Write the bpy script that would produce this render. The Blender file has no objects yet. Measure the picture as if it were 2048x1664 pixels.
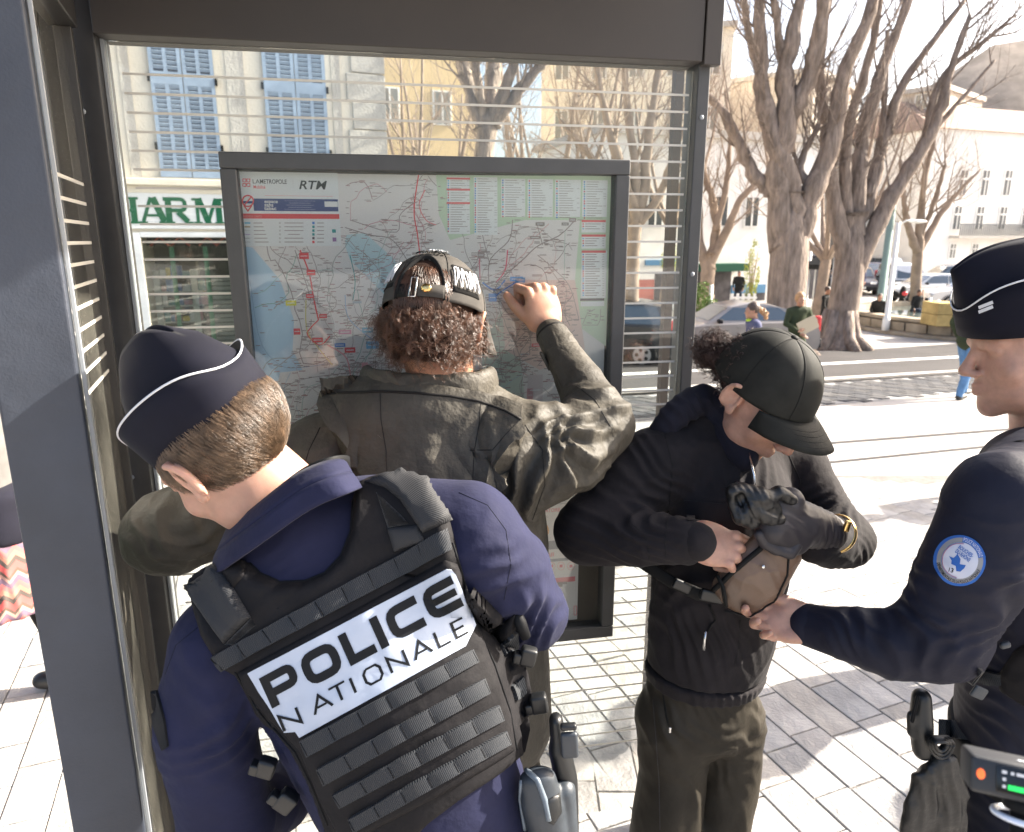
import bpy, bmesh, math, random
import numpy as np
from mathutils import Vector, Matrix
from mathutils.bvhtree import BVHTree

# ------------------------------------------------------------------ camera, world, sun, exposure
SC = bpy.context.scene
COL = SC.collection
RAD = math.radians
F = 1432.0
PITCH = math.atan(352.0 / F)
CP, SP = math.cos(PITCH), math.sin(PITCH)
H = 1.85
cam_data = bpy.data.cameras.new("camera")
cam_data.sensor_width = 36.0
cam_data.lens = F / 2048.0 * 36.0
cam_data.clip_start = 0.05
cam_data.clip_end = 2000.0
cam_data.dof.use_dof = True
cam_data.dof.focus_distance = 1.3
cam_data.dof.aperture_fstop = 7.0
cam = bpy.data.objects.new("camera", cam_data)
COL.objects.link(cam)
cam.location = (0, 0, H)
cam.rotation_euler = (math.pi / 2 - PITCH, 0, 0)
SC.camera = cam

SUN_EL, SUN_AZ = 33.0, 74.0          # azimuth measured from +Y towards +X
world = bpy.data.worlds.new("World")
SC.world = world
world.use_nodes = True
_nt = world.node_tree
_bg = _nt.nodes["Background"]
_sky = _nt.nodes.new("ShaderNodeTexSky")
_sky.sky_type = 'NISHITA'
_sky.sun_disc = False
_sky.sun_elevation = RAD(SUN_EL)
_sky.sun_rotation = RAD(SUN_AZ)
_sky.dust_density = 5.0
_sky.air_density = 0.9
_sky.ozone_density = 0.3
_bg.inputs[1].default_value = 0.12
_nt.links.new(_sky.outputs[0], _bg.inputs[0])
sun_data = bpy.data.lights.new("sun", 'SUN')
sun_data.energy = 5.0
sun_data.angle = RAD(0.6)
sun_data.color = (1.0, 0.93, 0.82)
sun = bpy.data.objects.new("sun", sun_data)
COL.objects.link(sun)
_sd = Vector((math.sin(RAD(SUN_AZ)) * math.cos(RAD(SUN_EL)), math.cos(RAD(SUN_AZ)) * math.cos(RAD(SUN_EL)), math.sin(RAD(SUN_EL))))
sun.rotation_euler = _sd.to_track_quat('Z', 'Y').to_euler()
vs = SC.view_settings
SC.display_settings.display_device = 'sRGB'
vs.view_transform = 'Standard'
vs.look = 'None'
vs.gamma = 1.0
vs.exposure = 1.95
vs.use_curve_mapping = False
SC.cycles.max_bounces = 8
SC.cycles.transparent_max_bounces = 16
SC.cycles.use_denoising = True

# ------------------------------------------------------------------ placing helpers
CAM = Vector((0, 0, H))
def ray(px, py):
    u = (px - 1024.0) / F; v = (832.0 - py) / F
    return Vector((u, CP + v * SP, -SP + v * CP))
def P(px, py, Y):
    d = ray(px, py); return CAM + d * (Y / d.y)
def S(py, Y):                                   # metres per photograph pixel at that depth
    return Y / ray(1024, py).y / F
def gz(Y):
    if Y < 3: return 0.0
    if Y < 20: return -0.07 * (Y - 3)
    return -1.19
def G(px, py):                                  # a point on the ground
    d = ray(px, py)
    lo, hi = 0.3, 600.0
    for _ in range(60):
        m = (lo + hi) / 2
        z = H + d.z * m / d.y
        if z > gz(m): lo = m
        else: hi = m
    return Vector((d.x * lo / d.y, lo, gz(lo)))

# ------------------------------------------------------------------ object helpers
def tag(o, label=None, cat=None, group=None, kind=None):
    if label: o['label'] = label
    if cat: o['category'] = cat
    if group: o['group'] = group
    if kind: o['kind'] = kind
    return o
def empty(name, loc, label, cat, group=None, rz=0.0):
    o = bpy.data.objects.new(name, None)
    COL.objects.link(o); o.location = loc; o.rotation_euler = (0, 0, rz)
    o.empty_display_size = 0.1
    return tag(o, label, cat, group)
def link(name, me, mat=None, parent=None, smooth=False):
    o = bpy.data.objects.new(name, me)
    COL.objects.link(o)
    if mat is not None and not me.materials:
        for m in (mat if isinstance(mat, (list, tuple)) else [mat]): me.materials.append(m)
    if smooth:
        me.polygons.foreach_set('use_smooth', [True] * len(me.polygons))
    if parent is not None:
        o.parent = parent
        if parent.parent is None:
            o.matrix_parent_inverse = parent.matrix_basis.inverted() if parent.type == 'EMPTY' else Matrix()
            if parent.type == 'EMPTY':
                bpy_m = Matrix.Translation(parent.location) @ parent.rotation_euler.to_matrix().to_4x4()
                o.matrix_parent_inverse = bpy_m.inverted()
    return o
def mesh(name, verts, faces, mat=None, parent=None, smooth=False):
    me = bpy.data.meshes.new(name)
    me.from_pydata([tuple(v) for v in verts], [], [tuple(f) for f in faces])
    me.update()
    return link(name, me, mat, parent, smooth)

class MB:
    """collects shapes, then becomes ONE mesh object"""
    def __init__(s): s.v = []; s.f = []; s.m = []
    def add(s, vs_, fs, mi=0):
        n = len(s.v); s.v += [tuple(v) for v in vs_]; s.f += [tuple(i + n for i in f) for f in fs]; s.m += [mi] * len(fs)
        return s
    def box(s, c, size, M=None, mi=0, bev=0.0):
        x, y, z = [k / 2 for k in size]; c = Vector(c)
        if bev <= 0:
            vs_ = [Vector((a * x, b * y, d * z)) for a in (-1, 1) for b in (-1, 1) for d in (-1, 1)]
            fs = [(0, 1, 3, 2), (4, 6, 7, 5), (0, 4, 5, 1), (2, 3, 7, 6), (0, 2, 6, 4), (1, 5, 7, 3)]
        else:
            bm = bmesh.new(); bmesh.ops.create_cube(bm, size=1.0)
            for v in bm.verts: v.co = Vector((v.co.x * size[0], v.co.y * size[1], v.co.z * size[2]))
            bmesh.ops.bevel(bm, geom=list(bm.edges), offset=bev, segments=3, affect='EDGES', profile=0.5)
            vs_ = [v.co.copy() for v in bm.verts]; fs = [[v.index for v in f.verts] for f in bm.faces]; bm.free()
        if M is not None: vs_ = [M @ v for v in vs_]
        return s.add([c + v for v in vs_], fs, mi)
    def tube(s, pts, rs, n=8, cap=True, mi=0, flat=None):
        pts = [Vector(p) for p in pts]
        if not isinstance(rs, list): rs = [rs] * len(pts)
        vs_ = []; fs = []; up = None
        for i, p in enumerate(pts):
            t = (pts[min(i + 1, len(pts) - 1)] - pts[max(i - 1, 0)])
            t = t.normalized() if t.length > 1e-9 else Vector((0, 0, 1))
            if up is None:
                up = Vector((0, 0, 1)) if abs(t.z) < 0.9 else Vector((1, 0, 0))
                if flat is not None: up = Vector(flat)
            a = (up - t * up.dot(t))
            a = a.normalized() if a.length > 1e-6 else t.orthogonal().normalized()
            b = t.cross(a); up = a
            r = rs[i]
            ra, rb = (r if isinstance(r, (tuple, list)) else (r, r))
            for k in range(n):
                th = 2 * math.pi * k / n
                vs_.append(p + a * (math.cos(th) * ra) + b * (math.sin(th) * rb))
        for i in range(len(pts) - 1):
            for k in range(n):
                k2 = (k + 1) % n
                fs.append((i * n + k, i * n + k2, (i + 1) * n + k2, (i + 1) * n + k))
        if cap:
            fs.append(tuple(range(n - 1, -1, -1))); fs.append(tuple((len(pts) - 1) * n + k for k in range(n)))
        return s.add(vs_, fs, mi)
    def ell(s, c, r, M=None, nu=12, nv=8, mi=0):
        c = Vector(c); vs_ = []; fs = []
        for j in range(nv + 1):
            ph = math.pi * j / nv
            for i in range(nu):
                th = 2 * math.pi * i / nu
                v = Vector((r[0] * math.sin(ph) * math.cos(th), r[1] * math.sin(ph) * math.sin(th), r[2] * math.cos(ph)))
                vs_.append(c + (M @ v if M is not None else v))
        for j in range(nv):
            for i in range(nu):
                i2 = (i + 1) % nu
                fs.append((j * nu + i, (j + 1) * nu + i, (j + 1) * nu + i2, j * nu + i2))
        return s.add(vs_, fs, mi)
    def lathe(s, c, prof, n=24, mi=0, cap=True):
        c = Vector(c); vs_ = []; fs = []
        for r, z in prof:
            for k in range(n):
                th = 2 * math.pi * k / n
                vs_.append(c + Vector((r * math.cos(th), r * math.sin(th), z)))
        for i in range(len(prof) - 1):
            for k in range(n):
                k2 = (k + 1) % n
                fs.append((i * n + k, i * n + k2, (i + 1) * n + k2, (i + 1) * n + k))
        if cap: fs.append(tuple(range(n - 1, -1, -1))); fs.append(tuple((len(prof) - 1) * n + k for k in range(n)))
        return s.add(vs_, fs, mi)
    def quad(s, a, b, c, d, mi=0): return s.add([a, b, c, d], [(0, 1, 2, 3)], mi)
    def build(s, name, mat, parent=None, smooth=False):
        me = bpy.data.meshes.new(name)
        me.from_pydata(s.v, [], s.f); me.update()
        o = link(name, me, mat, parent, smooth)
        if isinstance(mat, (list, tuple)) and len(mat) > 1:
            me.polygons.foreach_set('material_index', s.m)
        return o

def copy_tree(o, parent=None):
    c = o.copy(); COL.objects.link(c)
    if parent is not None:
        c.parent = parent
    for ch in list(o.children): copy_tree(ch, c)
    return c

# ------------------------------------------------------------------ materials
def mat(name, col, rough=0.7, metal=0.0, var=0.0, vscale=8.0, bump=0.0, bscale=200.0, spec=0.5, col2=None, sheen=0.0,
        emit=None, coat=0.0, sss=0.0, bump2=0.0, b2scale=20.0, coords='Object', stretch=None):
    m = bpy.data.materials.new(name); m.use_nodes = True
    nt = m.node_tree; b = nt.nodes['Principled BSDF']
    b.inputs['Base Color'].default_value = (*col, 1)
    b.inputs['Roughness'].default_value = rough
    b.inputs['Metallic'].default_value = metal
    b.inputs['Specular IOR Level'].default_value = spec if rough < 0.6 or spec != 0.5 else 0.14
    if sheen: b.inputs['Sheen Weight'].default_value = sheen; b.inputs['Sheen Roughness'].default_value = 0.5
    if coat: b.inputs['Coat Weight'].default_value = coat; b.inputs['Coat Roughness'].default_value = 0.1
    if sss:
        b.inputs['Subsurface Weight'].default_value = sss
        b.inputs['Subsurface Radius'].default_value = (1.0, 0.3, 0.15)
        b.inputs['Subsurface Scale'].default_value = 0.008
    if emit:
        b.inputs['Emission Color'].default_value = (*emit[:3], 1); b.inputs['Emission Strength'].default_value = emit[3]
    tc = nt.nodes.new('ShaderNodeTexCoord'); out = tc.outputs[coords]
    if stretch:
        mp_ = nt.nodes.new('ShaderNodeMapping'); mp_.inputs['Scale'].default_value = stretch; nt.links.new(out, mp_.inputs['Vector']); out = mp_.outputs['Vector']
    if var > 0 or col2:
        n = nt.nodes.new('ShaderNodeTexNoise'); n.inputs['Scale'].default_value = vscale; n.inputs['Detail'].default_value = 6
        n.inputs['Roughness'].default_value = 0.6
        nt.links.new(out, n.inputs['Vector'])
        cr = nt.nodes.new('ShaderNodeValToRGB')
        c2 = col2 or tuple(min(1, c * (1 + var)) for c in col)
        c1 = col if col2 else tuple(c * (1 - var) for c in col)
        cr.color_ramp.elements[0].color = (*c1, 1); cr.color_ramp.elements[0].position = 0.35
        cr.color_ramp.elements[1].color = (*c2, 1); cr.color_ramp.elements[1].position = 0.65
        nt.links.new(n.outputs['Fac'], cr.inputs['Fac']); nt.links.new(cr.outputs['Color'], b.inputs['Base Color'])
        mr = nt.nodes.new('ShaderNodeMapRange')
        mr.inputs['To Min'].default_value = max(0, rough - 0.08); mr.inputs['To Max'].default_value = min(1, rough + 0.08)
        nt.links.new(n.outputs['Fac'], mr.inputs['Value']); nt.links.new(mr.outputs['Result'], b.inputs['Roughness'])
    prev = None
    for bb, sc in ((bump2, b2scale), (bump, bscale)):
        if bb > 0:
            n2 = nt.nodes.new('ShaderNodeTexNoise'); n2.inputs['Scale'].default_value = sc; n2.inputs['Detail'].default_value = 3
            nt.links.new(out, n2.inputs['Vector'])
            bp = nt.nodes.new('ShaderNodeBump'); bp.inputs['Strength'].default_value = bb
            bp.inputs['Distance'].default_value = 1.0 / sc
            nt.links.new(n2.outputs['Fac'], bp.inputs['Height'])
            if prev is not None: nt.links.new(prev, bp.inputs['Normal'])
            prev = bp.outputs['Normal']
    if prev is not None: nt.links.new(prev, b.inputs['Normal'])
    return m

def mat_attr(name, attr='col', rough=0.5, spec=0.3, coat=0.0):
    m = bpy.data.materials.new(name); m.use_nodes = True
    nt = m.node_tree; b = nt.nodes['Principled BSDF']
    a = nt.nodes.new('ShaderNodeAttribute'); a.attribute_name = attr
    nt.links.new(a.outputs['Color'], b.inputs['Base Color'])
    b.inputs['Roughness'].default_value = rough; b.inputs['Specular IOR Level'].default_value = spec
    if coat: b.inputs['Coat Weight'].default_value = coat; b.inputs['Coat Roughness'].default_value = 0.05
    return m

def mat_ribs(name, col, scale, rot, rough=0.75, depth=0.6, dark=0.55, dist=0.0015):
    """woven webbing: fine ribs across the strap, read from the strap's own UVs"""
    m = bpy.data.materials.new(name); m.use_nodes = True
    nt = m.node_tree; b = nt.nodes['Principled BSDF']
    tc = nt.nodes.new('ShaderNodeTexCoord'); mp = nt.nodes.new('ShaderNodeMapping')
    mp.inputs['Rotation'].default_value = (0, 0, rot)
    w = nt.nodes.new('ShaderNodeTexWave'); w.wave_type = 'BANDS'; w.bands_direction = 'X'
    w.inputs['Scale'].default_value = scale; w.inputs['Distortion'].default_value = 0.3; w.inputs['Detail'].default_value = 1
    nt.links.new(tc.outputs['UV'], mp.inputs['Vector']); nt.links.new(mp.outputs['Vector'], w.inputs['Vector'])
    mx = nt.nodes.new('ShaderNodeMix'); mx.data_type = 'RGBA'
    mx.inputs[6].default_value = (*[c * dark for c in col], 1); mx.inputs[7].default_value = (*[min(1, c * 1.35) for c in col], 1)
    nt.links.new(w.outputs['Fac'], mx.inputs[0]); nt.links.new(mx.outputs[2], b.inputs['Base Color'])
    bp = nt.nodes.new('ShaderNodeBump'); bp.inputs['Strength'].default_value = depth; bp.inputs['Distance'].default_value = dist
    nt.links.new(w.outputs['Fac'], bp.inputs['Height']); nt.links.new(bp.outputs['Normal'], b.inputs['Normal'])
    b.inputs['Roughness'].default_value = rough
    return m

def mat_glass(name, tint=(0.92, 0.96, 0.94), dust=0.0, refl=1.0, dscale=300.0):
    m = bpy.data.materials.new(name); m.use_nodes = True
    nt = m.node_tree; nt.nodes.remove(nt.nodes['Principled BSDF'])
    out = nt.nodes['Material Output']
    tr = nt.nodes.new('ShaderNodeBsdfTransparent'); tr.inputs['Color'].default_value = (*tint, 1)
    gl = nt.nodes.new('ShaderNodeBsdfGlossy'); gl.inputs['Roughness'].default_value = 0.03
    fr = nt.nodes.new('ShaderNodeFresnel'); fr.inputs['IOR'].default_value = 1.45
    mu = nt.nodes.new('ShaderNodeMath'); mu.operation = 'MULTIPLY'; mu.inputs[1].default_value = refl
    nt.links.new(fr.outputs[0], mu.inputs[0])
    mx = nt.nodes.new('ShaderNodeMixShader')
    nt.links.new(mu.outputs[0], mx.inputs[0]); nt.links.new(tr.outputs[0], mx.inputs[1]); nt.links.new(gl.outputs[0], mx.inputs[2])
    last = mx.outputs[0]
    if dust > 0:
        tc = nt.nodes.new('ShaderNodeTexCoord')
        n = nt.nodes.new('ShaderNodeTexNoise'); n.inputs['Scale'].default_value = dscale; n.inputs['Detail'].default_value = 2
        nt.links.new(tc.outputs['Object'], n.inputs['Vector'])
        n3 = nt.nodes.new('ShaderNodeTexNoise'); n3.inputs['Scale'].default_value = 5; n3.inputs['Detail'].default_value = 4
        nt.links.new(tc.outputs['Object'], n3.inputs['Vector'])
        r1 = nt.nodes.new('ShaderNodeMapRange'); r1.inputs['From Min'].default_value = 0.62; r1.inputs['From Max'].default_value = 0.72
        r1.inputs['To Max'].default_value = dust
        nt.links.new(n.outputs['Fac'], r1.inputs['Value'])
        r2 = nt.nodes.new('ShaderNodeMapRange'); r2.inputs['From Min'].default_value = 0.35; r2.inputs['From Max'].default_value = 0.75
        r2.inputs['To Min'].default_value = 0.02; r2.inputs['To Max'].default_value = dust * 0.35
        nt.links.new(n3.outputs['Fac'], r2.inputs['Value'])
        ad = nt.nodes.new('ShaderNodeMath'); ad.operation = 'ADD'
        nt.links.new(r1.outputs[0], ad.inputs[0]); nt.links.new(r2.outputs[0], ad.inputs[1])
        df = nt.nodes.new('ShaderNodeBsdfDiffuse'); df.inputs['Color'].default_value = (0.45, 0.43, 0.36, 1)
        m2 = nt.nodes.new('ShaderNodeMixShader')
        nt.links.new(ad.outputs[0], m2.inputs[0]); nt.links.new(last, m2.inputs[1]); nt.links.new(df.outputs[0], m2.inputs[2])
        last = m2.outputs[0]
    nt.links.new(last, out.inputs['Surface'])
    return m

# ------------------------------------------------------------------ vector noise for folds and grain
def _hash(ix, iy, iz, seed):
    h = (ix.astype(np.int64) * 374761393 + iy.astype(np.int64) * 668265263 + iz.astype(np.int64) * 2147483647 + seed * 974634777)
    h = (h ^ (h >> 13)) * 1274126177
    h = h ^ (h >> 16)
    return (h & 0xffff).astype(np.float32) / 65535.0
def noise3(p, seed=0):
    i = np.floor(p).astype(np.int64); f = (p - i).astype(np.float32); f = f * f * (3 - 2 * f)
    r = 0
    for dx in (0, 1):
        wx = f[..., 0] if dx else 1 - f[..., 0]
        for dy in (0, 1):
            wy = f[..., 1] if dy else 1 - f[..., 1]
            for dz in (0, 1):
                wz = f[..., 2] if dz else 1 - f[..., 2]
                r = r + _hash(i[..., 0] + dx, i[..., 1] + dy, i[..., 2] + dz, seed) * (wx * wy * wz)
    return r * 2 - 1
def ridged(p, seed=0):
    n = noise3(p, seed) + 0.4 * noise3(p * 2.1 + 7.3, seed + 1)
    return 1.0 - np.abs(n) * 1.6

# ------------------------------------------------------------------ soft solids -> one continuous skin
class SDF:
    def __init__(s): s.pr = []
    def tube(s, pts, rads, side=None, k=0.02, op='add', capk=1.0):
        pts = [Vector(p) for p in pts]
        rr = [(r, r) if not isinstance(r, (tuple, list)) else tuple(r) for r in rads]
        s.pr.append(('tube', pts, rr, Vector(side) if side is not None else None, k, op, capk)); return s
    def ell(s, c, r, M=None, k=0.02, op='add'):
        s.pr.append(('ell', Vector(c), r, M, k, op)); return s
    def bounds(s, pad):
        lo = np.full(3, 1e9); hi = np.full(3, -1e9)
        for q in s.pr:
            if q[5] == 'sub': continue
            if q[0] == 'tube':
                for p, r in zip(q[1], q[2]):
                    m = max(r); a = np.array(p); lo = np.minimum(lo, a - m); hi = np.maximum(hi, a + m)
            else:
                m = max(q[2]); a = np.array(q[1]); lo = np.minimum(lo, a - m); hi = np.maximum(hi, a + m)
        return lo - pad, hi + pad
    def grid(s, res, clip=None):
        lo, hi = s.bounds(res * 3)
        if clip is not None:
            lo = np.maximum(lo, clip[0]); hi = np.minimum(hi, clip[1])
        n = np.ceil((hi - lo) / res).astype(int) + 1
        ax = [lo[i] + res * np.arange(n[i]) for i in range(3)]
        D = np.full(tuple(n), 0.1, np.float32)
        for q in s.pr:
            k = q[4]; mar = max(3 * k, 4 * res, 0.02)
            segs = []
            if q[0] == 'tube':
                for j in range(len(q[1]) - 1):
                    a, b = np.array(q[1][j]), np.array(q[1][j + 1]); m = max(max(q[2][j]), max(q[2][j + 1])) + mar
                    segs.append((np.minimum(a, b) - m, np.maximum(a, b) + m, j))
                L = np.min([x[0] for x in segs], 0); Hh = np.max([x[1] for x in segs], 0)
            else:
                a = np.array(q[1]); m = max(q[2]) + mar; L = a - m; Hh = a + m
            i0 = np.clip(((L - lo) / res).astype(int), 0, n - 1); i1 = np.clip(((Hh - lo) / res).astype(int) + 2, 1, n)
            if np.any(i1 <= i0): continue
            sl = tuple(slice(i0[i], i1[i]) for i in range(3))
            X = ax[0][sl[0]][:, None, None].astype(np.float32); Y = ax[1][sl[1]][None, :, None].astype(np.float32); Z = ax[2][sl[2]][None, None, :].astype(np.float32)
            if q[0] == 'ell':
                c = q[1]; dx, dy, dz = X - c.x, Y - c.y, Z - c.z
                M = q[3]
                if M is not None:
                    Mi = M.transposed()
                    lx = Mi[0][0] * dx + Mi[0][1] * dy + Mi[0][2] * dz
                    ly = Mi[1][0] * dx + Mi[1][1] * dy + Mi[1][2] * dz
                    lz = Mi[2][0] * dx + Mi[2][1] * dy + Mi[2][2] * dz
                else: lx, ly, lz = np.broadcast_arrays(dx, dy, dz)
                r = q[2]
                k0 = np.sqrt((lx / r[0]) ** 2 + (ly / r[1]) ** 2 + (lz / r[2]) ** 2)
                k1 = np.sqrt((lx / r[0] ** 2) ** 2 + (ly / r[1] ** 2) ** 2 + (lz / r[2] ** 2) ** 2) + 1e-9
                d = k0 * (k0 - 1) / k1
            else:
                d = None
                for j in range(len(q[1]) - 1):
                    a, b = q[1][j], q[1][j + 1]; ab = b - a; L2 = max(ab.length_squared, 1e-12); w = ab.normalized()
                    t = np.clip(((X - a.x) * ab.x + (Y - a.y) * ab.y + (Z - a.z) * ab.z) / L2, 0, 1)
                    qx = X - (a.x + t * ab.x); qy = Y - (a.y + t * ab.y); qz = Z - (a.z + t * ab.z)
                    (ra0, rb0), (ra1, rb1) = q[2][j], q[2][j + 1]
                    if q[3] is None:
                        dd = np.sqrt(qx * qx + qy * qy + qz * qz) - (ra0 + (ra1 - ra0) * t)
                    else:
                        sd = q[3] - w * q[3].dot(w); sd.normalize(); fn = w.cross(sd)
                        ra = ra0 + (ra1 - ra0) * t; rb = rb0 + (rb1 - rb0) * t; rc = np.minimum(ra, rb) * q[6]
                        x = qx * sd.x + qy * sd.y + qz * sd.z; y = qx * fn.x + qy * fn.y + qz * fn.z; z = qx * w.x + qy * w.y + qz * w.z
                        k0 = np.sqrt((x / ra) ** 2 + (y / rb) ** 2 + (z / rc) ** 2)
                        k1 = np.sqrt((x / ra ** 2) ** 2 + (y / rb ** 2) ** 2 + (z / rc ** 2) ** 2) + 1e-9
                        dd = k0 * (k0 - 1) / k1
                    d = dd if d is None else np.minimum(d, dd)
            cur = D[sl]
            if q[5] == 'add':
                h = np.clip(0.5 + 0.5 * (cur - d) / k, 0, 1); D[sl] = cur * (1 - h) + d * h - k * h * (1 - h)
            else:
                h = np.clip(0.5 - 0.5 * (cur + d) / k, 0, 1); D[sl] = cur * (1 - h) + (-d) * h + k * h * (1 - h)
        return D, lo, res
    def surf(s, res, clip=None):
        D, lo, res = s.grid(res, clip)
        return surface_nets(D, lo, res)

def surface_nets(D, lo, res):
    neg = D < 0
    c = neg[:-1, :-1, :-1].astype(np.int8)
    tot = np.zeros_like(c)
    for dx in (0, 1):
        for dy in (0, 1):
            for dz in (0, 1):
                tot += neg[dx:neg.shape[0] - 1 + dx, dy:neg.shape[1] - 1 + dy, dz:neg.shape[2] - 1 + dz]
    act = (tot > 0) & (tot < 8)
    idx = np.argwhere(act)
    ids = np.full(act.shape, -1, np.int32); ids[act] = np.arange(len(idx))
    acc = np.zeros((len(idx), 3)); cnt = np.zeros(len(idx))
    corners = [(0, 0, 0), (1, 0, 0), (0, 1, 0), (1, 1, 0), (0, 0, 1), (1, 0, 1), (0, 1, 1), (1, 1, 1)]
    vals = [D[idx[:, 0] + a, idx[:, 1] + b, idx[:, 2] + e] for a, b, e in corners]
    for i in range(8):
        for j in range(i + 1, 8):
            df = [corners[j][k] - corners[i][k] for k in range(3)]
            if sum(abs(x) for x in df) != 1: continue
            cr = (vals[i] < 0) != (vals[j] < 0)
            t = np.where(cr, vals[i] / (vals[i] - vals[j] + 1e-12), 0)
            for k in range(3):
                acc[:, k] += np.where(cr, corners[i][k] + df[k] * t, 0)
            cnt += cr
    V = lo + (idx + acc / cnt[:, None]) * res
    faces = []
    n = neg.shape
    # x edges
    e = neg[:-1, 1:-1, 1:-1] != neg[1:, 1:-1, 1:-1]; q = np.argwhere(e); x, y, z = q[:, 0], q[:, 1] + 1, q[:, 2] + 1
    A = np.stack([ids[x, y - 1, z - 1], ids[x, y, z - 1], ids[x, y, z], ids[x, y - 1, z]], 1)
    fl = neg[x, y, z]; faces.append(np.where(fl[:, None], A, A[:, ::-1]))
    e = neg[1:-1, :-1, 1:-1] != neg[1:-1, 1:, 1:-1]; q = np.argwhere(e); x, y, z = q[:, 0] + 1, q[:, 1], q[:, 2] + 1
    A = np.stack([ids[x - 1, y, z - 1], ids[x - 1, y, z], ids[x, y, z], ids[x, y, z - 1]], 1)
    fl = neg[x, y, z]; faces.append(np.where(fl[:, None], A, A[:, ::-1]))
    e = neg[1:-1, 1:-1, :-1] != neg[1:-1, 1:-1, 1:]; q = np.argwhere(e); x, y, z = q[:, 0] + 1, q[:, 1] + 1, q[:, 2]
    A = np.stack([ids[x - 1, y - 1, z], ids[x, y - 1, z], ids[x, y, z], ids[x - 1, y, z]], 1)
    fl = neg[x, y, z]; faces.append(np.where(fl[:, None], A, A[:, ::-1]))
    Fq = np.concatenate(faces); Fq = Fq[(Fq >= 0).all(1)]
    return V.astype(np.float64), Fq

def vnormals(V, Fq):
    a = V[Fq[:, 2]] - V[Fq[:, 0]]; b = V[Fq[:, 3]] - V[Fq[:, 1]]
    fn = np.cross(a, b); N = np.zeros_like(V)
    for k in range(4): np.add.at(N, Fq[:, k], fn)
    return N / (np.linalg.norm(N, axis=1)[:, None] + 1e-12)
def relax(V, Fq, it=2, f=0.5):
    for _ in range(it):
        acc = np.zeros_like(V); c = np.zeros(len(V))
        for k in range(4):
            for j in (1, 3):
                np.add.at(acc, Fq[:, k], V[Fq[:, (k + j) % 4]]); np.add.at(c, Fq[:, k], 1)
        V = V * (1 - f) + f * acc / np.maximum(c, 1)[:, None]
    return V

def folds(V, N, fl, base=0.0, bdir=(1, 1, 1), bscale=12.0, seed=0):
    """fl: (centre, across direction, wavelength, amplitude, radius)"""
    d = np.zeros(len(V))
    if base > 0:
        w = np.array([noise3(V * 6 + 3.1, seed + 5), noise3(V * 6 + 13.1, seed + 6), noise3(V * 6 + 23.1, seed + 7)]).T
        Q = (V * np.array(bdir)) * bscale + w * 0.6
        d += base * (ridged(Q, seed) ** 3 - 0.3) + base * 0.7 * noise3(V * 9, seed + 9)
    for i, (c, ax, lam, amp, R) in enumerate(fl):
        c = np.array(c); ax = np.array(Vector(ax).normalized())
        q = V - c; r2 = (q ** 2).sum(1) / (R * R)
        ph = (q @ ax) / lam + 1.1 * noise3(V * 14 + i * 3.7, seed + 20 + i) + 0.5 * noise3(V * 5 + i, seed + 40 + i)
        tri = np.abs((ph % 1.0) * 2 - 1)
        prof = np.maximum(0, 1 - tri * 1.15) ** 1.3 * 2.0 - 0.45
        d += amp * np.exp(-r2 * 1.6) * prof * (0.65 + 0.6 * noise3(V * 8 + 5 * i, seed + 60 + i))
    return V + N * d[:, None]

def nets_obj(name, fields, mt, parent, fl=(), base=0.0, bdir=(1, 1, 1), bscale=12.0, seed=0, sm=2, detail=None):
    """fields: list of (SDF, resolution); all end in ONE mesh"""
    Vs, Fs, off = [], [], 0
    for f, res in fields:
        V, Fq = f.surf(res); V = relax(V, Fq, sm)
        Vs.append(V); Fs.append(Fq + off); off += len(V)
    V = np.concatenate(Vs); Fq = np.concatenate(Fs)
    N = vnormals(V, Fq)
    if base > 0 or fl:
        V = folds(V, N, fl, base, bdir, bscale, seed)
    if detail is not None: V = detail(V, vnormals(V, Fq))
    me = bpy.data.meshes.new(name)
    me.vertices.add(len(V)); me.vertices.foreach_set('co', V.astype(np.float32).ravel())
    me.loops.add(len(Fq) * 4); me.loops.foreach_set('vertex_index', Fq.astype(np.int32).ravel())
    me.polygons.add(len(Fq)); me.polygons.foreach_set('loop_start', np.arange(0, len(Fq) * 4, 4, dtype=np.int32))
    me.polygons.foreach_set('use_smooth', np.ones(len(Fq), bool))
    me.update(calc_edges=True); me.validate()
    o = link(name, me, mt, parent)
    bvh = BVHTree.FromPolygons([tuple(v) for v in V], [tuple(int(i) for i in f) for f in Fq])
    return o, bvh

# ------------------------------------------------------------------ pieces laid on a body's surface
def hit(bvh, px, py, Yref=1.0):
    d = ray(px, py).normalized()
    loc, nor, i, dist = bvh.ray_cast(CAM, d)
    if loc is None:
        t = Yref / d.y
        for _ in range(3):
            loc, nor, i, dd = bvh.find_nearest(CAM + d * t)
            t = (loc - CAM).dot(d)
        loc = CAM + d * t
    if nor.dot(d) > 0: nor = -nor
    return loc, nor

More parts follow.
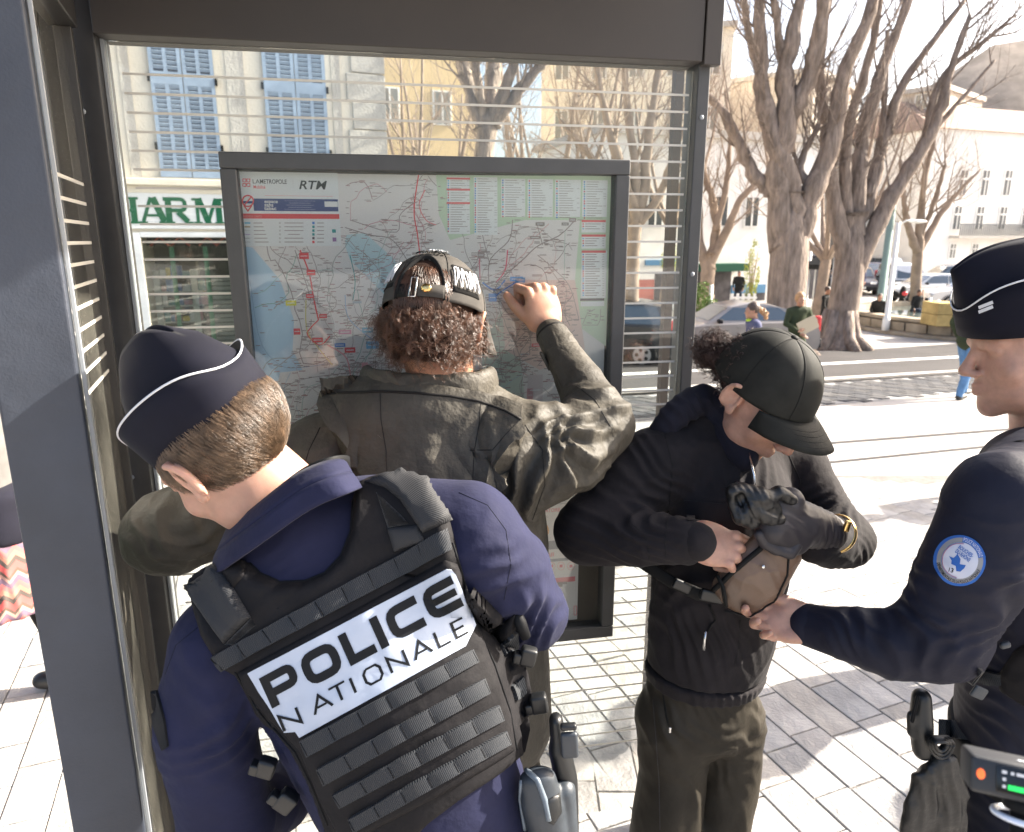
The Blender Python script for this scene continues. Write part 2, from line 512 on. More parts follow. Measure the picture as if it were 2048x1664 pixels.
def panel(name, bvh, polys, h, mt, parent, step=9, holes=(), Yref=1.0, soft=0, wrinkle=0.0, seed=0, skirt=True, smooth=True, uvrot=0.0, relaxn=True, base_off=0.0):
    """polygons given in photograph pixels, cut into small faces, laid over the surface, raised by h metres"""
    bm = bmesh.new()
    if polys and not isinstance(polys[0][0], (tuple, list)): polys = [polys]
    for poly in polys:
        vs_ = [bm.verts.new((p[0], p[1], 0)) for p in poly]
        bm.faces.new(vs_)
    bmesh.ops.triangulate(bm, faces=bm.faces[:])
    xs = [v.co.x for v in bm.verts]; ys = [v.co.y for v in bm.verts]
    x = math.floor(min(xs) / step) * step + step * 0.5
    while x < max(xs):
        bmesh.ops.bisect_plane(bm, geom=bm.verts[:] + bm.edges[:] + bm.faces[:], plane_co=(x, 0, 0), plane_no=(1, 0, 0)); x += step
    y = math.floor(min(ys) / step) * step + step * 0.5
    while y < max(ys):
        bmesh.ops.bisect_plane(bm, geom=bm.verts[:] + bm.edges[:] + bm.faces[:], plane_co=(0, y, 0), plane_no=(0, 1, 0)); y += step
    bmesh.ops.remove_doubles(bm, verts=bm.verts[:], dist=0.3)
    bm.verts.index_update()
    edge = {v: v.is_boundary for v in bm.verts}
    P2 = [(v.co.x, v.co.y) for v in bm.verts]
    pos = {}; nrm = {}
    segs = [(Vector(poly[i]), Vector(poly[(i + 1) % len(poly)])) for poly in polys for i in range(len(poly))] if soft else []
    def bdist(q):
        best = 1e9
        for a, b in segs:
            ab = b - a; t = max(0, min(1, (q - a).dot(ab) / max(ab.length_squared, 1e-9)))
            best = min(best, (q - a - ab * t).length)
        return best
    for v, p2 in zip(bm.verts, P2):
        loc, nor = hit(bvh, p2[0], p2[1], Yref)
        pos[v.index] = loc; nrm[v.index] = nor
    if relaxn:
        for _ in range(3):
            nn = {}
            for v in bm.verts:
                a = nrm[v.index].copy()
                for e in v.link_edges: a += nrm[e.other_vert(v).index]
                nn[v.index] = a.normalized()
            nrm = nn
    top = []; hs = []
    for v, p2 in zip(bm.verts, P2):
        hh = h
        if soft:
            t = min(1.0, bdist(Vector(p2)) / soft); hh = h * (0.12 + 0.88 * math.sin(t * math.pi / 2))
        hs.append(hh)
        top.append(pos[v.index] + nrm[v.index] * (hh + base_off))
    if wrinkle > 0:
        A = np.array([tuple(t) for t in top])
        w = ridged(A * np.array([9, 9, 20.0]) + seed, seed) ** 2 - 0.3 + 0.5 * noise3(A * 25, seed + 3)
        top = [t + nrm[i] * float(w[i]) * wrinkle for i, t in enumerate(top)]
    vs_ = list(top); fs = []; flip = None
    for f in bm.faces:
        idx = [v.index for v in f.verts]
        n = (top[idx[1]] - top[idx[0]]).cross(top[idx[2]] - top[idx[0]])
        if n.dot(nrm[idx[0]]) < 0: idx = idx[::-1]
        fs.append(idx)
    if skirt:
        low = {}
        for e in bm.edges:
            if e.is_boundary:
                a, b = e.verts[0].index, e.verts[1].index
                for q in (a, b):
                    if q not in low:
                        low[q] = len(vs_); vs_.append(pos[q] - nrm[q] * 0.002)
                f = e.link_faces[0]; ids = [v.index for v in f.verts]
                fs.append((a, b, low[b], low[a]))
    uvs = {i: (P2[i][0] / 100.0, -P2[i][1] / 100.0) for i in range(len(P2))}
    bm.free()
    me = bpy.data.meshes.new(name)
    me.from_pydata([tuple(v) for v in vs_], [], fs)
    uvl = me.uv_layers.new(name='UVMap')
    rev = {}
    if skirt:
        for q, l in low.items(): rev[l] = q
    for lp in me.loops:
        i = lp.vertex_index; i = rev.get(i, i); uvl.data[lp.index].uv = uvs[i]
    me.update()
    bmn = bmesh.new(); bmn.from_mesh(me); bmesh.ops.recalc_face_normals(bmn, faces=bmn.faces[:]); bmn.to_mesh(me); bmn.free()
    o = link(name, me, mt, parent, smooth)
    if smooth and skirt and not soft:
        try: me.set_sharp_from_angle(angle=RAD(40))
        except Exception: pass
    return o

def surf_line(bvh, pts, off=0.001, sub=10, Yref=1.0):
    out = []
    for i in range(len(pts) - 1):
        a, b = pts[i], pts[i + 1]; n = max(1, int(math.hypot(b[0] - a[0], b[1] - a[1]) / sub))
        for k in range(n + (1 if i == len(pts) - 2 else 0)):
            t = k / n; l, nn = hit(bvh, a[0] + (b[0] - a[0]) * t, a[1] + (b[1] - a[1]) * t, Yref); out.append(l + nn * off)
    return out
def seam(name, bvh, pts, r, mt, parent, off=0.0, Yref=1.0, sub=8):
    mb = MB(); mb.tube(surf_line(bvh, pts, off, sub, Yref), r, n=6); return mb.build(name, mt, parent, True)

def text_polys(txt, font_off=0.0, shear=0.0):
    """glyph outlines (font units) as triangles"""
    cu = bpy.data.curves.new('t', 'FONT'); cu.body = txt; cu.size = 1.0; cu.offset = font_off; cu.shear = shear
    cu.resolution_u = 4; cu.fill_mode = 'FRONT'
    ob = bpy.data.objects.new('t', cu); COL.objects.link(ob)
    dg = bpy.context.evaluated_depsgraph_get(); dg.update()
    me = bpy.data.meshes.new_from_object(ob.evaluated_get(dg))
    V = [(v.co.x, v.co.y) for v in me.vertices]; Fc = [tuple(p.vertices) for p in me.polygons]
    bpy.data.objects.remove(ob); bpy.data.curves.remove(cu); bpy.data.meshes.remove(me)
    return V, Fc

def stroke_poly(pts, w, closed=False):
    """mitred band along a 2-D polyline -> list of quads"""
    n = len(pts); L = []; R = []
    for i in range(n):
        p = Vector(pts[i])
        a = Vector(pts[i - 1]) if (i > 0 or closed) else None
        b = Vector(pts[(i + 1) % n]) if (i < n - 1 or closed) else None
        d1 = (p - a).normalized() if a is not None else (b - p).normalized()
        d2 = (b - p).normalized() if b is not None else d1
        n1 = Vector((-d1.y, d1.x)); n2 = Vector((-d2.y, d2.x)); m = (n1 + n2)
        m = m.normalized() if m.length > 1e-6 else n1
        s_ = w / 2 / max(0.35, m.dot(n1)); L.append(p + m * s_); R.append(p - m * s_)
    out = []
    for i in range(n if closed else n - 1):
        j = (i + 1) % n; out.append([tuple(L[i]), tuple(R[i]), tuple(R[j]), tuple(L[j])])
    return out
# ------------------------------------------------------------------ materials used by people
M = {}
M['hair_base'] = mat('hair_base', (0.030, 0.016, 0.011), 0.8)
M['skin'] = mat('skin', (0.468, 0.27, 0.198), 0.5, var=0.10, vscale=30, bump=0.25, bscale=900, sss=0.35)
M['skin_tan'] = mat('skin_tan', (0.3696, 0.1936, 0.1232), 0.5, var=0.10, vscale=35, bump=0.3, bscale=800, sss=0.3)
M['skin_hand'] = mat('skin_hand', (0.45, 0.2565, 0.189), 0.5, var=0.12, vscale=40, bump=0.35, bscale=700, sss=0.3)
M['eye'] = mat('eye_white', (0.75, 0.72, 0.7), 0.2)
M['navy'] = mat('navy_polo', (0.01562, 0.01726, 0.04316), 0.82, var=0.12, vscale=14, bump=0.12, bscale=1300, sheen=0.03, bump2=0.10, b2scale=45)
M['navy_cap'] = mat('navy_cap', (0.00715, 0.007425, 0.0143), 0.8, var=0.12, vscale=20, bump=0.22, bscale=1500, sheen=0.04)
M['navy_jacket'] = mat('navy_jacket', (0.01476, 0.01562, 0.02691), 0.62, var=0.10, vscale=10, bump=0.10, bscale=1200, bump2=0.08, b2scale=40)
M['vest'] = mat('vest_fabric', (0.01153, 0.01079, 0.0119), 0.72, var=0.18, vscale=18, bump=0.25, bscale=1400, bump2=0.12, b2scale=60)
M['vest_trim'] = mat('vest_trim', (0.00714, 0.00756, 0.00882), 0.6, bump=0.2, bscale=1500)
M['web'] = mat_ribs('webbing', (0.01547, 0.01865, 0.02366), 9.0, RAD(24), depth=0.55)
M['web2'] = mat_ribs('flap_webbing', (0.01512, 0.01596, 0.01848), 12.0, RAD(-60), depth=0.3, dark=0.75)
M['velcro'] = mat('velcro', (0.0063, 0.0063, 0.007), 0.95, bump=0.9, bscale=1500, sheen=0.3)
M['piping'] = mat('piping', (0.62, 0.63, 0.66), 0.6, bump=0.2, bscale=900)
M['label_white'] = mat('label_white', (0.3995, 0.4505, 0.544), 0.38, var=0.05, vscale=9, bump2=0.06, b2scale=25)
M['ink'] = mat('ink', (0.010, 0.011, 0.013), 0.6)
M['jacket'] = mat('rain_jacket', (0.05804, 0.05208, 0.04167), 0.62, var=0.25, vscale=7, bump=0.15, bscale=1300, bump2=0.25, b2scale=45, spec=0.28)
M['jacket_seam'] = mat('jacket_seam', (0.018, 0.017, 0.016), 0.6)
M['hoodie'] = mat('black_jacket', (0.01682, 0.01462, 0.01609), 0.82, var=0.22, vscale=12, bump=0.2, bscale=1300, sheen=0.03, bump2=0.12, b2scale=60)
M['hood'] = mat('navy_hood', (0.01344, 0.01344, 0.02128), 0.85, var=0.15, vscale=12, bump=0.2, bscale=1300, sheen=0.03)
M['trousers'] = mat('brown_black_trousers', (0.03413, 0.02934, 0.02253), 0.62, var=0.2, vscale=9, bump=0.15, bscale=1200, bump2=0.1, b2scale=50)
M['trousers_navy'] = mat('navy_trousers', (0.01078, 0.01176, 0.02058), 0.8, var=0.12, vscale=12, bump=0.15, bscale=1200)
M['black_plastic'] = mat('black_plastic', (0.008, 0.009, 0.010), 0.42, var=0.1, vscale=30, bump=0.1, bscale=900)
M['holster'] = mat('holster_grey', (0.028, 0.035, 0.0434), 0.45, var=0.2, vscale=25, bump=0.2, bscale=700)
M['holster_edge'] = mat('holster_edge', (0.13, 0.16, 0.19), 0.4, var=0.15, vscale=40)
M['leather'] = mat('bag_leather', (0.1209, 0.07471, 0.0498), 0.38, var=0.2, vscale=12, bump=0.3, bscale=500)
M['glove'] = mat('black_glove', (0.00546, 0.00588, 0.00672), 0.45, var=0.2, vscale=20, bump=0.2, bscale=900, bump2=0.2, b2scale=60)
M['lining'] = mat('dark_sleeve', (0.01837, 0.0158, 0.02021), 0.55, var=0.12, vscale=16, bump=0.1, bscale=1000)
M['metal'] = mat('steel', (0.6, 0.6, 0.6), 0.25, metal=1.0)
M['gold'] = mat('gold', (0.8, 0.55, 0.22), 0.25, metal=1.0)
M['ball_cap'] = mat('washed_black_cap', (0.057, 0.0528, 0.048), 0.75, var=0.2, vscale=25, bump=0.2, bscale=1200)
M['snap_cap'] = mat('black_cap', (0.01966, 0.01966, 0.01716), 0.7, var=0.2, vscale=25, bump=0.35, bscale=900)
M['cap_black'] = mat('cap_black', (0.012, 0.012, 0.012), 0.7)
M['hair_brown'] = mat('hair_brown', (0.155, 0.100, 0.060), 0.42, var=0.5, vscale=60, spec=0.6)
M['hair_dark'] = mat('hair_dark', (0.10, 0.046, 0.026), 0.36, var=0.6, vscale=50, spec=0.7)
M['hair_black'] = mat('hair_black', (0.06, 0.032, 0.025), 0.4, var=0.6, vscale=50, spec=0.6)
M['shoe'] = mat('shoe_black', (0.02, 0.02, 0.02), 0.4)
M['cord_white'] = mat('white_cord', (0.6, 0.6, 0.6), 0.6)

class Frame:
    def __init__(s, c, right, up, sc=1.0):
        r = Vector(right).normalized(); u = Vector(up); u = (u - r * u.dot(r)).normalized(); f = u.cross(r)
        s.c = Vector(c); s.r, s.f, s.u = r, f, u; s.sc = sc
        s.M = Matrix((r, f, u)).transposed()
    def __call__(s, x, y, z): return s.c + (s.r * x + s.f * y + s.u * z) * s.sc
    def e(s, sd, c, r, k=0.012, op='add', rot=None):
        Mx = s.M if rot is None else s.M @ rot
        sd.ell(s(*c), tuple(q * s.sc for q in r), Mx, k * s.sc, op)
    def t(s, sd, pts, rs, k=0.008, side=None, op='add'):
        sd.tube([s(*p) for p in pts], [tuple(q * s.sc for q in r) if isinstance(r, tuple) else r * s.sc for r in rs],
                (s.M @ Vector(side)) if side else None, k * s.sc, op)
def frame_fwd(c, fwd, up, sc=1.0):
    f = Vector(fwd).normalized(); u = Vector(up); u = (u - f * u.dot(f)).normalized(); r = f.cross(u)
    return Frame(c, r, u, sc)

def head_sdf(fr, sd=None, ears=True):
    sd = sd or SDF(); e = lambda *a, **k: fr.e(sd, *a, **k); t = lambda *a, **k: fr.t(sd, *a, **k)
    e((0, -0.012, 0.035), (0.076, 0.096, 0.088))
    e((0, 0.035, -0.015), (0.062, 0.058, 0.085), k=0.03)
    e((0, 0.030, -0.070), (0.054, 0.052, 0.040), k=0.03)
    e((0, 0.072, -0.100), (0.020, 0.018, 0.018), k=0.022)
    for s_ in (-1, 1):
        e((s_ * 0.046, 0.062, -0.028), (0.020, 0.016, 0.018), k=0.02)
        e((s_ * 0.031, 0.098, 0.004), (0.017, 0.014, 0.012), k=0.012, op='sub')
        e((s_ * 0.031, 0.078, 0.003), (0.0125, 0.0125, 0.0125), k=0.003)
        t([(s_ * 0.018, 0.094, 0.010), (s_ * 0.032, 0.092, 0.013), (s_ * 0.045, 0.083, 0.006)], [0.004, 0.005, 0.004], k=0.004)
        e((s_ * 0.012, 0.101, -0.036), (0.008, 0.009, 0.007), k=0.006)
    t([(-0.045, 0.080, 0.024), (-0.015, 0.092, 0.024), (0.015, 0.092, 0.024), (0.045, 0.080, 0.024)], [0.008, 0.009, 0.009, 0.008], k=0.014)
    t([(0, 0.092, 0.018), (0, 0.106, -0.015), (0, 0.114, -0.030)], [0.007, 0.009, 0.011], k=0.01)
    t([(-0.022, 0.086, -0.061), (0, 0.097, -0.059), (0.022, 0.086, -0.061)], [0.003, 0.006, 0.003], k=0.006)
    t([(-0.020, 0.085, -0.070), (0, 0.095, -0.071), (0.020, 0.085, -0.070)], [0.003, 0.007, 0.003], k=0.006)
    if ears:
        for s_ in (-1, 1):
            ear(fr, sd, s_)
    return sd
def ear(fr, sd, s_, sc=1.0, out=0.010):
    X = 0.074
    pts = []
    for a, rx in zip(range(-60, 221, 28), [1] * 11):
        th = RAD(a); y = -0.014 * math.cos(th) * -1; z = 0.028 * math.sin(th)
        o = 0.012 + 0.010 * (1 if y < 0 else 0.2) * abs(math.cos(th) * 0.8 + 0.2)
        pts.append((s_ * (X + out * 0.5 + (0.012 if math.cos(RAD(a)) < 0 else 0.0) + 0.004 * math.sin(th)), -0.010 - 0.016 * -math.cos(th) * 1.0, -0.002 + z * 1.05))
    fr.t(sd, pts, [0.0042] * len(pts), k=0.003)
    fr.e(sd, (s_ * (X + 0.008), -0.014, -0.004), (0.006, 0.016, 0.028), k=0.005, rot=Matrix.Rotation(s_ * RAD(28), 3, 'Z'))
    fr.e(sd, (s_ * (X + 0.004), 0.002, -0.028), (0.006, 0.009, 0.010), k=0.006)
    fr.e(sd, (s_ * (X + 0.016), -0.006, 0.002), (0.007, 0.008, 0.016), k=0.004, op='sub')

def hand_sdf(wrist, along, back, thumb, curls, sc=1.0, thumb_pose=None, sd=None, spread=1.0, tk=1.0):
    """along: wrist->knuckles; back: normal of the back of the hand; thumb: vector to the thumb side;
       curls: five lists of joint angles (index..little then thumb)"""
    sd = sd or SDF()
    y = Vector(along).normalized(); z = Vector(back); z = (z - y * z.dot(y)).normalized(); x = y.cross(z)
    if x.dot(Vector(thumb)) < 0: x = -x
    W = Vector(wrist)
    def L(a, b, c): return W + (x * a + y * b + z * c) * sc
    Mx = Matrix((x, y, z)).transposed()
    r = lambda *q: tuple(v * sc for v in q)
    sd.tube([L(0, -0.022, 0), L(0, 0.0, 0), L(0, 0.02, 0)], [r(0.030, 0.021), r(0.027, 0.019), r(0.032, 0.018)], x, 0.008 * sc)
    sd.ell(L(0.002, 0.052, 0), r(0.041, 0.050, 0.0165), Mx, 0.010 * sc)
    sd.ell(L(0.030, 0.030, -0.010), r(0.018, 0.032, 0.016), Mx, 0.012 * sc)
    sd.ell(L(-0.028, 0.035, -0.008), r(0.014, 0.034, 0.014), Mx, 0.012 * sc)
    base = [(0.031, 0.088), (0.011, 0.094), (-0.010, 0.090), (-0.029, 0.081)]
    lens = [(0.043, 0.026, 0.021), (0.048, 0.030, 0.022), (0.044, 0.028, 0.022), (0.035, 0.021, 0.019)]
    rad = [0.0098, 0.0100, 0.0095, 0.0083]
    for i in range(4):
        p = L(base[i][0], base[i][1], 0.002); sp = (1.5 - i) * 0.07 * spread
        dirv = (y + x * sp).normalized(); ax = x
        pts = [L(base[i][0] * 0.9, base[i][1] - 0.03, 0.0), p]; rs = [0.008 * sc, rad[i] * 1.12 * sc]
        ang = 0
        for j, (ln, cu) in enumerate(zip(lens[i], curls[i])):
            ang += cu
            d = dirv * math.cos(RAD(ang)) - z * math.sin(RAD(ang))
            p = p + d * ln * sc; pts.append(p); rs.append(rad[i] * (1.0, 0.93, 0.80)[j] * sc)
        sd.tube(pts, rs, None, 0.0035 * sc)
        sd.ell(L(base[i][0], base[i][1] - 0.002, 0.006), r(0.009, 0.010, 0.008), Mx, 0.006 * sc)
    tp = thumb_pose or [(0.026, 0.022, -0.008), (0.050, 0.048, -0.016), (0.060, 0.078, -0.020), (0.060, 0.104, -0.020)]
    sd.tube([L(*q) for q in tp], [r(0.016, 0.016)[0], 0.0125 * sc * tk, 0.0115 * sc * tk, 0.0090 * sc * tk], None, 0.006 * sc)
    return sd, L, Mx

# ------------------------------------------------------------------ hair
def strand_mesh(name, strands, mt, parent, n=3):
    """strands: list of (points array (k,3), root radius)"""
    V = []; Fc = []; off = 0
    for pts, r in strands:
        k = len(pts); t = np.gradient(pts, axis=0); t /= (np.linalg.norm(t, axis=1)[:, None] + 1e-9)
        ref = np.array([0.3, 0.9, 0.1]); a = np.cross(t, ref); a /= (np.linalg.norm(a, axis=1)[:, None] + 1e-9); b = np.cross(t, a)
        tap = np.linspace(1, 0.35, k)[:, None] * r
        for j in range(n):
            th = 2 * math.pi * j / n; V.append(pts + (a * math.cos(th) + b * math.sin(th)) * tap)
        base = off
        for i in range(k - 1):
            for j in range(n):
                j2 = (j + 1) % n
                Fc.append((base + j * k + i, base + j2 * k + i, base + j2 * k + i + 1, base + j * k + i + 1))
        off += k * n
    V = np.concatenate(V); Fq = np.array(Fc, np.int32)
    me = bpy.data.meshes.new(name)
    me.vertices.add(len(V)); me.vertices.foreach_set('co', V.astype(np.float32).ravel())
    me.loops.add(len(Fq) * 4); me.loops.foreach_set('vertex_index', Fq.ravel())
    me.polygons.add(len(Fq)); me.polygons.foreach_set('loop_start', np.arange(0, len(Fq) * 4, 4, dtype=np.int32))
    me.polygons.foreach_set('use_smooth', np.ones(len(Fq), bool))
    me.update(calc_edges=True)
    return link(name, me, mt, parent)

def short_hair(fr, mt, parent, count, length, region, flow, seed=1, r=0.0005, lift=0.25, rx=(0.078, 0.098, 0.090), c=(0, -0.012, 0.035)):
    rng = np.random.RandomState(seed); S_ = []
    c = np.array(c); rx = np.array(rx)
    R = np.array(fr.M); o = np.array(fr.c)
    while len(S_) < count:
        d = rng.normal(size=3); d /= np.linalg.norm(d); p = c + d * rx
        w = region(p)
        if rng.rand() > w: continue
        n = d / rx; n /= np.linalg.norm(n)
        L_ = length(p) * (0.75 + 0.5 * rng.rand()); k = 5; pts = [p - n * 0.003]
        q = p.copy(); clump = math.floor(p[0] * 90) * 12.9 + math.floor(p[2] * 60) * 78.2
        cj = (math.sin(clump) * 43758.5) % 1.0 - 0.5
        for i in range(k):
            f = np.array(flow(q)); f = f - n * f.dot(n); f /= (np.linalg.norm(f) + 1e-9)
            side = np.cross(n, f)
            st = f + n * (lift * (1.0 - i / k) + 0.02) + side * (rng.normal() * 0.13 + cj * 0.35)
            st /= np.linalg.norm(st); q = q + st * L_ / k
            e = (q - c) / rx; l = np.linalg.norm(e)
            if l < 1.01: q = c + e / l * 1.01 * rx
            n = (q - c) / rx ** 2; n /= np.linalg.norm(n); pts.append(q.copy())
        S_.append((o + (np.array(pts) @ R.T) * fr.sc, r))
    return strand_mesh('hair', S_, mt, parent)

def curly_hair(name, roots, mt, parent, seed=2, r=0.0007, pitch=0.012, rad=(0.004, 0.009), length=(0.05, 0.09), grav=0.5, seg=18):
    """roots: list of (point, outward normal) in world space; clumped spirals"""
    rng = np.random.RandomState(seed); S_ = []
    for p, n in roots:
        p = np.array(p); n = np.array(n); L_ = rng.uniform(*length); R_ = rng.uniform(*rad); turns = L_ / pitch * rng.uniform(0.5, 0.9)
        g = np.array([0, 0, -grav]); ph = rng.rand() * 6.28; w = rng.normal(size=3) * 0.35
        a = np.cross(n, [0.3, 0.2, 0.9]); a /= np.linalg.norm(a) + 1e-9; b = np.cross(n, a)
        nst = rng.randint(3, 6)
        t = np.linspace(0, 1, seg)[:, None]
        core = p + (n * t + g * t * t + w * t * t) * L_ * 0.75
        for s_ in range(nst):
            pp = ph + rng.normal() * 0.35; rr = R_ * rng.uniform(0.7, 1.15)
            pts = core + (a * np.cos(pp + t * turns * 6.28) + b * np.sin(pp + t * turns * 6.28)) * rr * np.minimum(1, t * 3) + rng.normal(size=3) * 0.0012
            S_.append((pts, r * rng.uniform(0.7, 1.1)))
    return strand_mesh(name, S_, mt, parent)

# ------------------------------------------------------------------ caps
def garrison_cap(fr, parent, A=0.083, B=0.108, z0=0.045, tilt=0.0, hgt=0.095, bars=False, prow=1.12, mt=None, flap=0.052, dip=0.030):
    """side cap: two tall sides meeting over a creased top, a turned-up band with white piping"""
    mt = mt or M['navy_cap']; n = 56
    def ring(zl, xs, ys, y0=0.0, arc=0.0, off=0.0, x_abs=None):
        out = []
        for i in range(n):
            th = 2 * math.pi * i / n; cx, cy = math.cos(th), math.sin(th)
            # pointed boat outline
            x = A * xs * abs(cx) ** 0.85 * (1 if cx >= 0 else -1); y = B * ys * (abs(cy) ** 0.95) * (1 if cy >= 0 else -1) + y0
            nx, ny = cx, cy
            z = z0 + zl - arc * (abs(cy) ** 3) + tilt * y
            out.append((x + nx * off, y + ny * off, z))
        return out
    def loft(rings, name, par, m, close_top=None, thick=0.0025):
        vs_ = []; fs = []
        for rg in rings: vs_ += [fr(*p) for p in rg]
        for j in range(len(rings) - 1):
            for i in range(n):
                i2 = (i + 1) % n; fs.append((j * n + i, j * n + i2, (j + 1) * n + i2, (j + 1) * n + i))
        o = mesh(name, vs_, fs, m, par, True)
        so = o.modifiers.new('thickness', 'SOLIDIFY'); so.thickness = thick; so.offset = -1
        return o
    crown = [ring(-0.004, 1.0, 1.0), ring(0.02, 1.02, 1.03), ring(0.05, 0.90, 1.07, arc=0.004), ring(hgt * 0.72, 0.56, (1 + prow) / 2 * 1.04, arc=0.012),
             ring(hgt * 0.95, 0.24, prow, arc=0.026), ring(hgt, 0.13, prow, arc=0.034), ring(hgt - 0.004, 0.09, prow * 0.99, arc=0.030),
             ring(hgt - dip, 0.03, prow * 0.92, arc=0.012), ring(hgt - dip - 0.004, 0.004, prow * 0.9, arc=0.01)]
    c = loft(crown, 'crown', parent, mt)
    def flz(th):
        cy = math.sin(th); return flap + 0.006 * math.cos(2 * th) - 0.036 * max(0, cy) ** 5 - 0.020 * max(0, -cy) ** 7
    bands = []
    for fr_ in (0.0, 0.35, 0.7, 1.0):
        rg = []
        for i in range(n):
            th = 2 * math.pi * i / n; cx, cy = math.cos(th), math.sin(th)
            xs = 1.0 + 0.02 * fr_ ; ys = 1.0 + 0.07 * fr_ * (flz(th) / flap)
            x = A * xs * abs(cx) ** 0.85 * (1 if cx >= 0 else -1); y = B * ys * (abs(cy) ** 0.95) * (1 if cy >= 0 else -1)
            off = 0.0045 + 0.002 * fr_
            rg.append((x + cx * off, y + cy * off, z0 - 0.006 + flz(th) * fr_ + tilt * y))
        bands.append(rg)
    b = loft(bands, 'turned_up_band', parent, mt)
    mb = MB(); pts = [fr(*p) for p in bands[-1]]; mb.tube(pts + [pts[0], pts[1]], 0.0017, n=6, cap=False); mb.build('piping', M['piping'], b, True)
    return c, b

def dome_pts(fr, A, B, Hc, z0, nu, nv, skip=None, yb=0.0):
    vs_ = []; fs = []; keep = {}
    for j in range(nv + 1):
        ph = (math.pi / 2) * j / nv
        for i in range(nu):
            th = 2 * math.pi * i / nu
            rr = math.cos(ph) ** 0.85
            seam_ = 1 - 0.010 * math.exp(-((((th / (math.pi / 3)) + 0.5) % 1 - 0.5) * 9) ** 2)
            vs_.append(fr(A * rr * math.cos(th) * seam_, B * rr * math.sin(th) * seam_ + yb, z0 + Hc * math.sin(ph) * seam_))
    for j in range(nv):
        for i in range(nu):
            if skip and skip(2 * math.pi * (i + .5) / nu, (j + .5) / nv): continue
            i2 = (i + 1) % nu; fs.append((j * nu + i, j * nu + i2, (j + 1) * nu + i2, (j + 1) * nu + i))
    return vs_, fs
def ball_cap(fr, parent, mt, A=0.087, B=0.103, Hc=0.098, z0=0.035, opening=False, brim_rot=0.0, brim_len=0.072, brim_drop=0.012, brim_mt=None, rim_mt=None):
    nu, nv = 96, 28
    skip = (lambda th, t: t < 0.52 * math.sqrt(max(0, 1 - ((th - 1.5 * math.pi) / 0.46) ** 2)) if abs(th - 1.5 * math.pi) < 0.46 else False) if opening else None
    vs_, fs = dome_pts(fr, A, B, Hc, z0, nu, nv, skip)
    cr = mesh('crown', vs_, fs, mt, parent, True)
    so = cr.modifiers.new('thickness', 'SOLIDIFY'); so.thickness = 0.0022; so.offset = -1
    sm = MB()
    for k in range(6):
        th = math.pi / 3 * (k + 0.0)
        pts = []
        for j in range(15):
            ph = math.pi / 2 * (j / 14); 
            if opening and k == 4.5: continue
            rr = math.cos(ph) ** 0.85
            pts.append(fr(A * rr * math.cos(th) * 0.994, B * rr * math.sin(th) * 0.994, z0 + Hc * math.sin(ph) * 0.996))
        sm.tube(pts, 0.0009, n=5)
    sm.build('seam', rim_mt or M['cap_black'], cr, True)
    bt = MB(); bt.ell(fr(0, 0, z0 + Hc), (0.008, 0.008, 0.005), fr.M, 12, 6); bt.build('button', mt, cr, True)
    # peak
    rows = []; nb = 24
    for a in range(7):
        t = a / 6; row = []
        for i in range(nb + 1):
            u = -1 + 2 * i / nb; th = math.pi / 2 + u * 1.08
            ex = A * 1.0 * math.cos(th); ey = B * 1.0 * math.sin(th)
            fy = brim_len * (1 - abs(u) ** 2.6) ** 0.55
            x = ex * (1 + 0.04 * t); y = ey + fy * t; z = z0 + 0.002 - brim_drop * t - 0.018 * (abs(u) ** 2) * (0.2 + t) - 0.010 * t * t
            v = Vector((x, y, z)); v = Matrix.Rotation(brim_rot, 3, 'Z') @ v; row.append(fr(*v))
        rows.append(row)
    V = [v for r_ in rows for v in r_]; Fs = []
    for a in range(6):
        for i in range(nb):
            Fs.append((a * (nb + 1) + i, a * (nb + 1) + i + 1, (a + 1) * (nb + 1) + i + 1, (a + 1) * (nb + 1) + i))
    br = mesh('peak', V, Fs, brim_mt or mt, parent, True)
    so = br.modifiers.new('thickness', 'SOLIDIFY'); so.thickness = 0.004; so.offset = 0
    st = MB()
    for t in (2, 3, 4, 5): st.tube([v + fr.u * 0.0022 for v in rows[t]], 0.0005, n=4)
    st.build('stitching', rim_mt or M['cap_black'], br, True)
    return cr, br
def on_dome(fr, th, t, A=0.087, B=0.103, Hc=0.098, z0=0.035, off=0.0012):
    ph = math.pi / 2 * t; rr = math.cos(ph) ** 0.85
    return fr((A + off) * rr * math.cos(th), (B + off) * rr * math.sin(th), z0 + (Hc + off) * math.sin(ph))
# ================================================================== officer seen from behind, left
off1 = empty('person', G(700, 1664) * 0 + Vector((-0.18, 0.92, 0)), 'police officer in black vest with white lettering, back turned, bending over at the left', 'person')
def J(*a): return P(*a)
side1 = (P(1010, 1080, 1.03) - P(400, 1300, 0.99)).normalized()
sh = SDF()
sh.tube([J(640, 1090, 1.07), J(700, 1230, 1.04), J(775, 1400, 1.0), J(850, 1600, 0.97), J(905, 1760, 0.96), J(930, 1900, 0.97)],
        [(0.150, 0.095), (0.190, 0.120), (0.185, 0.122), (0.165, 0.118), (0.165, 0.12), (0.17, 0.12)], side1, 0.05)
sh.tube([J(455, 1265, 1.02), J(620, 1130, 1.05), J(800, 1050, 1.07), J(935, 1050, 1.05)], [0.062, 0.075, 0.078, 0.072], None, 0.05)
sh.tube([J(440, 1300, 1.0), J(410, 1450, 0.97), J(455, 1660, 0.97)], [0.076, 0.074, 0.070], None, 0.035)          # left upper arm
sh.tube([J(455, 1660, 0.97), J(560, 1600, 1.10), J(640, 1500, 1.25)], [0.066, 0.056, 0.042], None, 0.03)
sh.tube([J(955, 1100, 1.03), J(1010, 1140, 1.05), J(1058, 1225, 1.10)], [0.078, 0.073, 0.060], None, 0.035)      # right upper arm
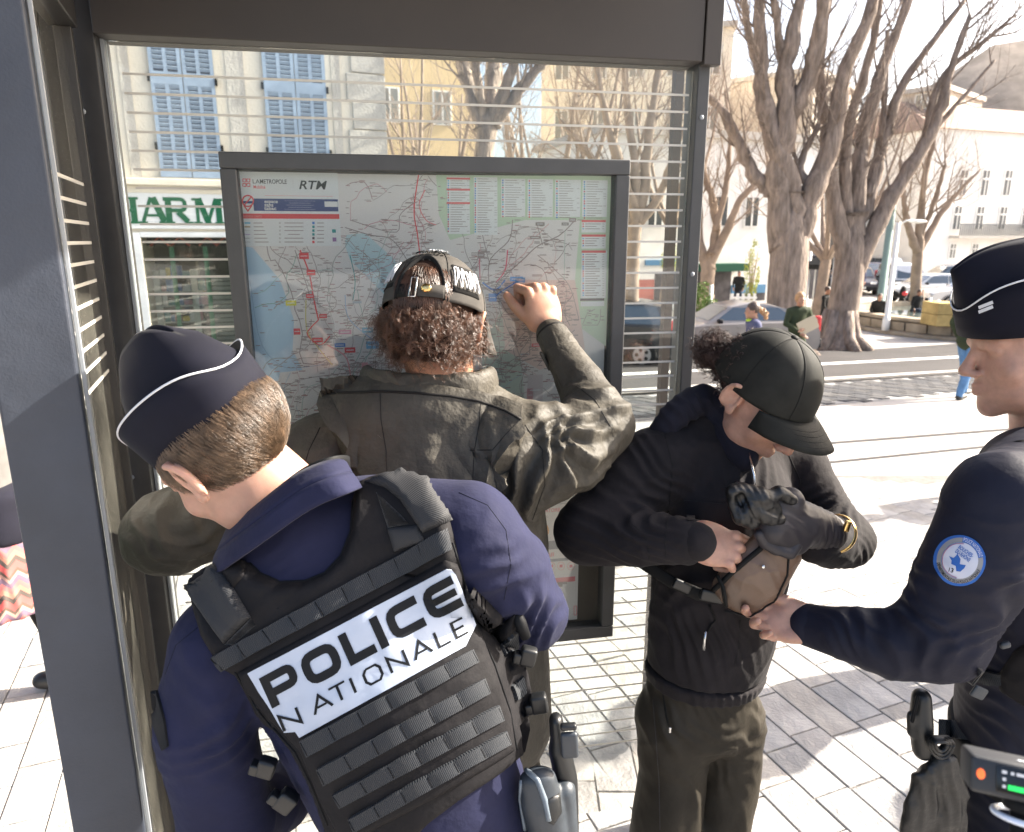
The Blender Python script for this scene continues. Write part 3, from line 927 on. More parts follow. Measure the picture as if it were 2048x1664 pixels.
sh.tube([J(1058, 1225, 1.10), J(1000, 1230, 1.22), J(900, 1210, 1.34)], [0.056, 0.050, 0.040], None, 0.03)
sh.tube([J(560, 1060, 1.08), J(590, 1020, 1.07)], [0.074, 0.06], None, 0.04)
aL = P(455, 1660, 0.93)
fl1 = [(P(370, 1500, 0.88), (-0.35, 0, 1), 0.040, 0.009, 0.10), (P(500, 1480, 0.88), (0.9, 0, 0.35), 0.035, 0.009, 0.10), (P(400, 1340, 0.88), (0.9, 0, 0.4), 0.05, 0.006, 0.08),
       (P(985, 1170, 0.97), (-0.3, 0, 1), 0.036, 0.010, 0.09), (P(1080, 1250, 1.02), (0.9, 0, -0.4), 0.034, 0.008, 0.08), (P(1040, 1090, 0.98), (0.8, 0, -0.6), 0.05, 0.006, 0.08),
       (P(560, 1170, 0.95), (-0.4, 0, 1), 0.03, 0.002, 0.08)]
shirt, bv1 = nets_obj('polo_shirt', [(sh, 0.0055)], M['navy'], off1, fl1, base=0.0022, bdir=(0.7, 1, 1), bscale=9, seed=3)

# skin: head, neck, hands in one mesh
hr1 = Vector((0.33, 0.85, 0.27))
hc1 = P(456, 894, 1.07)
upv = (P(345, 705, 1.10) - hc1)
fr1 = Frame(hc1, hr1, Vector((-0.62, 0.08, 0.72)), 1.17)
bd = SDF()
bd.tube([J(610, 1085, 1.10), J(572, 995, 1.09), hc1 + Vector((0.03, 0.0, -0.03))], [0.070, 0.062, 0.060], None, 0.03)
head_sdf(fr1, bd, ears=False)
earm = SDF()
# the ear nearest the camera is large and clear: build it finely
hd1, _, _ = hand_sdf(P(640, 1500, 1.25), (0.3, 0.8, -0.2), (0, 0, 1), (1, 0, 0), [(20, 20, 10)] * 4)
hd2, _, _ = hand_sdf(P(900, 1210, 1.34), (-0.3, 0.9, 0.0), (0, -0.2, 1), (-1, 0, 0), [(20, 20, 10)] * 4)
ear1 = SDF(); ear(fr1, ear1, -1); ear(fr1, ear1, 1, out=-0.008)
core = SDF(); core.tube([J(600, 1090, 1.10), J(700, 1230, 1.05), J(850, 1600, 0.98), J(930, 1900, 0.98)], [(0.08, 0.06), (0.12, 0.08), (0.12, 0.08), (0.12, 0.08)], side1, 0.03)
core.tube([J(620, 1150, 1.07), J(440, 1300, 1.01), J(455, 1660, 0.99), J(640, 1500, 1.25)], [0.04, 0.04, 0.035, 0.025], None, 0.02)
core.tube([J(720, 1100, 1.07), J(960, 1110, 1.05), J(1055, 1225, 1.11), J(900, 1210, 1.34)], [0.04, 0.04, 0.032, 0.025], None, 0.02)
body1, bvb1 = nets_obj('body', [(bd, 0.0040), (ear1, 0.0018), (hd1, 0.004), (hd2, 0.004), (core, 0.012)], M['skin'], off1)
# hair, combed down towards the nape
def reg1(p):
    x, y, z = p
    if y > 0.045 or z > 0.048: return 0.0
    lim = -0.052 + 0.9 * max(0, y + 0.03) + 0.012 * math.sin(x * 60)
    if abs(x) > 0.066 and z < 0.010: return 0.0 if y > -0.02 else 0.25
    if z < lim - 0.020: return 0
    return 1.0 if z > lim else max(0, 1 - (lim - z) / 0.020) * 0.6
hair1 = short_hair(fr1, M['hair_brown'], off1, 12000, lambda p: 0.018 + 0.014 * min(1, max(0, (p[2] + 0.05) / 0.06)), reg1, lambda q: (q[0] * -0.8 + 0.10, -0.15, -1.0), seed=4, r=0.00040, lift=0.42, rx=(0.0775, 0.0975, 0.0895))
beard = short_hair(fr1, M['hair_brown'], off1, 1800, lambda p: 0.006, lambda p: 1.0 if (-0.120 < p[2] < -0.035 and p[1] > -0.005 and abs(p[0]) > 0.028) else 0.0,
                   lambda q: (0, -0.3, -1), seed=9, r=0.0003, lift=0.3, rx=(0.0585, 0.058, 0.060), c=(0, 0.030, -0.060))
beard.name = 'stubble'
cap1 = empty('side_cap', fr1(0, 0, 0.06), 'dark navy side cap with white piping on the officer bending over at the left', 'cap', 'police side caps')
frc = Frame(fr1(0, -0.010, 0.0), fr1.r, fr1.u - fr1.f * 0.06, 1.08)
garrison_cap(frc, cap1, A=0.080, B=0.106, z0=0.040, hgt=0.152, flap=0.070, dip=0.035, prow=0.70)

# shirt collar: folded band round the neck
def ringband(name, top, bot, mt, parent, thick=0.004):
    n = len(top); vs_ = []; fs = []
    rows = 5
    for j in range(rows):
        t = j / (rows - 1)
        for a, b in zip(top, bot):
            q = a.lerp(b, t); vs_.append(q)
    for j in range(rows - 1):
        for i in range(n - 1):
            fs.append((j * n + i, j * n + i + 1, (j + 1) * n + i + 1, (j + 1) * n + i))
    o = mesh(name, vs_, fs, mt, parent, True)
    so = o.modifiers.new('thickness', 'SOLIDIFY'); so.thickness = thick; so.offset = 0
    return o
def smooth_pts(pts, n=40):
    pts = [Vector(p) for p in pts]; out = []
    m = len(pts)
    for k in range(n + 1):
        t = k / n * (m - 1); i = min(int(t), m - 2); f = t - i
        p0, p1, p2, p3 = pts[max(i - 1, 0)], pts[i], pts[i + 1], pts[min(i + 2, m - 1)]
        out.append(0.5 * ((2 * p1) + (p2 - p0) * f + (2 * p0 - 5 * p1 + 4 * p2 - p3) * f * f + (3 * p1 - p0 - 3 * p2 + p3) * f ** 3))
    return out
ctop = smooth_pts([J(445, 1085, 1.17), J(455, 1060, 1.09), J(480, 1040, 1.03), J(540, 990, 0.99), J(600, 945, 0.99), J(660, 922, 1.01), J(690, 925, 1.08), J(660, 960, 1.18), J(560, 1040, 1.22)])
cbot = smooth_pts([J(420, 1180, 1.16), J(424, 1158, 1.02), J(445, 1140, 0.965), J(525, 1085, 0.935), J(620, 1020, 0.940), J(700, 985, 0.955), J(725, 978, 1.05), J(700, 1010, 1.16), J(590, 1100, 1.22)])
cmid = [a.lerp(b, 0.5) + Vector((0, -0.012, 0.006)) for a, b in zip(ctop, cbot)]
ringband('collar', ctop, cmid, M['navy'], shirt, 0.005)
ringband('collar', cmid, cbot, M['navy'], shirt, 0.005)
itop = [a + Vector((0.004, 0.012, 0.004)) for a in ctop]; ibot = [p + Vector((0.0, 0.03, -0.05)) for p in ctop]
ringband('collar_stand', itop, ibot, M['vest_trim'], shirt, 0.003)

# sleeve patch seen edge-on
panel('sleeve_badge', bv1, [(303, 1385), (316, 1380), (331, 1440), (338, 1492), (327, 1500), (310, 1450)], 0.004, M['ink'], shirt, 8, Yref=0.95)

for q in ([(918, 985), (975, 1010), (1012, 1060), (1022, 1130), (1008, 1200)], [(395, 1255), (352, 1290), (330, 1350)]): seam('seam', bv1, q, 0.0006, M['trousers_navy'], shirt, 0.0)
# trousers and legs below the frame
tr = SDF()
hipc = J(930, 1900, 0.97)
tr.tube([J(895, 1740, 0.965), hipc, hipc + Vector((0.0, 0, -0.12))], [(0.165, 0.12), (0.18, 0.125), (0.17, 0.12)], side1, 0.04)
for s_ in (-1, 1):
    a = hipc + Vector((s_ * 0.09, 0.0, -0.12)); tr.tube([a, Vector((a.x + s_ * 0.05, a.y + 0.05, 0.48)), Vector((a.x + s_ * 0.07, a.y - 0.02, 0.06))], [0.095, 0.068, 0.058], None, 0.04)
nets_obj('trousers', [(tr, 0.010)], M['trousers_navy'], off1, base=0.004, bscale=7)
def shoes(parent, pts, mt=None):
    for p, d in pts:
        mb = MB(); d = Vector(d).normalized(); r_ = Vector((d.y, -d.x, 0)); Mx = Matrix((r_, d, Vector((0, 0, 1)))).transposed()
        p = Vector((p[0], p[1], 0))
        s_ = SDF(); s_.ell(p + Vector((0, 0, 0.05)) - d * 0.02, (0.045, 0.09, 0.05), Mx, 0.02); s_.ell(p + d * 0.10 + Vector((0, 0, 0.035)), (0.045, 0.075, 0.033), Mx, 0.02)
        s_.tube([p - d * 0.03 + Vector((0, 0, 0.05)), p - d * 0.03 + Vector((0, 0, 0.16))], [0.045, 0.05], None, 0.02)
        nets_obj('shoe', [(s_, 0.010)], mt or M['shoe'], parent)
shoes(off1, [((hipc.x - 0.16, hipc.y - 0.0), (-0.2, 1, 0)), ((hipc.x + 0.16, hipc.y), (0.2, 1, 0))])

# ---- ballistic vest
V1 = [(378, 1172), (425, 1128), (470, 1118), (500, 1126), (520, 1146), (560, 1164), (610, 1162), (650, 1146), (682, 1112), (702, 1062), (706, 1000), (714, 972), (760, 955), (850, 962), (900, 1040),
      (912, 1090), (925, 1150), (946, 1230), (965, 1258), (990, 1262), (1012, 1240), (1030, 1228), (1036, 1300), (1052, 1380), (1058, 1460), (1048, 1505), (1000, 1545), (913, 1600), (860, 1640), (835, 1668),
      (830, 1720), (690, 1730), (652, 1642), (622, 1560), (588, 1500), (520, 1430), (470, 1350), (440, 1335), (402, 1270), (385, 1210)]
vest = panel('ballistic_vest', bv1, V1, 0.020, M['vest'], off1, 8, soft=16, wrinkle=0.0016, seed=5)
bvv = BVHTree.FromObject(vest, bpy.context.evaluated_depsgraph_get())
seam('edge_binding', bvv, [(500, 1126), (520, 1146), (560, 1164), (610, 1162), (650, 1146), (682, 1112), (702, 1062), (706, 1000)], 0.0022, M['vest_trim'], vest, 0.0)
seam('edge_binding', bvv, [(905, 1085), (925, 1150), (946, 1230), (990, 1330), (1020, 1420), (1034, 1500)], 0.0018, M['vest_trim'], vest, 0.0)
seam('edge_binding', bvv, [(470, 1345), (520, 1428), (590, 1505), (622, 1570), (655, 1650)], 0.0018, M['vest_trim'], vest, 0.0)
# raised plate pocket
plate = panel('plate_pocket', bvv, [(476, 1345), (540, 1310), (700, 1225), (890, 1120), (915, 1128), (945, 1220), (985, 1330), (1020, 1430), (1030, 1500), (985, 1530), (900, 1580), (800, 1632), (690, 1690), (640, 1600), (600, 1500), (540, 1440), (490, 1380)],
              0.009, M['vest'], vest, 8, soft=12, wrinkle=0.0012, seed=8)
bvp = BVHTree.FromObject(plate, bpy.context.evaluated_depsgraph_get())
def both(px, py): pass
class Multi:
    def __init__(s, *b): s.b = b
    def ray_cast(s, o, d):
        best = (None, None, None, None)
        for b in s.b:
            r = b.ray_cast(o, d)
            if r[0] is not None and (best[0] is None or r[3] < best[3]): best = r
        return best
    def find_nearest(s, p):
        best = None
        for b in s.b:
            r = b.find_nearest(p)
            if best is None or r[3] < best[3]: best = r
        return best
bva = Multi(bvv, bvp, bv1)
def strap(name, bvh, tl, tr_, br, bl, h, mt, parent, bulges=0, **k):
    """webbing strap; sewn down at intervals so that it bulges between the stitches"""
    n = 40; top = [(tl[0] + (tr_[0] - tl[0]) * i / n, tl[1] + (tr_[1] - tl[1]) * i / n) for i in range(n + 1)]
    bot = [(bl[0] + (br[0] - bl[0]) * i / n, bl[1] + (br[1] - bl[1]) * i / n) for i in range(n, -1, -1)]
    o = panel(name, bvh, top + bot, h, mt, parent, 7, **k)
    if bulges:
        me = o.data; a = Vector(tl); ax = Vector(tr_) - a
        uv = me.uv_layers[0].data; seen = {}
        for lp in me.loops:
            u = uv[lp.index].uv; seen[lp.vertex_index] = (u[0] * 100, -u[1] * 100)
        for i, q in seen.items():
            t = (Vector(q) - a).dot(ax) / ax.length_squared * bulges
            v = me.vertices[i]; v.co += (CAM - v.co).normalized() * (0.0035 * abs(math.sin(math.pi * t)) ** 0.6 - 0.0008)
    return o
strap('webbing_row', bva, (424, 1313), (892, 1058), (901, 1100), (445, 1340), 0.005, M['web'], vest, bulges=9)
rows = [((602, 1480), (944, 1299), (955, 1325), (616, 1512)), ((635, 1537), (967, 1357), (978, 1386), (649, 1568)),
        ((667, 1588), (995, 1410), (1005, 1440), (681, 1613)), ((698, 1636), (1010, 1462), (1019, 1488), (709, 1662))]
for r_ in rows: strap('webbing_row', bva, *r_, 0.005, M['web'], vest, bulges=6)
# stitches between loops
for r_ in rows + [((424, 1313), (892, 1058), (901, 1100), (445, 1340))]:
    nb = 6 if r_[0][0] > 500 else 9
    for i in range(nb + 1):
        t = i / nb; t = min(0.992, max(0.008, t))
        a = (r_[0][0] + (r_[1][0] - r_[0][0]) * t, r_[0][1] + (r_[1][1] - r_[0][1]) * t + 3)
        b = (r_[3][0] + (r_[2][0] - r_[3][0]) * t, r_[3][1] + (r_[2][1] - r_[3][1]) * t - 3)
        seam('stitch', bva, [a, b], 0.0007, M['vest_trim'], vest, 0.0052)
# white label with lettering
lab = panel('police_label', bva, [(497, 1346), (700, 1240), (893, 1138), (903, 1139), (911, 1150), (931, 1200), (950, 1250), (944, 1262), (930, 1292), (780, 1376), (600, 1474), (592, 1462), (570, 1464), (530, 1400)], 0.0022, M['label_white'], vest, 8, wrinkle=0.0006)
bvl = BVHTree.FromObject(lab, bpy.context.evaluated_depsgraph_get())
def aff(o, ex, ey): return lambda p: (o[0] + ex[0] * p[0] + ey[0] * p[1], o[1] + ex[1] * p[0] + ey[1] * p[1])
def letters(name, bvh, polys, fn, h, mt, parent, step=7):
    pp = [[fn(q) for q in poly] for poly in polys]
    return panel(name, bvh, pp, h, mt, parent, step, skirt=False, smooth=True)
# POLICE, unit height, drawn as bands with cut corners
w = 0.27
def rc(pts, r, closed=False):
    out = []; n = len(pts)
    for i, p in enumerate(pts):
        p = Vector(p)
        if not closed and i in (0, n - 1): out.append(tuple(p)); continue
        a = Vector(pts[i - 1]); b = Vector(pts[(i + 1) % n]); ra = min(r, (a - p).length / 2.01); rb = min(r, (b - p).length / 2.01)
        A_ = p + (a - p).normalized() * ra; B_ = p + (b - p).normalized() * rb
        for k in range(5):
            t = k / 4; out.append(tuple(A_ * (1 - t) ** 2 + p * 2 * t * (1 - t) + B_ * t * t))
    return out
def P_(x0): return stroke_poly([(x0 + w / 2, 0), (x0 + w / 2, 0.865)], w) + stroke_poly(rc([(x0 + w + 0.001, 0.875), (x0 + 0.98, 0.875), (x0 + 0.98, 0.42), (x0 + w + 0.001, 0.42)], 0.2), 0.25)+ [[(x0,0.865),(x0+w,0.865),(x0+w,1.0),(x0,1.0)]]
def O_(x0): return stroke_poly(rc([(x0 + 0.135, 0.865), (x0 + 1.06, 0.865), (x0 + 1.06, 0.135), (x0 + 0.135, 0.135)], 0.30, True), w, True)
def L_(x0): return stroke_poly([(x0 + w / 2, 1.0), (x0 + w / 2, 0.135), (x0 + 0.92, 0.135)], w)
def I_(x0): return stroke_poly([(x0 + w / 2, 0.0), (x0 + w / 2, 1.0)], w)
def C_(x0): return stroke_poly(rc([(x0 + 1.08, 0.865), (x0 + 0.135, 0.865), (x0 + 0.135, 0.135), (x0 + 1.08, 0.135)], 0.28), w)
def E_(x0): return C_(x0) + stroke_poly([(x0 + w + 0.001, 0.5), (x0 + 1.04, 0.5)], 0.22)
polyP = P_(0) + O_(1.30) + L_(2.68) + I_(3.74) + C_(4.20) + E_(5.46)
Wd = 6.56
fP = aff((545, 1417), ((929 - 545) / Wd, (1210 - 1417) / Wd), (-27, -60))
letters('lettering', bvl, polyP, fP, 0.0008, M['ink'], lab)
def glyphs(txt, x0, w_, st=0.13):
    """thin wide capitals drawn as strokes in a unit box"""
    G_ = {'N': [[(0, 0), (0, 1), (1, 0), (1, 1)]], 'A': [[(0, 0), (0.5, 1), (1, 0)], [(0.24, 0.32), (0.76, 0.32)]], 'T': [[(0, 1), (1, 1)], [(0.5, 0.94), (0.5, 0)]],
          'I': [[(0.5, 0), (0.5, 1)]], 'O': [[(0.2, 1), (0.8, 1), (1, 0.75), (1, 0.25), (0.8, 0), (0.2, 0), (0, 0.25), (0, 0.75), (0.2, 1)]], 'L': [[(0, 1), (0, 0), (1, 0)]],
          'E': [[(1, 1), (0, 1), (0, 0), (1, 0)], [(0.06, 0.5), (0.85, 0.5)]], 'R': [[(0, 0), (0, 1), (0.8, 1), (1, 0.85), (1, 0.6), (0.8, 0.48), (0.07, 0.48)], [(0.5, 0.45), (1, 0)]],
          'M': [[(0, 0), (0, 1), (0.5, 0.3), (1, 1), (1, 0)]], 'P': [[(0, 0), (0, 1), (0.8, 1), (1, 0.85), (1, 0.6), (0.8, 0.48), (0.07, 0.48)]], 'H': [[(0, 0), (0, 1)], [(1, 0), (1, 1)], [(0.07, .5), (.93, .5)]],
          'U': [[(0, 1), (0, 0.2), (0.2, 0), (0.8, 0), (1, 0.2), (1, 1)]], 'C': [[(1, 1), (0.2, 1), (0, 0.8), (0, 0.2), (0.2, 0), (1, 0)]],
          'S': [[(1, 1), (0.15, 1), (0, 0.85), (0, 0.6), (0.15, 0.5), (0.85, 0.5), (1, 0.4), (1, 0.15), (0.85, 0), (0, 0)]]}
    out = []
    for pl in G_[txt]:
        hx = w_ if txt != 'I' else w_
        out += stroke_poly([(x0 + q[0] * hx, q[1]) for q in pl], st)
    return out
xsN = [(0, 'N', .9), (1.62, 'A', .95), (2.65, 'T', .85), (3.55, 'I', .5), (4.45, 'O', .85), (5.75, 'N', .85), (7.0, 'A', .9), (8.28, 'L', .6), (9.2, 'E', .6)]
pn = []
for x, ch, ww in xsN: pn += glyphs(ch, x, ww, 0.14)
fN = aff((570, 1462), ((936 - 570) / 9.8, (1264 - 1462) / 9.8), (-12, -29))
letters('lettering', bvl, pn, fN, 0.0008, M['ink'], lab)

# shoulder flaps
def flap(pts, h, name='shoulder_flap', mt=None): return panel(name, bva, pts, h, mt or M['web2'], vest, 8, soft=5, wrinkle=0.001)
flap([(752, 984), (800, 1028), (818, 1048), (776, 1056)], 0.004, 'velcro_patch', M['velcro'])
flap([(774, 1056), (836, 1050), (850, 1084), (788, 1104)], 0.005, 'strap_end')
flap([(730, 962), (802, 943), (850, 960), (906, 1040), (846, 1066), (800, 1000), (770, 975)], 0.013)
flap([(374, 1172), (432, 1128), (452, 1150), (502, 1234), (447, 1288), (388, 1205)], 0.013)
flap([(440, 1140), (472, 1120), (492, 1122), (488, 1150), (468, 1176)], 0.006, 'strap_end', M['vest'])
flap([(502, 1236), (512, 1250), (466, 1290), (448, 1290)], 0.004, 'velcro_patch', M['velcro'])
# cord keepers and side straps
def keeper(px, py, Y, s_, rz=0.0, tilt=0.0):
    mb = MB(); R_ = Matrix.Rotation(rz, 3, 'Y') @ Matrix.Rotation(tilt, 3, 'Z')
    mb.box(P(px, py, Y), (0.026 * s_, 0.020 * s_, 0.030 * s_), R_, 0, 0.005)
    mb.box(P(px, py, Y) + R_ @ Vector((-0.016 * s_, 0, -0.006)), (0.014, 0.018, 0.018), R_, 0, 0.003)
    mb.build('strap_keeper', M['black_plastic'], vest, True)
keeper(1056, 1312, 1.0, 1.0, RAD(15)); keeper(1078, 1406, 1.0, 1.05, RAD(-10)); keeper(533, 1535, 0.9, 1.0, RAD(20)); keeper(572, 1602, 0.9, 1.1, RAD(40))
mb = MB(); mb.tube([P(1030, 1215, 1.0), P(1040, 1245, 0.99), P(1052, 1275, 0.99)], [0.006, 0.010, 0.008], n=8, flat=(1, 0, 0)); mb.build('strap_end', M['vest_trim'], vest, True)
for (a, b, c_, d_) in (((1000, 1290), (1030, 1262), (1036, 1290), (1010, 1312)), ((1022, 1372), (1046, 1350), (1052, 1382), (1030, 1400))):
    panel('strap_end', bva, [a, b, c_, d_], 0.006, M['web'], vest, 8)

# ---- duty belt, holster and pistol
belt = SDF(); belt.tube([J(918, 1690, 0.966), J(924, 1745, 0.966)], [(0.176, 0.132), (0.178, 0.134)], side1, 0.01, capk=0.12)
blt, bvb = nets_obj('duty_belt', [(belt, 0.006)], M['vest_trim'], off1)
gun = empty('pistol', P(1130, 1500, 0.95), 'black pistol grip rising from the holster at the hip of the officer bending over', 'pistol')
gx = (P(1150, 1500, .95) - P(1110, 1500, .95)).normalized()
def along(a, b): return (b - a).normalized()
gs = SDF()
gs.tube([P(1112, 1440, 0.965), P(1118, 1500, 0.955), P(1126, 1540, 0.955)], [(0.011, 0.017), (0.013, 0.019), (0.015, 0.02)], (1, 0, 0), 0.006)
gs.tube([P(1120, 1500, 0.955), P(1135, 1560, 0.95), P(1140, 1640, 0.945), P(1142, 1760, 0.94)], [0.016, 0.016, 0.014, 0.013], None, 0.01)
nets_obj('frame', [(gs, 0.0028)], M['black_plastic'], gun)
bp_ = MB(); Rg = Matrix.Rotation(RAD(-4), 3, 'Y')
bp_.box(P(1139, 1490, 0.932), (0.026, 0.010, 0.044), Rg, 0, 0.0048); bp_.build('magazine_base', M['holster'], gun, True)
bp_ = MB(); bp_.box(P(1137, 1453, 0.936), (0.025, 0.012, 0.010), Rg, 0, 0.004); bp_.build('magazine_lip', M['black_plastic'], gun, True)
hol = empty('holster', P(1090, 1600, 0.92), 'grey and black moulded holster on the belt of the officer bending over', 'holster')
hs = SDF()
hs.tube([P(1075, 1560, 0.925), P(1085, 1610, 0.918), P(1100, 1680, 0.915), P(1110, 1800, 0.915)], [(0.029, 0.020), (0.033, 0.024), (0.030, 0.022), (0.026, 0.02)], (1, 0, 0), 0.01)
hs.tube([P(1128, 1580, 0.935), P(1137, 1680, 0.93), P(1140, 1800, 0.93)], [(0.018, 0.02), (0.016, 0.02), (0.014, 0.02)], (1, 0, 0), 0.004)
ho, bvh_ = nets_obj('shell', [(hs, 0.0032)], M['holster'], hol)
for pts, r_ in (([(1052, 1540), (1075, 1560), (1090, 1600), (1098, 1640)], 0.0045), ([(1042, 1560), (1040, 1600), (1050, 1660)], 0.003)):
    seam('raised_edge', bvh_, pts, r_, M['holster_edge'], ho, 0.0, Yref=0.92)
panel('thumb_plate', bvh_, [(1085, 1605), (1120, 1585), (1124, 1625), (1108, 1650), (1096, 1645)], 0.003, M['black_plastic'], ho, 6, soft=4, Yref=.92)
# ================================================================== board plane (the shelter's back wall is parallel to it)
YAW = RAD(10.6)
BD = Vector((math.cos(YAW), math.sin(YAW), 0)); BN = Vector((math.sin(YAW), -math.cos(YAW), 0))      # along, towards the viewer
B0 = P(1024, 700, 1.76)
def on_plane(px, py, off=0.0):
    d = ray(px, py); o = B0 + BN * off
    t = (o - CAM).dot(BN) / d.dot(BN); return CAM + d * t
# ================================================================== man pointing at the map
man = empty('person', (P(880, 1300, 1.42).x, 1.42, 0), 'man in olive black rain jacket pointing at the transport map, seen from behind', 'person')
sideM = Vector((1, 0.10, -0.02)).normalized()
jk = SDF()
jk.tube([J(868, 850, 1.42), J(885, 950, 1.40), J(905, 1100, 1.40), J(915, 1300, 1.40), J(920, 1450, 1.40)], [(0.170, 0.100), (0.205, 0.125), (0.205, 0.130), (0.20, 0.13), (0.21, 0.14)], sideM, 0.04)
jk.tube([J(660, 905, 1.40), J(760, 850, 1.42), J(870, 820, 1.43), J(980, 860, 1.41), J(1065, 905, 1.38)], [0.070, 0.070, 0.07, 0.075, 0.088], None, 0.05)
jk.tube([J(1055, 915, 1.38), J(1130, 900, 1.40), J(1195, 850, 1.45)], [0.102, 0.092, 0.066], None, 0.04)                 # right upper arm
jk.tube([J(1198, 850, 1.45), J(1165, 775, 1.53), J(1116, 690, 1.615)], [0.066, 0.054, 0.0395], None, 0.03)
jk.tube([J(655, 915, 1.39), J(560, 950, 1.36), J(400, 1040, 1.28), J(330, 1070, 1.26)], [0.085, 0.082, 0.075, 0.070], None, 0.04)        # left arm, elbow out
jk.tube([J(335, 1065, 1.26), J(400, 1010, 1.40), J(480, 960, 1.54)], [0.070, 0.056, 0.042], None, 0.04)
flm = [(P(1205, 800, 1.42), (0.2, 0, 1), 0.050, 0.010, 0.08), (P(1150, 890, 1.32), (-0.55, 0, 0.85), 0.055, 0.013, 0.12), (P(1060, 960, 1.28), (0.90, 0, 0.10), 0.050, 0.015, 0.15),
       (P(1130, 760, 1.50), (0.3, 0, 1), 0.045, 0.004, 0.08), (P(620, 930, 1.30), (0.7, 0, 0.5), 0.055, 0.007, 0.12), (P(330, 1020, 1.2), (0.75, 0, 0.4), 0.055, 0.010, 0.10), (P(430, 1050, 1.25), (0.1, 0, 1), 0.06, 0.007, 0.12),
       (P(960, 950, 1.27), (0.9, 0, 0.2), 0.06, 0.007, 0.12)]
jacket, bvj = nets_obj('rain_jacket', [(jk, 0.0055)], M['jacket'], man, flm, base=0.0040, bdir=(1.0, 1, 0.7), bscale=7, seed=11, sm=1)
for q in ([(1050, 850), (1085, 900), (1090, 970), (1065, 1040)], [(1150, 770), (1190, 800), (1225, 860)], [(640, 855), (618, 900), (600, 960)]): seam('seam', bvj, q, 0.0010, M['jacket_seam'], jacket)
# cuff rim and tab
cuf = MB(); cc = P(1116, 690, 1.615); ax = (P(1116, 690, 1.615) - P(1165, 775, 1.53)).normalized()
a1 = ax.orthogonal().normalized(); a2 = ax.cross(a1)
cuf.tube([cc + ax * 0.036 + (a1 * math.cos(t) + a2 * math.sin(t)) * 0.0345 for t in [i * math.pi / 12 for i in range(25)]], 0.0035, n=6)
cuf.build('cuff', M['jacket_seam'], jacket, True)
sl = SDF(); sl.tube([cc - ax * 0.02, cc + ax * 0.034], [0.042, 0.0365], None, 0.01)
nets_obj('cuff', [(sl, 0.003)], M['jacket'], jacket, base=0.001, bscale=20)
tb = MB(); tb.box(P(1090, 722, 1.58), (0.006, 0.02, 0.045), Matrix.Rotation(RAD(-28), 3, 'Y'), 0, 0.002); tb.build('cuff_tab', M['jacket'], jacket, True)
# head
frm = frame_fwd(P(868, 652, 1.385), Vector((0.14, 0.93, -0.16)), Vector((0.05, 0.15, 1)), 1.06)
hm = SDF(); head_sdf(frm, hm, ears=False)
hm.tube([P(868, 652, 1.385) + Vector((0.01, -0.01, -0.04)), J(885, 770, 1.40), J(880, 860, 1.41)], [0.056, 0.060, 0.075], None, 0.03)
em = SDF(); ear(frm, em, 1); ear(frm, em, -1)
# fist: knuckles up, index finger towards the map
wr = P(1098, 656, 1.655)
hsd, HL, HM = hand_sdf(wr, (-0.24, 0.16, 0.93), (0.42, -0.86, 0.22), (-0.9, -0.3, 0.1), [(66, 84, 40), (80, 96, 50), (84, 98, 50), (88, 100, 55)], 1.04,
                   thumb_pose=[(0.022, 0.018, -0.008), (0.044, 0.040, -0.016), (0.056, 0.066, -0.026), (0.062, 0.092, -0.038)], tk=1.1)
lh, _, _ = hand_sdf(P(480, 960, 1.54), (0.3, 0.8, 0.3), (0, -0.3, 1), (1, 0, 0), [(10, 10, 5)] * 4)
corem = SDF(); corem.tube([J(870, 850, 1.42), J(905, 1100, 1.40), J(920, 1450, 1.40)], [(0.1, 0.06), (0.13, 0.08), (0.13, 0.08)], sideM, 0.02)
corem.tube([J(880, 880, 1.42), J(1060, 930, 1.39), J(1195, 850, 1.46), wr], [0.05, 0.045, 0.035, 0.026], None, 0.02)
corem.tube([J(860, 880, 1.42), J(655, 930, 1.39), J(340, 1060, 1.27), J(480, 960, 1.54)], [0.05, 0.045, 0.035, 0.026], None, 0.02)
nets_obj('body', [(hm, 0.0042), (em, 0.002), (hsd, 0.0021), (lh, 0.004), (corem, 0.012)], M['skin_tan'], man)
# curly hair under the cap
rng = np.random.RandomState(7); roots = []
Rm = np.array(frm.M); om = np.array(frm.c); rxh = np.array((0.078, 0.098, 0.088)); ch_ = np.array((0, -0.012, 0.03))
while len(roots) < 900:
    d = rng.normal(size=3); d /= np.linalg.norm(d); q = ch_ + d * rxh
    if q[1] > 0.012 or q[2] > 0.022 or q[2] < -0.045: continue
    if abs(q[0]) > 0.072 and q[1] > -0.022 : continue
    n = d / rxh; n /= np.linalg.norm(n)
    roots.append((om + Rm @ q * frm.sc, Rm @ n))
curly_hair('hair', roots, M['hair_dark'], man, seed=3, r=0.00042, pitch=0.011, rad=(0.004, 0.009), length=(0.026, 0.050), grav=0.40, seg=20)
hu = SDF(); frm.e(hu, (0, -0.014, 0.035), (0.0775, 0.0965, 0.0895)); frm.e(hu, (0, -0.05, -0.03), (0.070, 0.058, 0.035))
nets_obj('hair', [(hu, 0.005)], M['hair_base'], man, base=0.0012, bscale=60)
short_hair(frm, M['hair_dark'], man, 1500, lambda p: 0.022, lambda p: 1.0 if p[1] < -0.05 and 0.035 < p[2] < 0.100 and abs(p[0]) < 0.048 else 0.0, lambda q: (q[0] * 3 + 0.05, 0, -1.0), seed=19, r=0.0005, lift=0.10, rx=(0.0785, 0.0975, 0.0905))
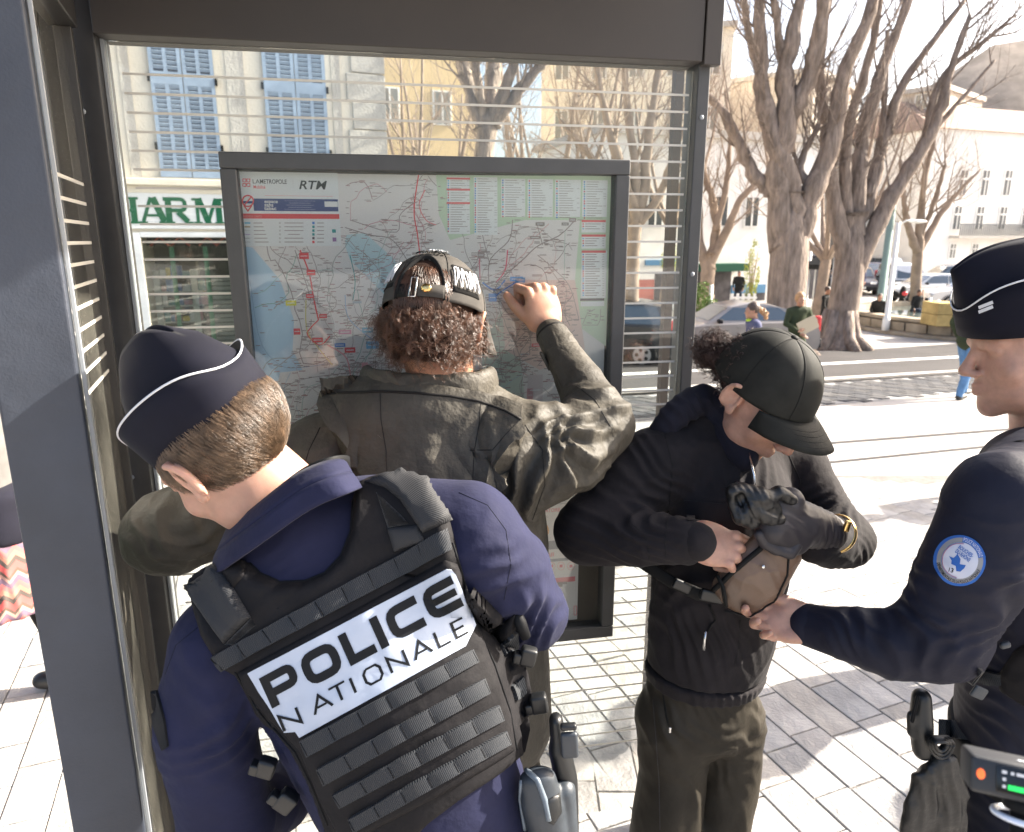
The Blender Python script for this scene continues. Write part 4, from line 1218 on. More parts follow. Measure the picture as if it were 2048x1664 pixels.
# cap
capm = empty('baseball_cap', frm(0, 0, 0.05), 'washed black baseball cap with black lettering patches on the man pointing', 'cap')
fcm = Frame(frm(0, -0.004, 0.0), frm.r, frm.u + frm.f * 0.16, 1.12)
KW = dict(A=0.088, B=0.105, Hc=0.100, z0=0.022)
crown, _ = ball_cap(fcm, capm, M['ball_cap'], opening=True, brim_rot=RAD(-14), brim_len=0.075, brim_drop=0.03, **KW)
arch = []
for i in range(33):
    u = -1 + 2 * i / 32; th = 1.5 * math.pi + u * 0.455; t = 0.53 * math.sqrt(max(0, 1 - u * u)); arch.append(on_dome(fcm, th, t, off=0.0015, **KW))
mb = MB(); mb.tube(arch, (0.0042, 0.0016), n=8, flat=fcm.u); mb.build('opening_trim', M['cap_black'], crown, True)
def dome_strip(name, th0, th1, t0, t1, mt, off=0.002, n=16, par=None):
    V = []; 
    for i in range(n + 1):
        th = th0 + (th1 - th0) * i / n
        V += [on_dome(fcm, th, t0, off=off, **KW), on_dome(fcm, th, t1, off=off, **KW)]
    o = mesh(name, V, [(2 * i, 2 * i + 2, 2 * i + 3, 2 * i + 1) for i in range(n)], mt, par or crown, True)
    so = o.modifiers.new('thickness', 'SOLIDIFY'); so.thickness = 0.002; return o
dome_strip('strap', 1.5 * math.pi - 0.44, 1.5 * math.pi + 0.12, 0.01, 0.15, M['cap_black'])
dome_strip('strap', 1.5 * math.pi - 0.02, 1.5 * math.pi + 0.45, 0.015, 0.145, M['ball_cap'], 0.0045)
bk = MB(); q = [on_dome(fcm, 1.5 * math.pi + a, b, off=0.009, **KW) for a, b in ((-0.03, 0.0), (-0.14, 0.0), (-0.14, 0.19), (-0.03, 0.19))]
bk.tube(q + [q[0]], 0.0016, n=6); bk.build('buckle', M['metal'], crown, True)
bk = MB(); bk.ell(on_dome(fcm, 1.5 * math.pi + 0.14, 0.09, off=0.008, **KW), (0.010, 0.004, 0.008), fcm.M, 10, 6); bk.build('buckle', M['gold'], crown, True)
# embroidered patches: black ground, pale scrawl
def patch(th0, th1, t0, t1, seed, ground=True):
    r_ = random.Random(seed)
    if ground: dome_strip('embroidered_patch', th0, th1, t0, t1, M['cap_black'], 0.0016, 14)
    n = 7
    mb = MB()
    for k in range(n):
        a0 = th0 + (th1 - th0) * (k + 0.12) / n; a1_ = th0 + (th1 - th0) * (k + 0.92) / n
        pts = []
        for i in range(12):
            t = i / 11; aa = a0 + (a1_ - a0) * (0.5 + 0.5 * math.sin(t * 6.0 + r_.random())) ; bb = t0 + (t1 - t0) * (0.15 + 0.7 * (0.5 + 0.5 * math.cos(t * (5 + r_.random() * 3) + k)))
            pts.append(on_dome(fcm, aa, bb, off=0.004, **KW))
        mb.tube(pts, 0.0011, n=5)
    mb.build('embroidery', M['piping'] if ground else M['cap_black'], crown, True)
patch(1.5 * math.pi + 0.62, 1.5 * math.pi + 1.25, 0.12, 0.46, 1)
patch(1.5 * math.pi - 1.15, 1.5 * math.pi - 0.65, 0.15, 0.50, 2)
patch(1.5 * math.pi - 0.45, 1.5 * math.pi + 0.55, 0.60, 0.72, 3, False)
patch(1.5 * math.pi - 0.35, 1.5 * math.pi + 0.85, 0.80, 0.90, 4, True)

# stand-up collar and the hood lying on his back
col = SDF()
ringpts = [P(735, 765, 1.42), P(765, 772, 1.36), P(860, 782, 1.335), P(945, 780, 1.355), P(980, 768, 1.42), P(960, 770, 1.50), P(860, 780, 1.54), P(760, 775, 1.50), P(735, 765, 1.42)]

colo = SDF(); cp = smooth_pts(ringpts, 70)
for a in cp: colo.ell(a, (0.012, 0.012, 0.032), None, 0.012)
nets_obj('collar', [(colo, 0.005)], M['jacket'], jacket, [(P(800, 770, 1.3), (0.4, 0, 1), 0.02, 0.004, 0.1)], base=0.003, bscale=14, seed=4)
HD = [(656, 786), (700, 783), (760, 782), (830, 785), (900, 791), (960, 802), (1010, 820), (1042, 838), (1046, 880), (1020, 940), (985, 985), (930, 998), (850, 985), (780, 965), (720, 940), (682, 905), (664, 860), (650, 838)]
hd = panel('hood', bvj, HD, 0.038, M['jacket'], jacket, 9, soft=0, wrinkle=0.0035, seed=12, Yref=1.34)
bvhd = BVHTree.FromObject(hd, bpy.context.evaluated_depsgraph_get())
seam('seam', bvhd, [(760, 784), (762, 840), (772, 900), (775, 960)], 0.0009, M['jacket_seam'], hd)
seam('seam', bvhd, [(962, 804), (958, 850), (948, 905), (945, 990)], 0.0009, M['jacket_seam'], hd)
seam('seam', bvhd, [(1042, 838), (1010, 870), (985, 900), (940, 900)], 0.0009, M['jacket_seam'], hd)
seam('hem_cord', bvhd, [(656, 787), (760, 783), (830, 786), (900, 792), (960, 803), (1010, 821), (1042, 839)], 0.0030, M['jacket_seam'], hd)
# trousers, shoes
tm = SDF(); hp = J(920, 1450, 1.40)
tm.tube([hp + Vector((0, 0, 0.08)), hp + Vector((0, 0, -0.15))], [(0.17, 0.12), (0.17, 0.12)], sideM, 0.04)
for s_ in (-1, 1):
    a = hp + Vector((s_ * 0.085, 0, -0.12)); tm.tube([a, Vector((a.x + s_ * 0.03, a.y + 0.02, 0.48)), Vector((a.x + s_ * 0.04, a.y - 0.02, 0.06))], [0.092, 0.07, 0.06], None, 0.04)
nets_obj('trousers', [(tm, 0.010)], M['trousers'], man, base=0.004, bscale=7)
shoes(man, [((hp.x - 0.12, hp.y), (-0.1, 1, 0)), ((hp.x + 0.12, hp.y), (0.1, 1, 0))])

# ================================================================== man with the shoulder bag
m2 = empty('person', (P(1410, 1400, 1.5).x, 1.5, 0), 'man in black jacket and cap looking down and reaching into his bag', 'person')
side2 = Vector((0.97, 0.22, 0)).normalized()
hj = SDF()
hj.tube([J(1440, 900, 1.56), J(1450, 990, 1.53), J(1440, 1150, 1.50), J(1425, 1270, 1.50), J(1415, 1325, 1.50)], [(0.125, 0.09), (0.155, 0.115), (0.158, 0.118), (0.154, 0.118), (0.146, 0.112)], side2, 0.04, capk=0.2)
hj.tube([J(1318, 925, 1.50), J(1400, 870, 1.55), J(1500, 870, 1.60), J(1590, 930, 1.62)], [0.066, 0.062, 0.062, 0.066], None, 0.045)
hj.tube([J(1312, 930, 1.50), J(1250, 985, 1.46), J(1178, 1062, 1.42)], [0.082, 0.078, 0.066], None, 0.035)
hj.tube([J(1178, 1062, 1.42), J(1270, 1076, 1.36), J(1368, 1082, 1.31)], [0.066, 0.057, 0.047], None, 0.03)
hj.tube([J(1590, 935, 1.62), J(1640, 1010, 1.58), J(1690, 1082, 1.52)], [0.070, 0.062, 0.056], None, 0.035)
hj.tube([J(1690, 1082, 1.52), J(1660, 1090, 1.44), J(1630, 1085, 1.40)], [0.056, 0.050, 0.045], None, 0.03)
fl2 = [(P(1200, 1050, 1.36), (0.3, 0, 1), 0.026, 0.008, 0.10), (P(1300, 1040, 1.30), (0.45, 0, 1), 0.024, 0.007, 0.10), (P(1320, 950, 1.42), (0.6, 0, 0.8), 0.03, 0.006, 0.10), (P(1400, 1280, 1.38), (0.9, 0, 0.4), 0.030, 0.008, 0.13),
       (P(1640, 1040, 1.52), (0.6, 0, -0.8), 0.022, 0.008, 0.08), (P(1500, 960, 1.42), (0.95, 0, 0.2), 0.028, 0.006, 0.09), (P(1700, 1100, 1.46), (0.8, 0, 0.5), 0.018, 0.006, 0.06), (P(1350, 1150, 1.4), (0.7, 0, -0.7), 0.035, 0.006, 0.12)]
jk2, bv2 = nets_obj('jacket', [(hj, 0.0055)], M['hoodie'], m2, fl2, base=0.003, bscale=10, seed=21, sm=1)
rib = SDF(); rib.tube([J(1372, 1082, 1.308), J(1392, 1083, 1.295)], [0.041, 0.039], None, 0.004); nets_obj('cuff', [(rib, 0.003)], M['hoodie'], jk2, base=0.001, bscale=25)
hem = SDF(); hem.tube([J(1412, 1335, 1.50), J(1408, 1358, 1.50)], [(0.148, 0.116), (0.140, 0.108)], side2, 0.01, capk=0.1); nets_obj('hem', [(hem, 0.0055)], M['hoodie'], jk2, [(P(1400, 1340, 1.4), (1, 0, 0.1), 0.02, 0.005, 0.15)], base=0.002, bscale=14)
# navy hood round the neck
hod = SDF(); hp_ = [P(1322, 862, 1.50), P(1360, 822, 1.50), P(1405, 800, 1.54), P(1440, 830, 1.53), P(1465, 880, 1.49), P(1490, 915, 1.46)]
hod.tube(smooth_pts(hp_, 16), [0.028 + 0.008 * math.sin(i / 16 * 3.1) for i in range(17)], None, 0.02)
hod.tube([P(1340, 880, 1.53), P(1420, 850, 1.60), P(1500, 850, 1.65), P(1560, 880, 1.62)], [0.04, 0.05, 0.05, 0.03], None, 0.03)
nets_obj('hood', [(hod, 0.0045)], M['hood'], jk2, [(P(1400, 830, 1.45), (0.7, 0, 0.7), 0.024, 0.006, 0.09)], base=0.003, bscale=14, seed=5)
zi = MB(); zi.tube([P(1497, 905, 1.44), P(1508, 950, 1.415), P(1512, 1000, 1.40)], 0.003, n=6); zi.build('zip', M['metal'], jk2, True)
for q in ([(1330, 870), (1345, 930), (1340, 1000)], [(1575, 905), (1600, 960), (1598, 1020)], [(1255, 1040), (1290, 1070), (1300, 1120)], [(1480, 1240), (1478, 1290), (1470, 1330)]): seam('seam', bv2, q, 0.0010, M['cap_black'], jk2)
seam('seam', bv2, [(1340, 1000), (1330, 1080), (1335, 1180)], 0.001, M['cap_black'], jk2)
pk = panel('chest_pocket', bv2, [(1368, 1000), (1450, 1008), (1466, 1045), (1375, 1042)], 0.003, M['hoodie'], jk2, 9)
dz = MB(); dz.tube([P(1412, 1262, 1.355), P(1409, 1280, 1.352), P(1408, 1300, 1.35)], 0.003, n=6); dz.build('drawstring_end', M['metal'], jk2, True)
seam('drawstring', bv2, [(1418, 1210), (1430, 1240), (1412, 1265)], 0.0022, M['cap_black'], jk2, 0.003)
# trousers
t2 = SDF()
t2.tube([J(1405, 1350, 1.51), J(1400, 1420, 1.51)], [(0.130, 0.10), (0.142, 0.11)], side2, 0.03)
t2.tube([J(1345, 1430, 1.49), J(1345, 1540, 1.48), J(1330, 1664, 1.47), Vector((P(1330, 1664, 1.47).x - 0.01, 1.47, 0.42)), Vector((P(1330, 1664, 1.47).x, 1.47, 0.06))], [0.088, 0.080, 0.086, 0.078, 0.072], None, 0.02)
t2.tube([J(1462, 1430, 1.53), J(1462, 1540, 1.53), J(1440, 1664, 1.52), Vector((P(1440, 1664, 1.5).x, 1.52, 0.42)), Vector((P(1440, 1664, 1.5).x, 1.52, 0.06))], [0.082, 0.074, 0.072, 0.07, 0.068], None, 0.02)
fl3 = [(P(1500, 1480, 1.44), (0.5, 0, 1), 0.04, 0.007, 0.12), (P(1300, 1480, 1.4), (0.8, 0, 0.5), 0.04, 0.007, 0.12), (P(1400, 1640, 1.4), (0.9, 0, 0.3), 0.045, 0.007, 0.14), (P(1430, 1400, 1.4), (1, 0, 0.2), 0.022, 0.006, 0.09)]
tr2, bvt2 = nets_obj('trousers', [(t2, 0.0065)], M['trousers'], m2, fl3, base=0.004, bdir=(1.3, 1, .7), bscale=7, seed=31, sm=1)
seam('zip', bvt2, [(1326, 1385), (1332, 1430), (1338, 1452)], 0.0022, M['cap_black'], tr2)
zp = MB(); zp.box(P(1340, 1460, 1.36), (0.005, 0.004, 0.014), None, 0, 0.0015); zp.build('zip_pull', M['metal'], tr2, True)
seam('seam', bvt2, [(1306, 1400), (1312, 1480), (1318, 1560), (1320, 1660)], 0.0009, M['lining'], tr2)
shoes(m2, [((P(1330, 1664, 1.47).x - 0.02, 1.45), (-0.3, -1, 0)), ((P(1440, 1664, 1.5).x + 0.03, 1.5), (0.4, -1, 0))])
# head: face turned down to the bag
fr2 = frame_fwd(P(1522, 790, 1.48), Vector((0.47, -0.60, -0.64)), Vector((0.40, -0.45, 0.80)), 1.08)
h2 = SDF(); head_sdf(fr2, h2, ears=False)
h2.tube([P(1500, 815, 1.53), P(1465, 850, 1.55), P(1450, 900, 1.56)], [0.052, 0.052, 0.060], None, 0.03)
e2 = SDF(); ear(fr2, e2, 1); ear(fr2, e2, -1)
wr2 = P(1388, 1078, 1.305)
hR, HLr, HMr = hand_sdf(wr2, (0.88, 0.05, -0.30), (0.20, -0.80, 0.52), (0.3, 0.1, 0.9), [(30, 45, 25), (38, 55, 30), (44, 60, 35), (48, 62, 35)], 0.98,
                        thumb_pose=[(0.024, 0.022, -0.010), (0.040, 0.050, -0.022), (0.036, 0.078, -0.030), (0.028, 0.100, -0.034)])
core2 = SDF(); core2.tube([J(1440, 900, 1.57), J(1440, 1150, 1.52), J(1405, 1400, 1.52)], [(0.08, 0.06), (0.10, 0.075), (0.10, 0.07)], side2, 0.02)
core2.tube([J(1440, 920, 1.56), J(1312, 940, 1.51), J(1180, 1060, 1.425), wr2], [0.05, 0.045, 0.035, 0.025], None, 0.02)
core2.tube([J(1480, 920, 1.58), J(1590, 945, 1.63), J(1690, 1082, 1.525), P(1620, 1085, 1.40)], [0.05, 0.045, 0.035, 0.025], None, 0.02)
nets_obj('body', [(h2, 0.0038), (e2, 0.0019), (hR, 0.0022), (core2, 0.012)], M['skin_hand'], m2)
# bun of curls behind the cap and short hair by the ear
rng = np.random.RandomState(17); roots = []
bc = np.array(P(1432, 702, 1.56)); br_ = np.array([0.046, 0.046, 0.040])
for _ in range(760):
    d = rng.normal(size=3); d /= np.linalg.norm(d); roots.append((bc + d * br_ * rng.uniform(0.3, 0.9), d))
curly_hair('hair', roots, M['hair_black'], m2, seed=8, r=0.00045, pitch=0.008, rad=(0.004, 0.009), length=(0.018, 0.034), grav=0.25, seg=18)
roots = []
R2 = np.array(fr2.M); o2 = np.array(fr2.c)
while len(roots) < 360:
    d = rng.normal(size=3); d /= np.linalg.norm(d); q = ch_ + d * rxh
    if q[1] > 0.0 or q[2] > (0.03 if q[1] > -0.05 else 0.075) or q[2] < -0.03: continue
    if abs(q[0]) > 0.07 and -0.03 < q[1] < 0.012: continue
    n = d / rxh; n /= np.linalg.norm(n); roots.append((o2 + R2 @ q * fr2.sc, R2 @ n))
curly_hair('hair', roots, M['hair_black'], m2, seed=9, r=0.0006, pitch=0.008, rad=(0.002, 0.005), length=(0.010, 0.022), grav=0.3, seg=14)
bt = MB(); bt.ell(bc, (0.038, 0.038, 0.033), None, 16, 10); bt.build('hair', M['hair_base'], m2, True)
cap2 = empty('baseball_cap', fr2(0, 0, 0.05), 'dark green black curved peak cap on the man looking into his bag', 'cap')
hu2 = SDF(); fr2.e(hu2, (0, -0.018, 0.034), (0.0785, 0.0955, 0.0890)); nets_obj('hair', [(hu2, 0.005)], M['hair_base'], m2, base=0.0015, bscale=60)
fc2 = Frame(fr2(0, -0.003, -0.006), fr2.r, fr2.u - fr2.f * 0.22, 1.08)
ball_cap(fc2, cap2, M['snap_cap'], A=0.090, B=0.110, Hc=0.118, z0=0.018, brim_len=0.066, brim_drop=0.012)

# the bag, hung in front of him
bag = empty('bag', P(1510, 1150, 1.32), 'brown leather crossbody bag with black zip held open against the black jacket', 'bag')
bs = SDF()
bs.tube([P(1470, 1190, 1.335), P(1515, 1150, 1.325), P(1556, 1095, 1.335)], [(0.056, 0.028), (0.066, 0.032), (0.056, 0.028)], (0.75, 0, -0.65), 0.02)
bo, bvb2 = nets_obj('pouch', [(bs, 0.0032)], M['leather'], bag, [(P(1500, 1150, 1.3), (0.8, 0, 0.6), 0.03, 0.003, 0.06)], base=0.0014, bscale=22)
seam('zip', bvb2, [(1428, 1180), (1470, 1140), (1520, 1098), (1545, 1060)], 0.0055, M['cap_black'], bo, 0.002, Yref=1.31)
seam('piping', bvb2, [(1450, 1222), (1500, 1232), (1548, 1205), (1574, 1150), (1578, 1095)], 0.0022, M['cap_black'], bo, 0.001, Yref=1.32)
mb = MB(); mb.ell(P(1527, 1134, 1.292), (0.0042, 0.002, 0.0042), None, 10, 6); mb.build('logo_stud', M['metal'], bo, True)
ss = SDF(); ss.tube([P(1275, 1120, 1.42), P(1345, 1165, 1.375), P(1400, 1190, 1.355), P(1440, 1195, 1.335)], [(0.005, 0.014), (0.005, 0.014), (0.006, 0.015), (0.006, 0.015)], (0, 1, 0), 0.004)
nets_obj('strap', [(ss, 0.003)], M['cap_black'], bag)
mb = MB(); mb.box(P(1364, 1172, 1.355), (0.040, 0.010, 0.022), Matrix.Rotation(RAD(25), 3, 'Y'), 0, 0.004); mb.box(P(1424, 1192, 1.333), (0.050, 0.012, 0.026), Matrix.Rotation(RAD(12), 3, 'Y'), 0, 0.005)
mb.build('buckle', M['black_plastic'], bag, True)
mb = MB(); mb.tube([P(1434, 1150, 1.31), P(1446, 1175, 1.30), P(1452, 1212, 1.30)], [(0.004, 0.006), (0.004, 0.008), (0.004, 0.007)], n=8, flat=(1, 0, 0)); mb.build('zip_pull', M['cap_black'], bag, True)
# dark sleeve pulled over his left hand, glove held in it
slv = SDF()
slv.tube([P(1655, 1065, 1.40), P(1600, 1045, 1.345), P(1545, 1030, 1.32)], [0.040, 0.046, 0.042], None, 0.02)
slv.tube([P(1545, 1060, 1.30), P(1590, 1085, 1.32)], [0.030, 0.026], None, 0.02)
slv.tube([P(1540, 1000, 1.31), P(1580, 1000, 1.32)], [0.020, 0.026], None, 0.02)
nets_obj('gloved_hand', [(slv, 0.004)], M['lining'], m2, [(P(1650, 1060, 1.36), (1, 0, 0.2), 0.014, 0.004, 0.05), (P(1570, 1040, 1.3), (0.6, 0, 0.8), 0.03, 0.004, 0.06)], base=0.0015, bscale=16, sm=1)
fg = SDF()
for i, (a, b, c_) in enumerate((((1552, 1070), (1530, 1085), (1518, 1068)), ((1570, 1080), (1552, 1098), (1536, 1090)), ((1590, 1090), (1580, 1106), (1566, 1103)))):
    fg.tube([P(*a, 1.30), P(*b, 1.292), P(*c_, 1.288)], [0.014, 0.013, 0.011], None, 0.003)
nets_obj('gloved_fingers', [(fg, 0.0028)], M['lining'], m2)
glv = empty('glove', P(1500, 1000, 1.28), 'crumpled black leather glove bunched in the hand above the bag', 'glove')
gl_ = SDF()
gl_.tube([P(1470, 985, 1.285), P(1485, 1030, 1.28), P(1500, 1042, 1.28)], [0.017, 0.022, 0.016], None, 0.008)
gl_.tube([P(1482, 985, 1.29), P(1520, 995, 1.28), P(1545, 1020, 1.285)], [0.020, 0.022, 0.018], None, 0.008)
gl_.tube([P(1525, 1000, 1.28), P(1560, 985, 1.285), P(1585, 1000, 1.29)], [0.014, 0.013, 0.011], None, 0.006)
gl_.tube([P(1500, 1010, 1.27), P(1530, 1035, 1.27), P(1560, 1040, 1.28)], [0.012, 0.013, 0.011], None, 0.005)
gl_.ell(P(1484, 1005, 1.262), (0.014, 0.018, 0.019), None, 0.006, 'sub')
nets_obj('glove_body', [(gl_, 0.0028)], M['glove'], glv, [(P(1500, 1010, 1.27), (0.9, 0, 0.4), 0.012, 0.004, 0.05)], base=0.0025, bscale=28, seed=6, sm=1)
wt = empty('wristwatch', P(1690, 1060, 1.36), 'gold wristwatch on the left wrist of the man with the bag', 'watch')
cw = P(1674, 1067, 1.408); aw = (P(1690, 1075, 1.43) - P(1660, 1062, 1.40)).normalized(); b1 = aw.orthogonal().normalized(); b2 = aw.cross(b1)
mb = MB(); mb.tube([cw + (b1 * math.cos(t) + b2 * math.sin(t)) * 0.040 for t in [i * math.pi / 14 for i in range(29)]], (0.006, 0.0022), n=8, flat=aw); mb.build('bracelet', M['gold'], wt, True)
mb = MB(); mb.box(P(1694, 1052, 1.365), (0.012, 0.010, 0.024), Matrix.Rotation(RAD(12), 3, 'Y'), 0, 0.003); mb.build('watch_case', M['gold'], wt, True)
# ================================================================== officer at the right edge
o2_ = empty('person', (P(2080, 1400, 1.3).x, 1.3, 0), 'police officer in navy jacket at the right edge, arm stretched towards the bag', 'person')
side3 = Vector((0.45, 0.9, 0)).normalized()
so2 = SDF()
so2.tube([J(2075, 960, 1.34), J(2080, 1080, 1.33), J(2080, 1250, 1.32), J(2062, 1440, 1.32)], [(0.17, 0.10), (0.19, 0.135), (0.175, 0.140), (0.165, 0.140)], side3, 0.05)
so2.tube([J(2000, 1015, 1.20), J(1955, 1110, 1.19), J(1880, 1265, 1.20)], [0.084, 0.088, 0.076], None, 0.04)
so2.tube([J(1880, 1275, 1.20), J(1790, 1290, 1.22), J(1690, 1268, 1.27), J(1636, 1255, 1.31)], [0.078, 0.066, 0.052, 0.045], None, 0.03)
so2.tube([J(2010, 1000, 1.21), J(2060, 950, 1.32)], [0.08, 0.08], None, 0.05)
so2.tube([J(2140, 1000, 1.48), J(2180, 1250, 1.50), J(2120, 1300, 1.42)], [0.08, 0.07, 0.05], None, 0.04)
flo = [(P(1860, 1200, 1.12), (0.1, 0, 1), 0.032, 0.010, 0.10), (P(1800, 1260, 1.14), (0.9, 0, 0.35), 0.040, 0.009, 0.12), (P(1700, 1250, 1.2), (0.8, 0, 0.6), 0.032, 0.007, 0.09), (P(1980, 1200, 1.15), (0.75, 0, -0.6), 0.042, 0.007, 0.15), (P(1980, 1400, 1.22), (0.2, 0, 1), 0.04, 0.006, 0.14)]
jk3, bv3 = nets_obj('police_jacket', [(so2, 0.0055)], M['navy_jacket'], o2_, flo, base=0.0022, bscale=8, seed=41, sm=1)
cf = SDF(); cf.tube([J(1640, 1256, 1.308), J(1618, 1250, 1.322)], [0.045, 0.043], None, 0.004); nets_obj('cuff', [(cf, 0.003)], M['navy_jacket'], jk3, base=0.0008, bscale=20)
# collar, neck, head in profile
fr3 = frame_fwd(P(2072, 694, 1.42), Vector((-0.97, 0.12, -0.12)), Vector((-0.06, 0.0, 1)), 1.15)
h3 = SDF(); head_sdf(fr3, h3, ears=False); h3.tube([P(2085, 760, 1.43), P(2090, 880, 1.43), P(2085, 960, 1.40)], [0.058, 0.062, 0.075], None, 0.03)
e3 = SDF(); ear(fr3, e3, 1); ear(fr3, e3, -1)
wr3 = P(1622, 1250, 1.325)
hO, HLo, HMo = hand_sdf(wr3, (-0.95, 0.10, 0.02), (0.15, 0.75, -0.60), (-0.1, -0.2, 0.95), [(22, 26, 16), (30, 34, 20), (36, 40, 24), (42, 44, 26)], 0.96,
                        thumb_pose=[(0.024, 0.018, -0.006), (0.044, 0.044, -0.010), (0.050, 0.074, -0.014), (0.050, 0.104, -0.016)], tk=1.05)
core3 = SDF(); core3.tube([J(2075, 960, 1.36), J(2095, 1250, 1.34), J(2100, 1440, 1.34)], [(0.10, 0.07), (0.12, 0.09), (0.12, 0.09)], side3, 0.02)
core3.tube([J(2060, 990, 1.32), J(2000, 1030, 1.21), J(1880, 1275, 1.21), wr3], [0.05, 0.045, 0.036, 0.026], None, 0.02)
nets_obj('body', [(h3, 0.0042), (e3, 0.002), (hO, 0.0022), (core3, 0.012)], M['skin_hand'], o2_)
short_hair(fr3, M['hair_brown'], o2_, 2500, lambda p: 0.012, lambda p: 1.0 if (p[1] < 0.0 and p[2] > -0.05) or (p[2] > 0.03 and p[1] < 0.05) else 0.0, lambda q: (0, -0.5, -1), seed=14, r=0.0004, lift=0.3)
ckt = smooth_pts([J(1975, 905, 1.30), J(2010, 890, 1.30), J(2060, 880, 1.28), J(2120, 885, 1.32), J(2150, 900, 1.42)])
ckb = smooth_pts([J(1966, 930, 1.27), J(2000, 945, 1.25), J(2060, 950, 1.24), J(2130, 950, 1.28), J(2170, 950, 1.40)])
ringband('collar', ckt, ckb, M['vest_trim'], jk3, 0.008)
cap3 = empty('side_cap', fr3(0, 0, 0.06), 'dark navy side cap with white piping and rank bars at the right edge', 'cap', 'police side caps')
f3c = Frame(fr3(0, -0.004, 0.0), fr3.r, fr3.u + fr3.f * 0.06, 1.20)
_c3, _b3 = garrison_cap(f3c, cap3, A=0.083, B=0.112, z0=0.042, hgt=0.140, flap=0.088, dip=0.030, prow=1.16)
bpy.context.view_layer.update(); bvc3 = BVHTree.FromObject(_b3, bpy.context.evaluated_depsgraph_get())
for dy in (0, 9): panel('rank_bar', bvc3, [(1957, 612 + dy), (1985, 601 + dy), (1987, 607 + dy), (1959, 618 + dy)], 0.0018, M['piping'], _b3, 8, Yref=1.35)
# round sleeve badge
bc3 = (1920, 1121); BR = 51
def circ(r_, n=40, cx=bc3[0], cy=bc3[1], a0=0, a1=360): return [(cx + r_ * math.cos(RAD(a0 + (a1 - a0) * i / n)), cy + r_ * math.sin(RAD(a0 + (a1 - a0) * i / n)) * 0.99) for i in range(n)]
M['bl'] = mat('badge_blue', (0.04, 0.13, 0.42), 0.7, bump=0.5, bscale=1500); M['bw'] = mat('badge_white', (0.55, 0.57, 0.66), 0.7, bump=0.4, bscale=1500); M['bg'] = mat('badge_grey', (0.27, 0.27, 0.28), 0.7)
M['br'] = mat('badge_red', (0.45, 0.05, 0.06), 0.7)
bad = panel('sleeve_badge', bv3, circ(BR), 0.003, M['bl'], jk3, 7)
bvbd = BVHTree.FromObject(bad, bpy.context.evaluated_depsgraph_get())
panel('badge_disc', bvbd, circ(BR - 4.5), 0.0006, M['bg'], bad, 7, skirt=False)
panel('badge_disc', bvbd, circ(BR - 14.5), 0.0010, M['bw'], bad, 7, skirt=False)
def sector(r0, r1, a0, a1, n=24):
    o = [(bc3[0] + r1 * math.cos(RAD(a0 + (a1 - a0) * i / n)), bc3[1] + r1 * math.sin(RAD(a0 + (a1 - a0) * i / n))) for i in range(n + 1)]
    return o + [(bc3[0] + r0 * math.cos(RAD(a1 - (a1 - a0) * i / n)), bc3[1] + r0 * math.sin(RAD(a1 - (a1 - a0) * i / n))) for i in range(n + 1)]
panel('badge_band', bvbd, sector(BR - 14, BR - 1, -82, -8), 0.0010, M['bl'], bad, 7, skirt=False)
def text_on(name, bvh, txt, fn, mt, parent, h=0.0012, bold=0.01, step=12):
    V, Fc = text_polys(txt, bold); W = max(v[0] for v in V)
    polys = [[fn(V[i][0] / W, V[i][1]) for i in f] for f in Fc]
    me_v = []; idx = {}
    vs_ = []; fs = []
    for i, v in enumerate(V):
        q = fn(v[0] / W, v[1]); l, n_ = hit(bvh, q[0], q[1], 1.2); vs_.append(l + n_ * h)
    return mesh(name, vs_, Fc, mt, parent)
def arc_text(txt, r0, a0, a1, hh, mt, flip=False):
    def fn(u, v):
        a = RAD(a0 + (a1 - a0) * u); rr = r0 + (v * hh if not flip else -v * hh)
        return (bc3[0] + rr * math.cos(a), bc3[1] + rr * math.sin(a))
    text_on('badge_text', bvbd, txt, fn, mt, bad, 0.0016)
arc_text('POLICE NATIONALE', BR - 12, -80, -10, 11, M['bw'])
arc_text('DEPARTEMENTALE DE LA POLICE NATIONALE', BR - 6, 175, 25, 9, M['ink'], True)
rot = RAD(24)
def lin(cx, cy, wpx, hpx, r_=rot):
    return lambda u, v: (cx + (u - 0.5) * wpx * math.cos(r_) + v * hpx * math.sin(r_), cy + (u - 0.5) * wpx * math.sin(r_) - v * hpx * math.cos(r_))
text_on('badge_text', bvbd, 'BOUCHES-', lin(1930, 1106, 34, 11, RAD(36)), M['bl'], bad, 0.0016, 0.02)
text_on('badge_text', bvbd, 'DU-RHÔNE', lin(1924, 1114, 34, 11, RAD(36)), M['bl'], bad, 0.0016, 0.02)
text_on('badge_text', bvbd, '13', lin(1901, 1143, 11, 11, RAD(16)), M['ink'], bad, 0.0016, 0.02)
panel('badge_map', bvbd, [(1899, 1112), (1908, 1116), (1916, 1108), (1922, 1118), (1920, 1128), (1932, 1130), (1929, 1136), (1921, 1143), (1913, 1142), (1912, 1132), (1903, 1128), (1904, 1121)], 0.0016, M['bl'], bad, 7, skirt=False)
for rr in (BR - 17, BR - 15.5): seam('badge_ring', bvbd, circ(rr, 30, a0=100, a1=290), 0.00035, M['br'] if rr < BR - 16 else M['bl'], bad, 0.0016)
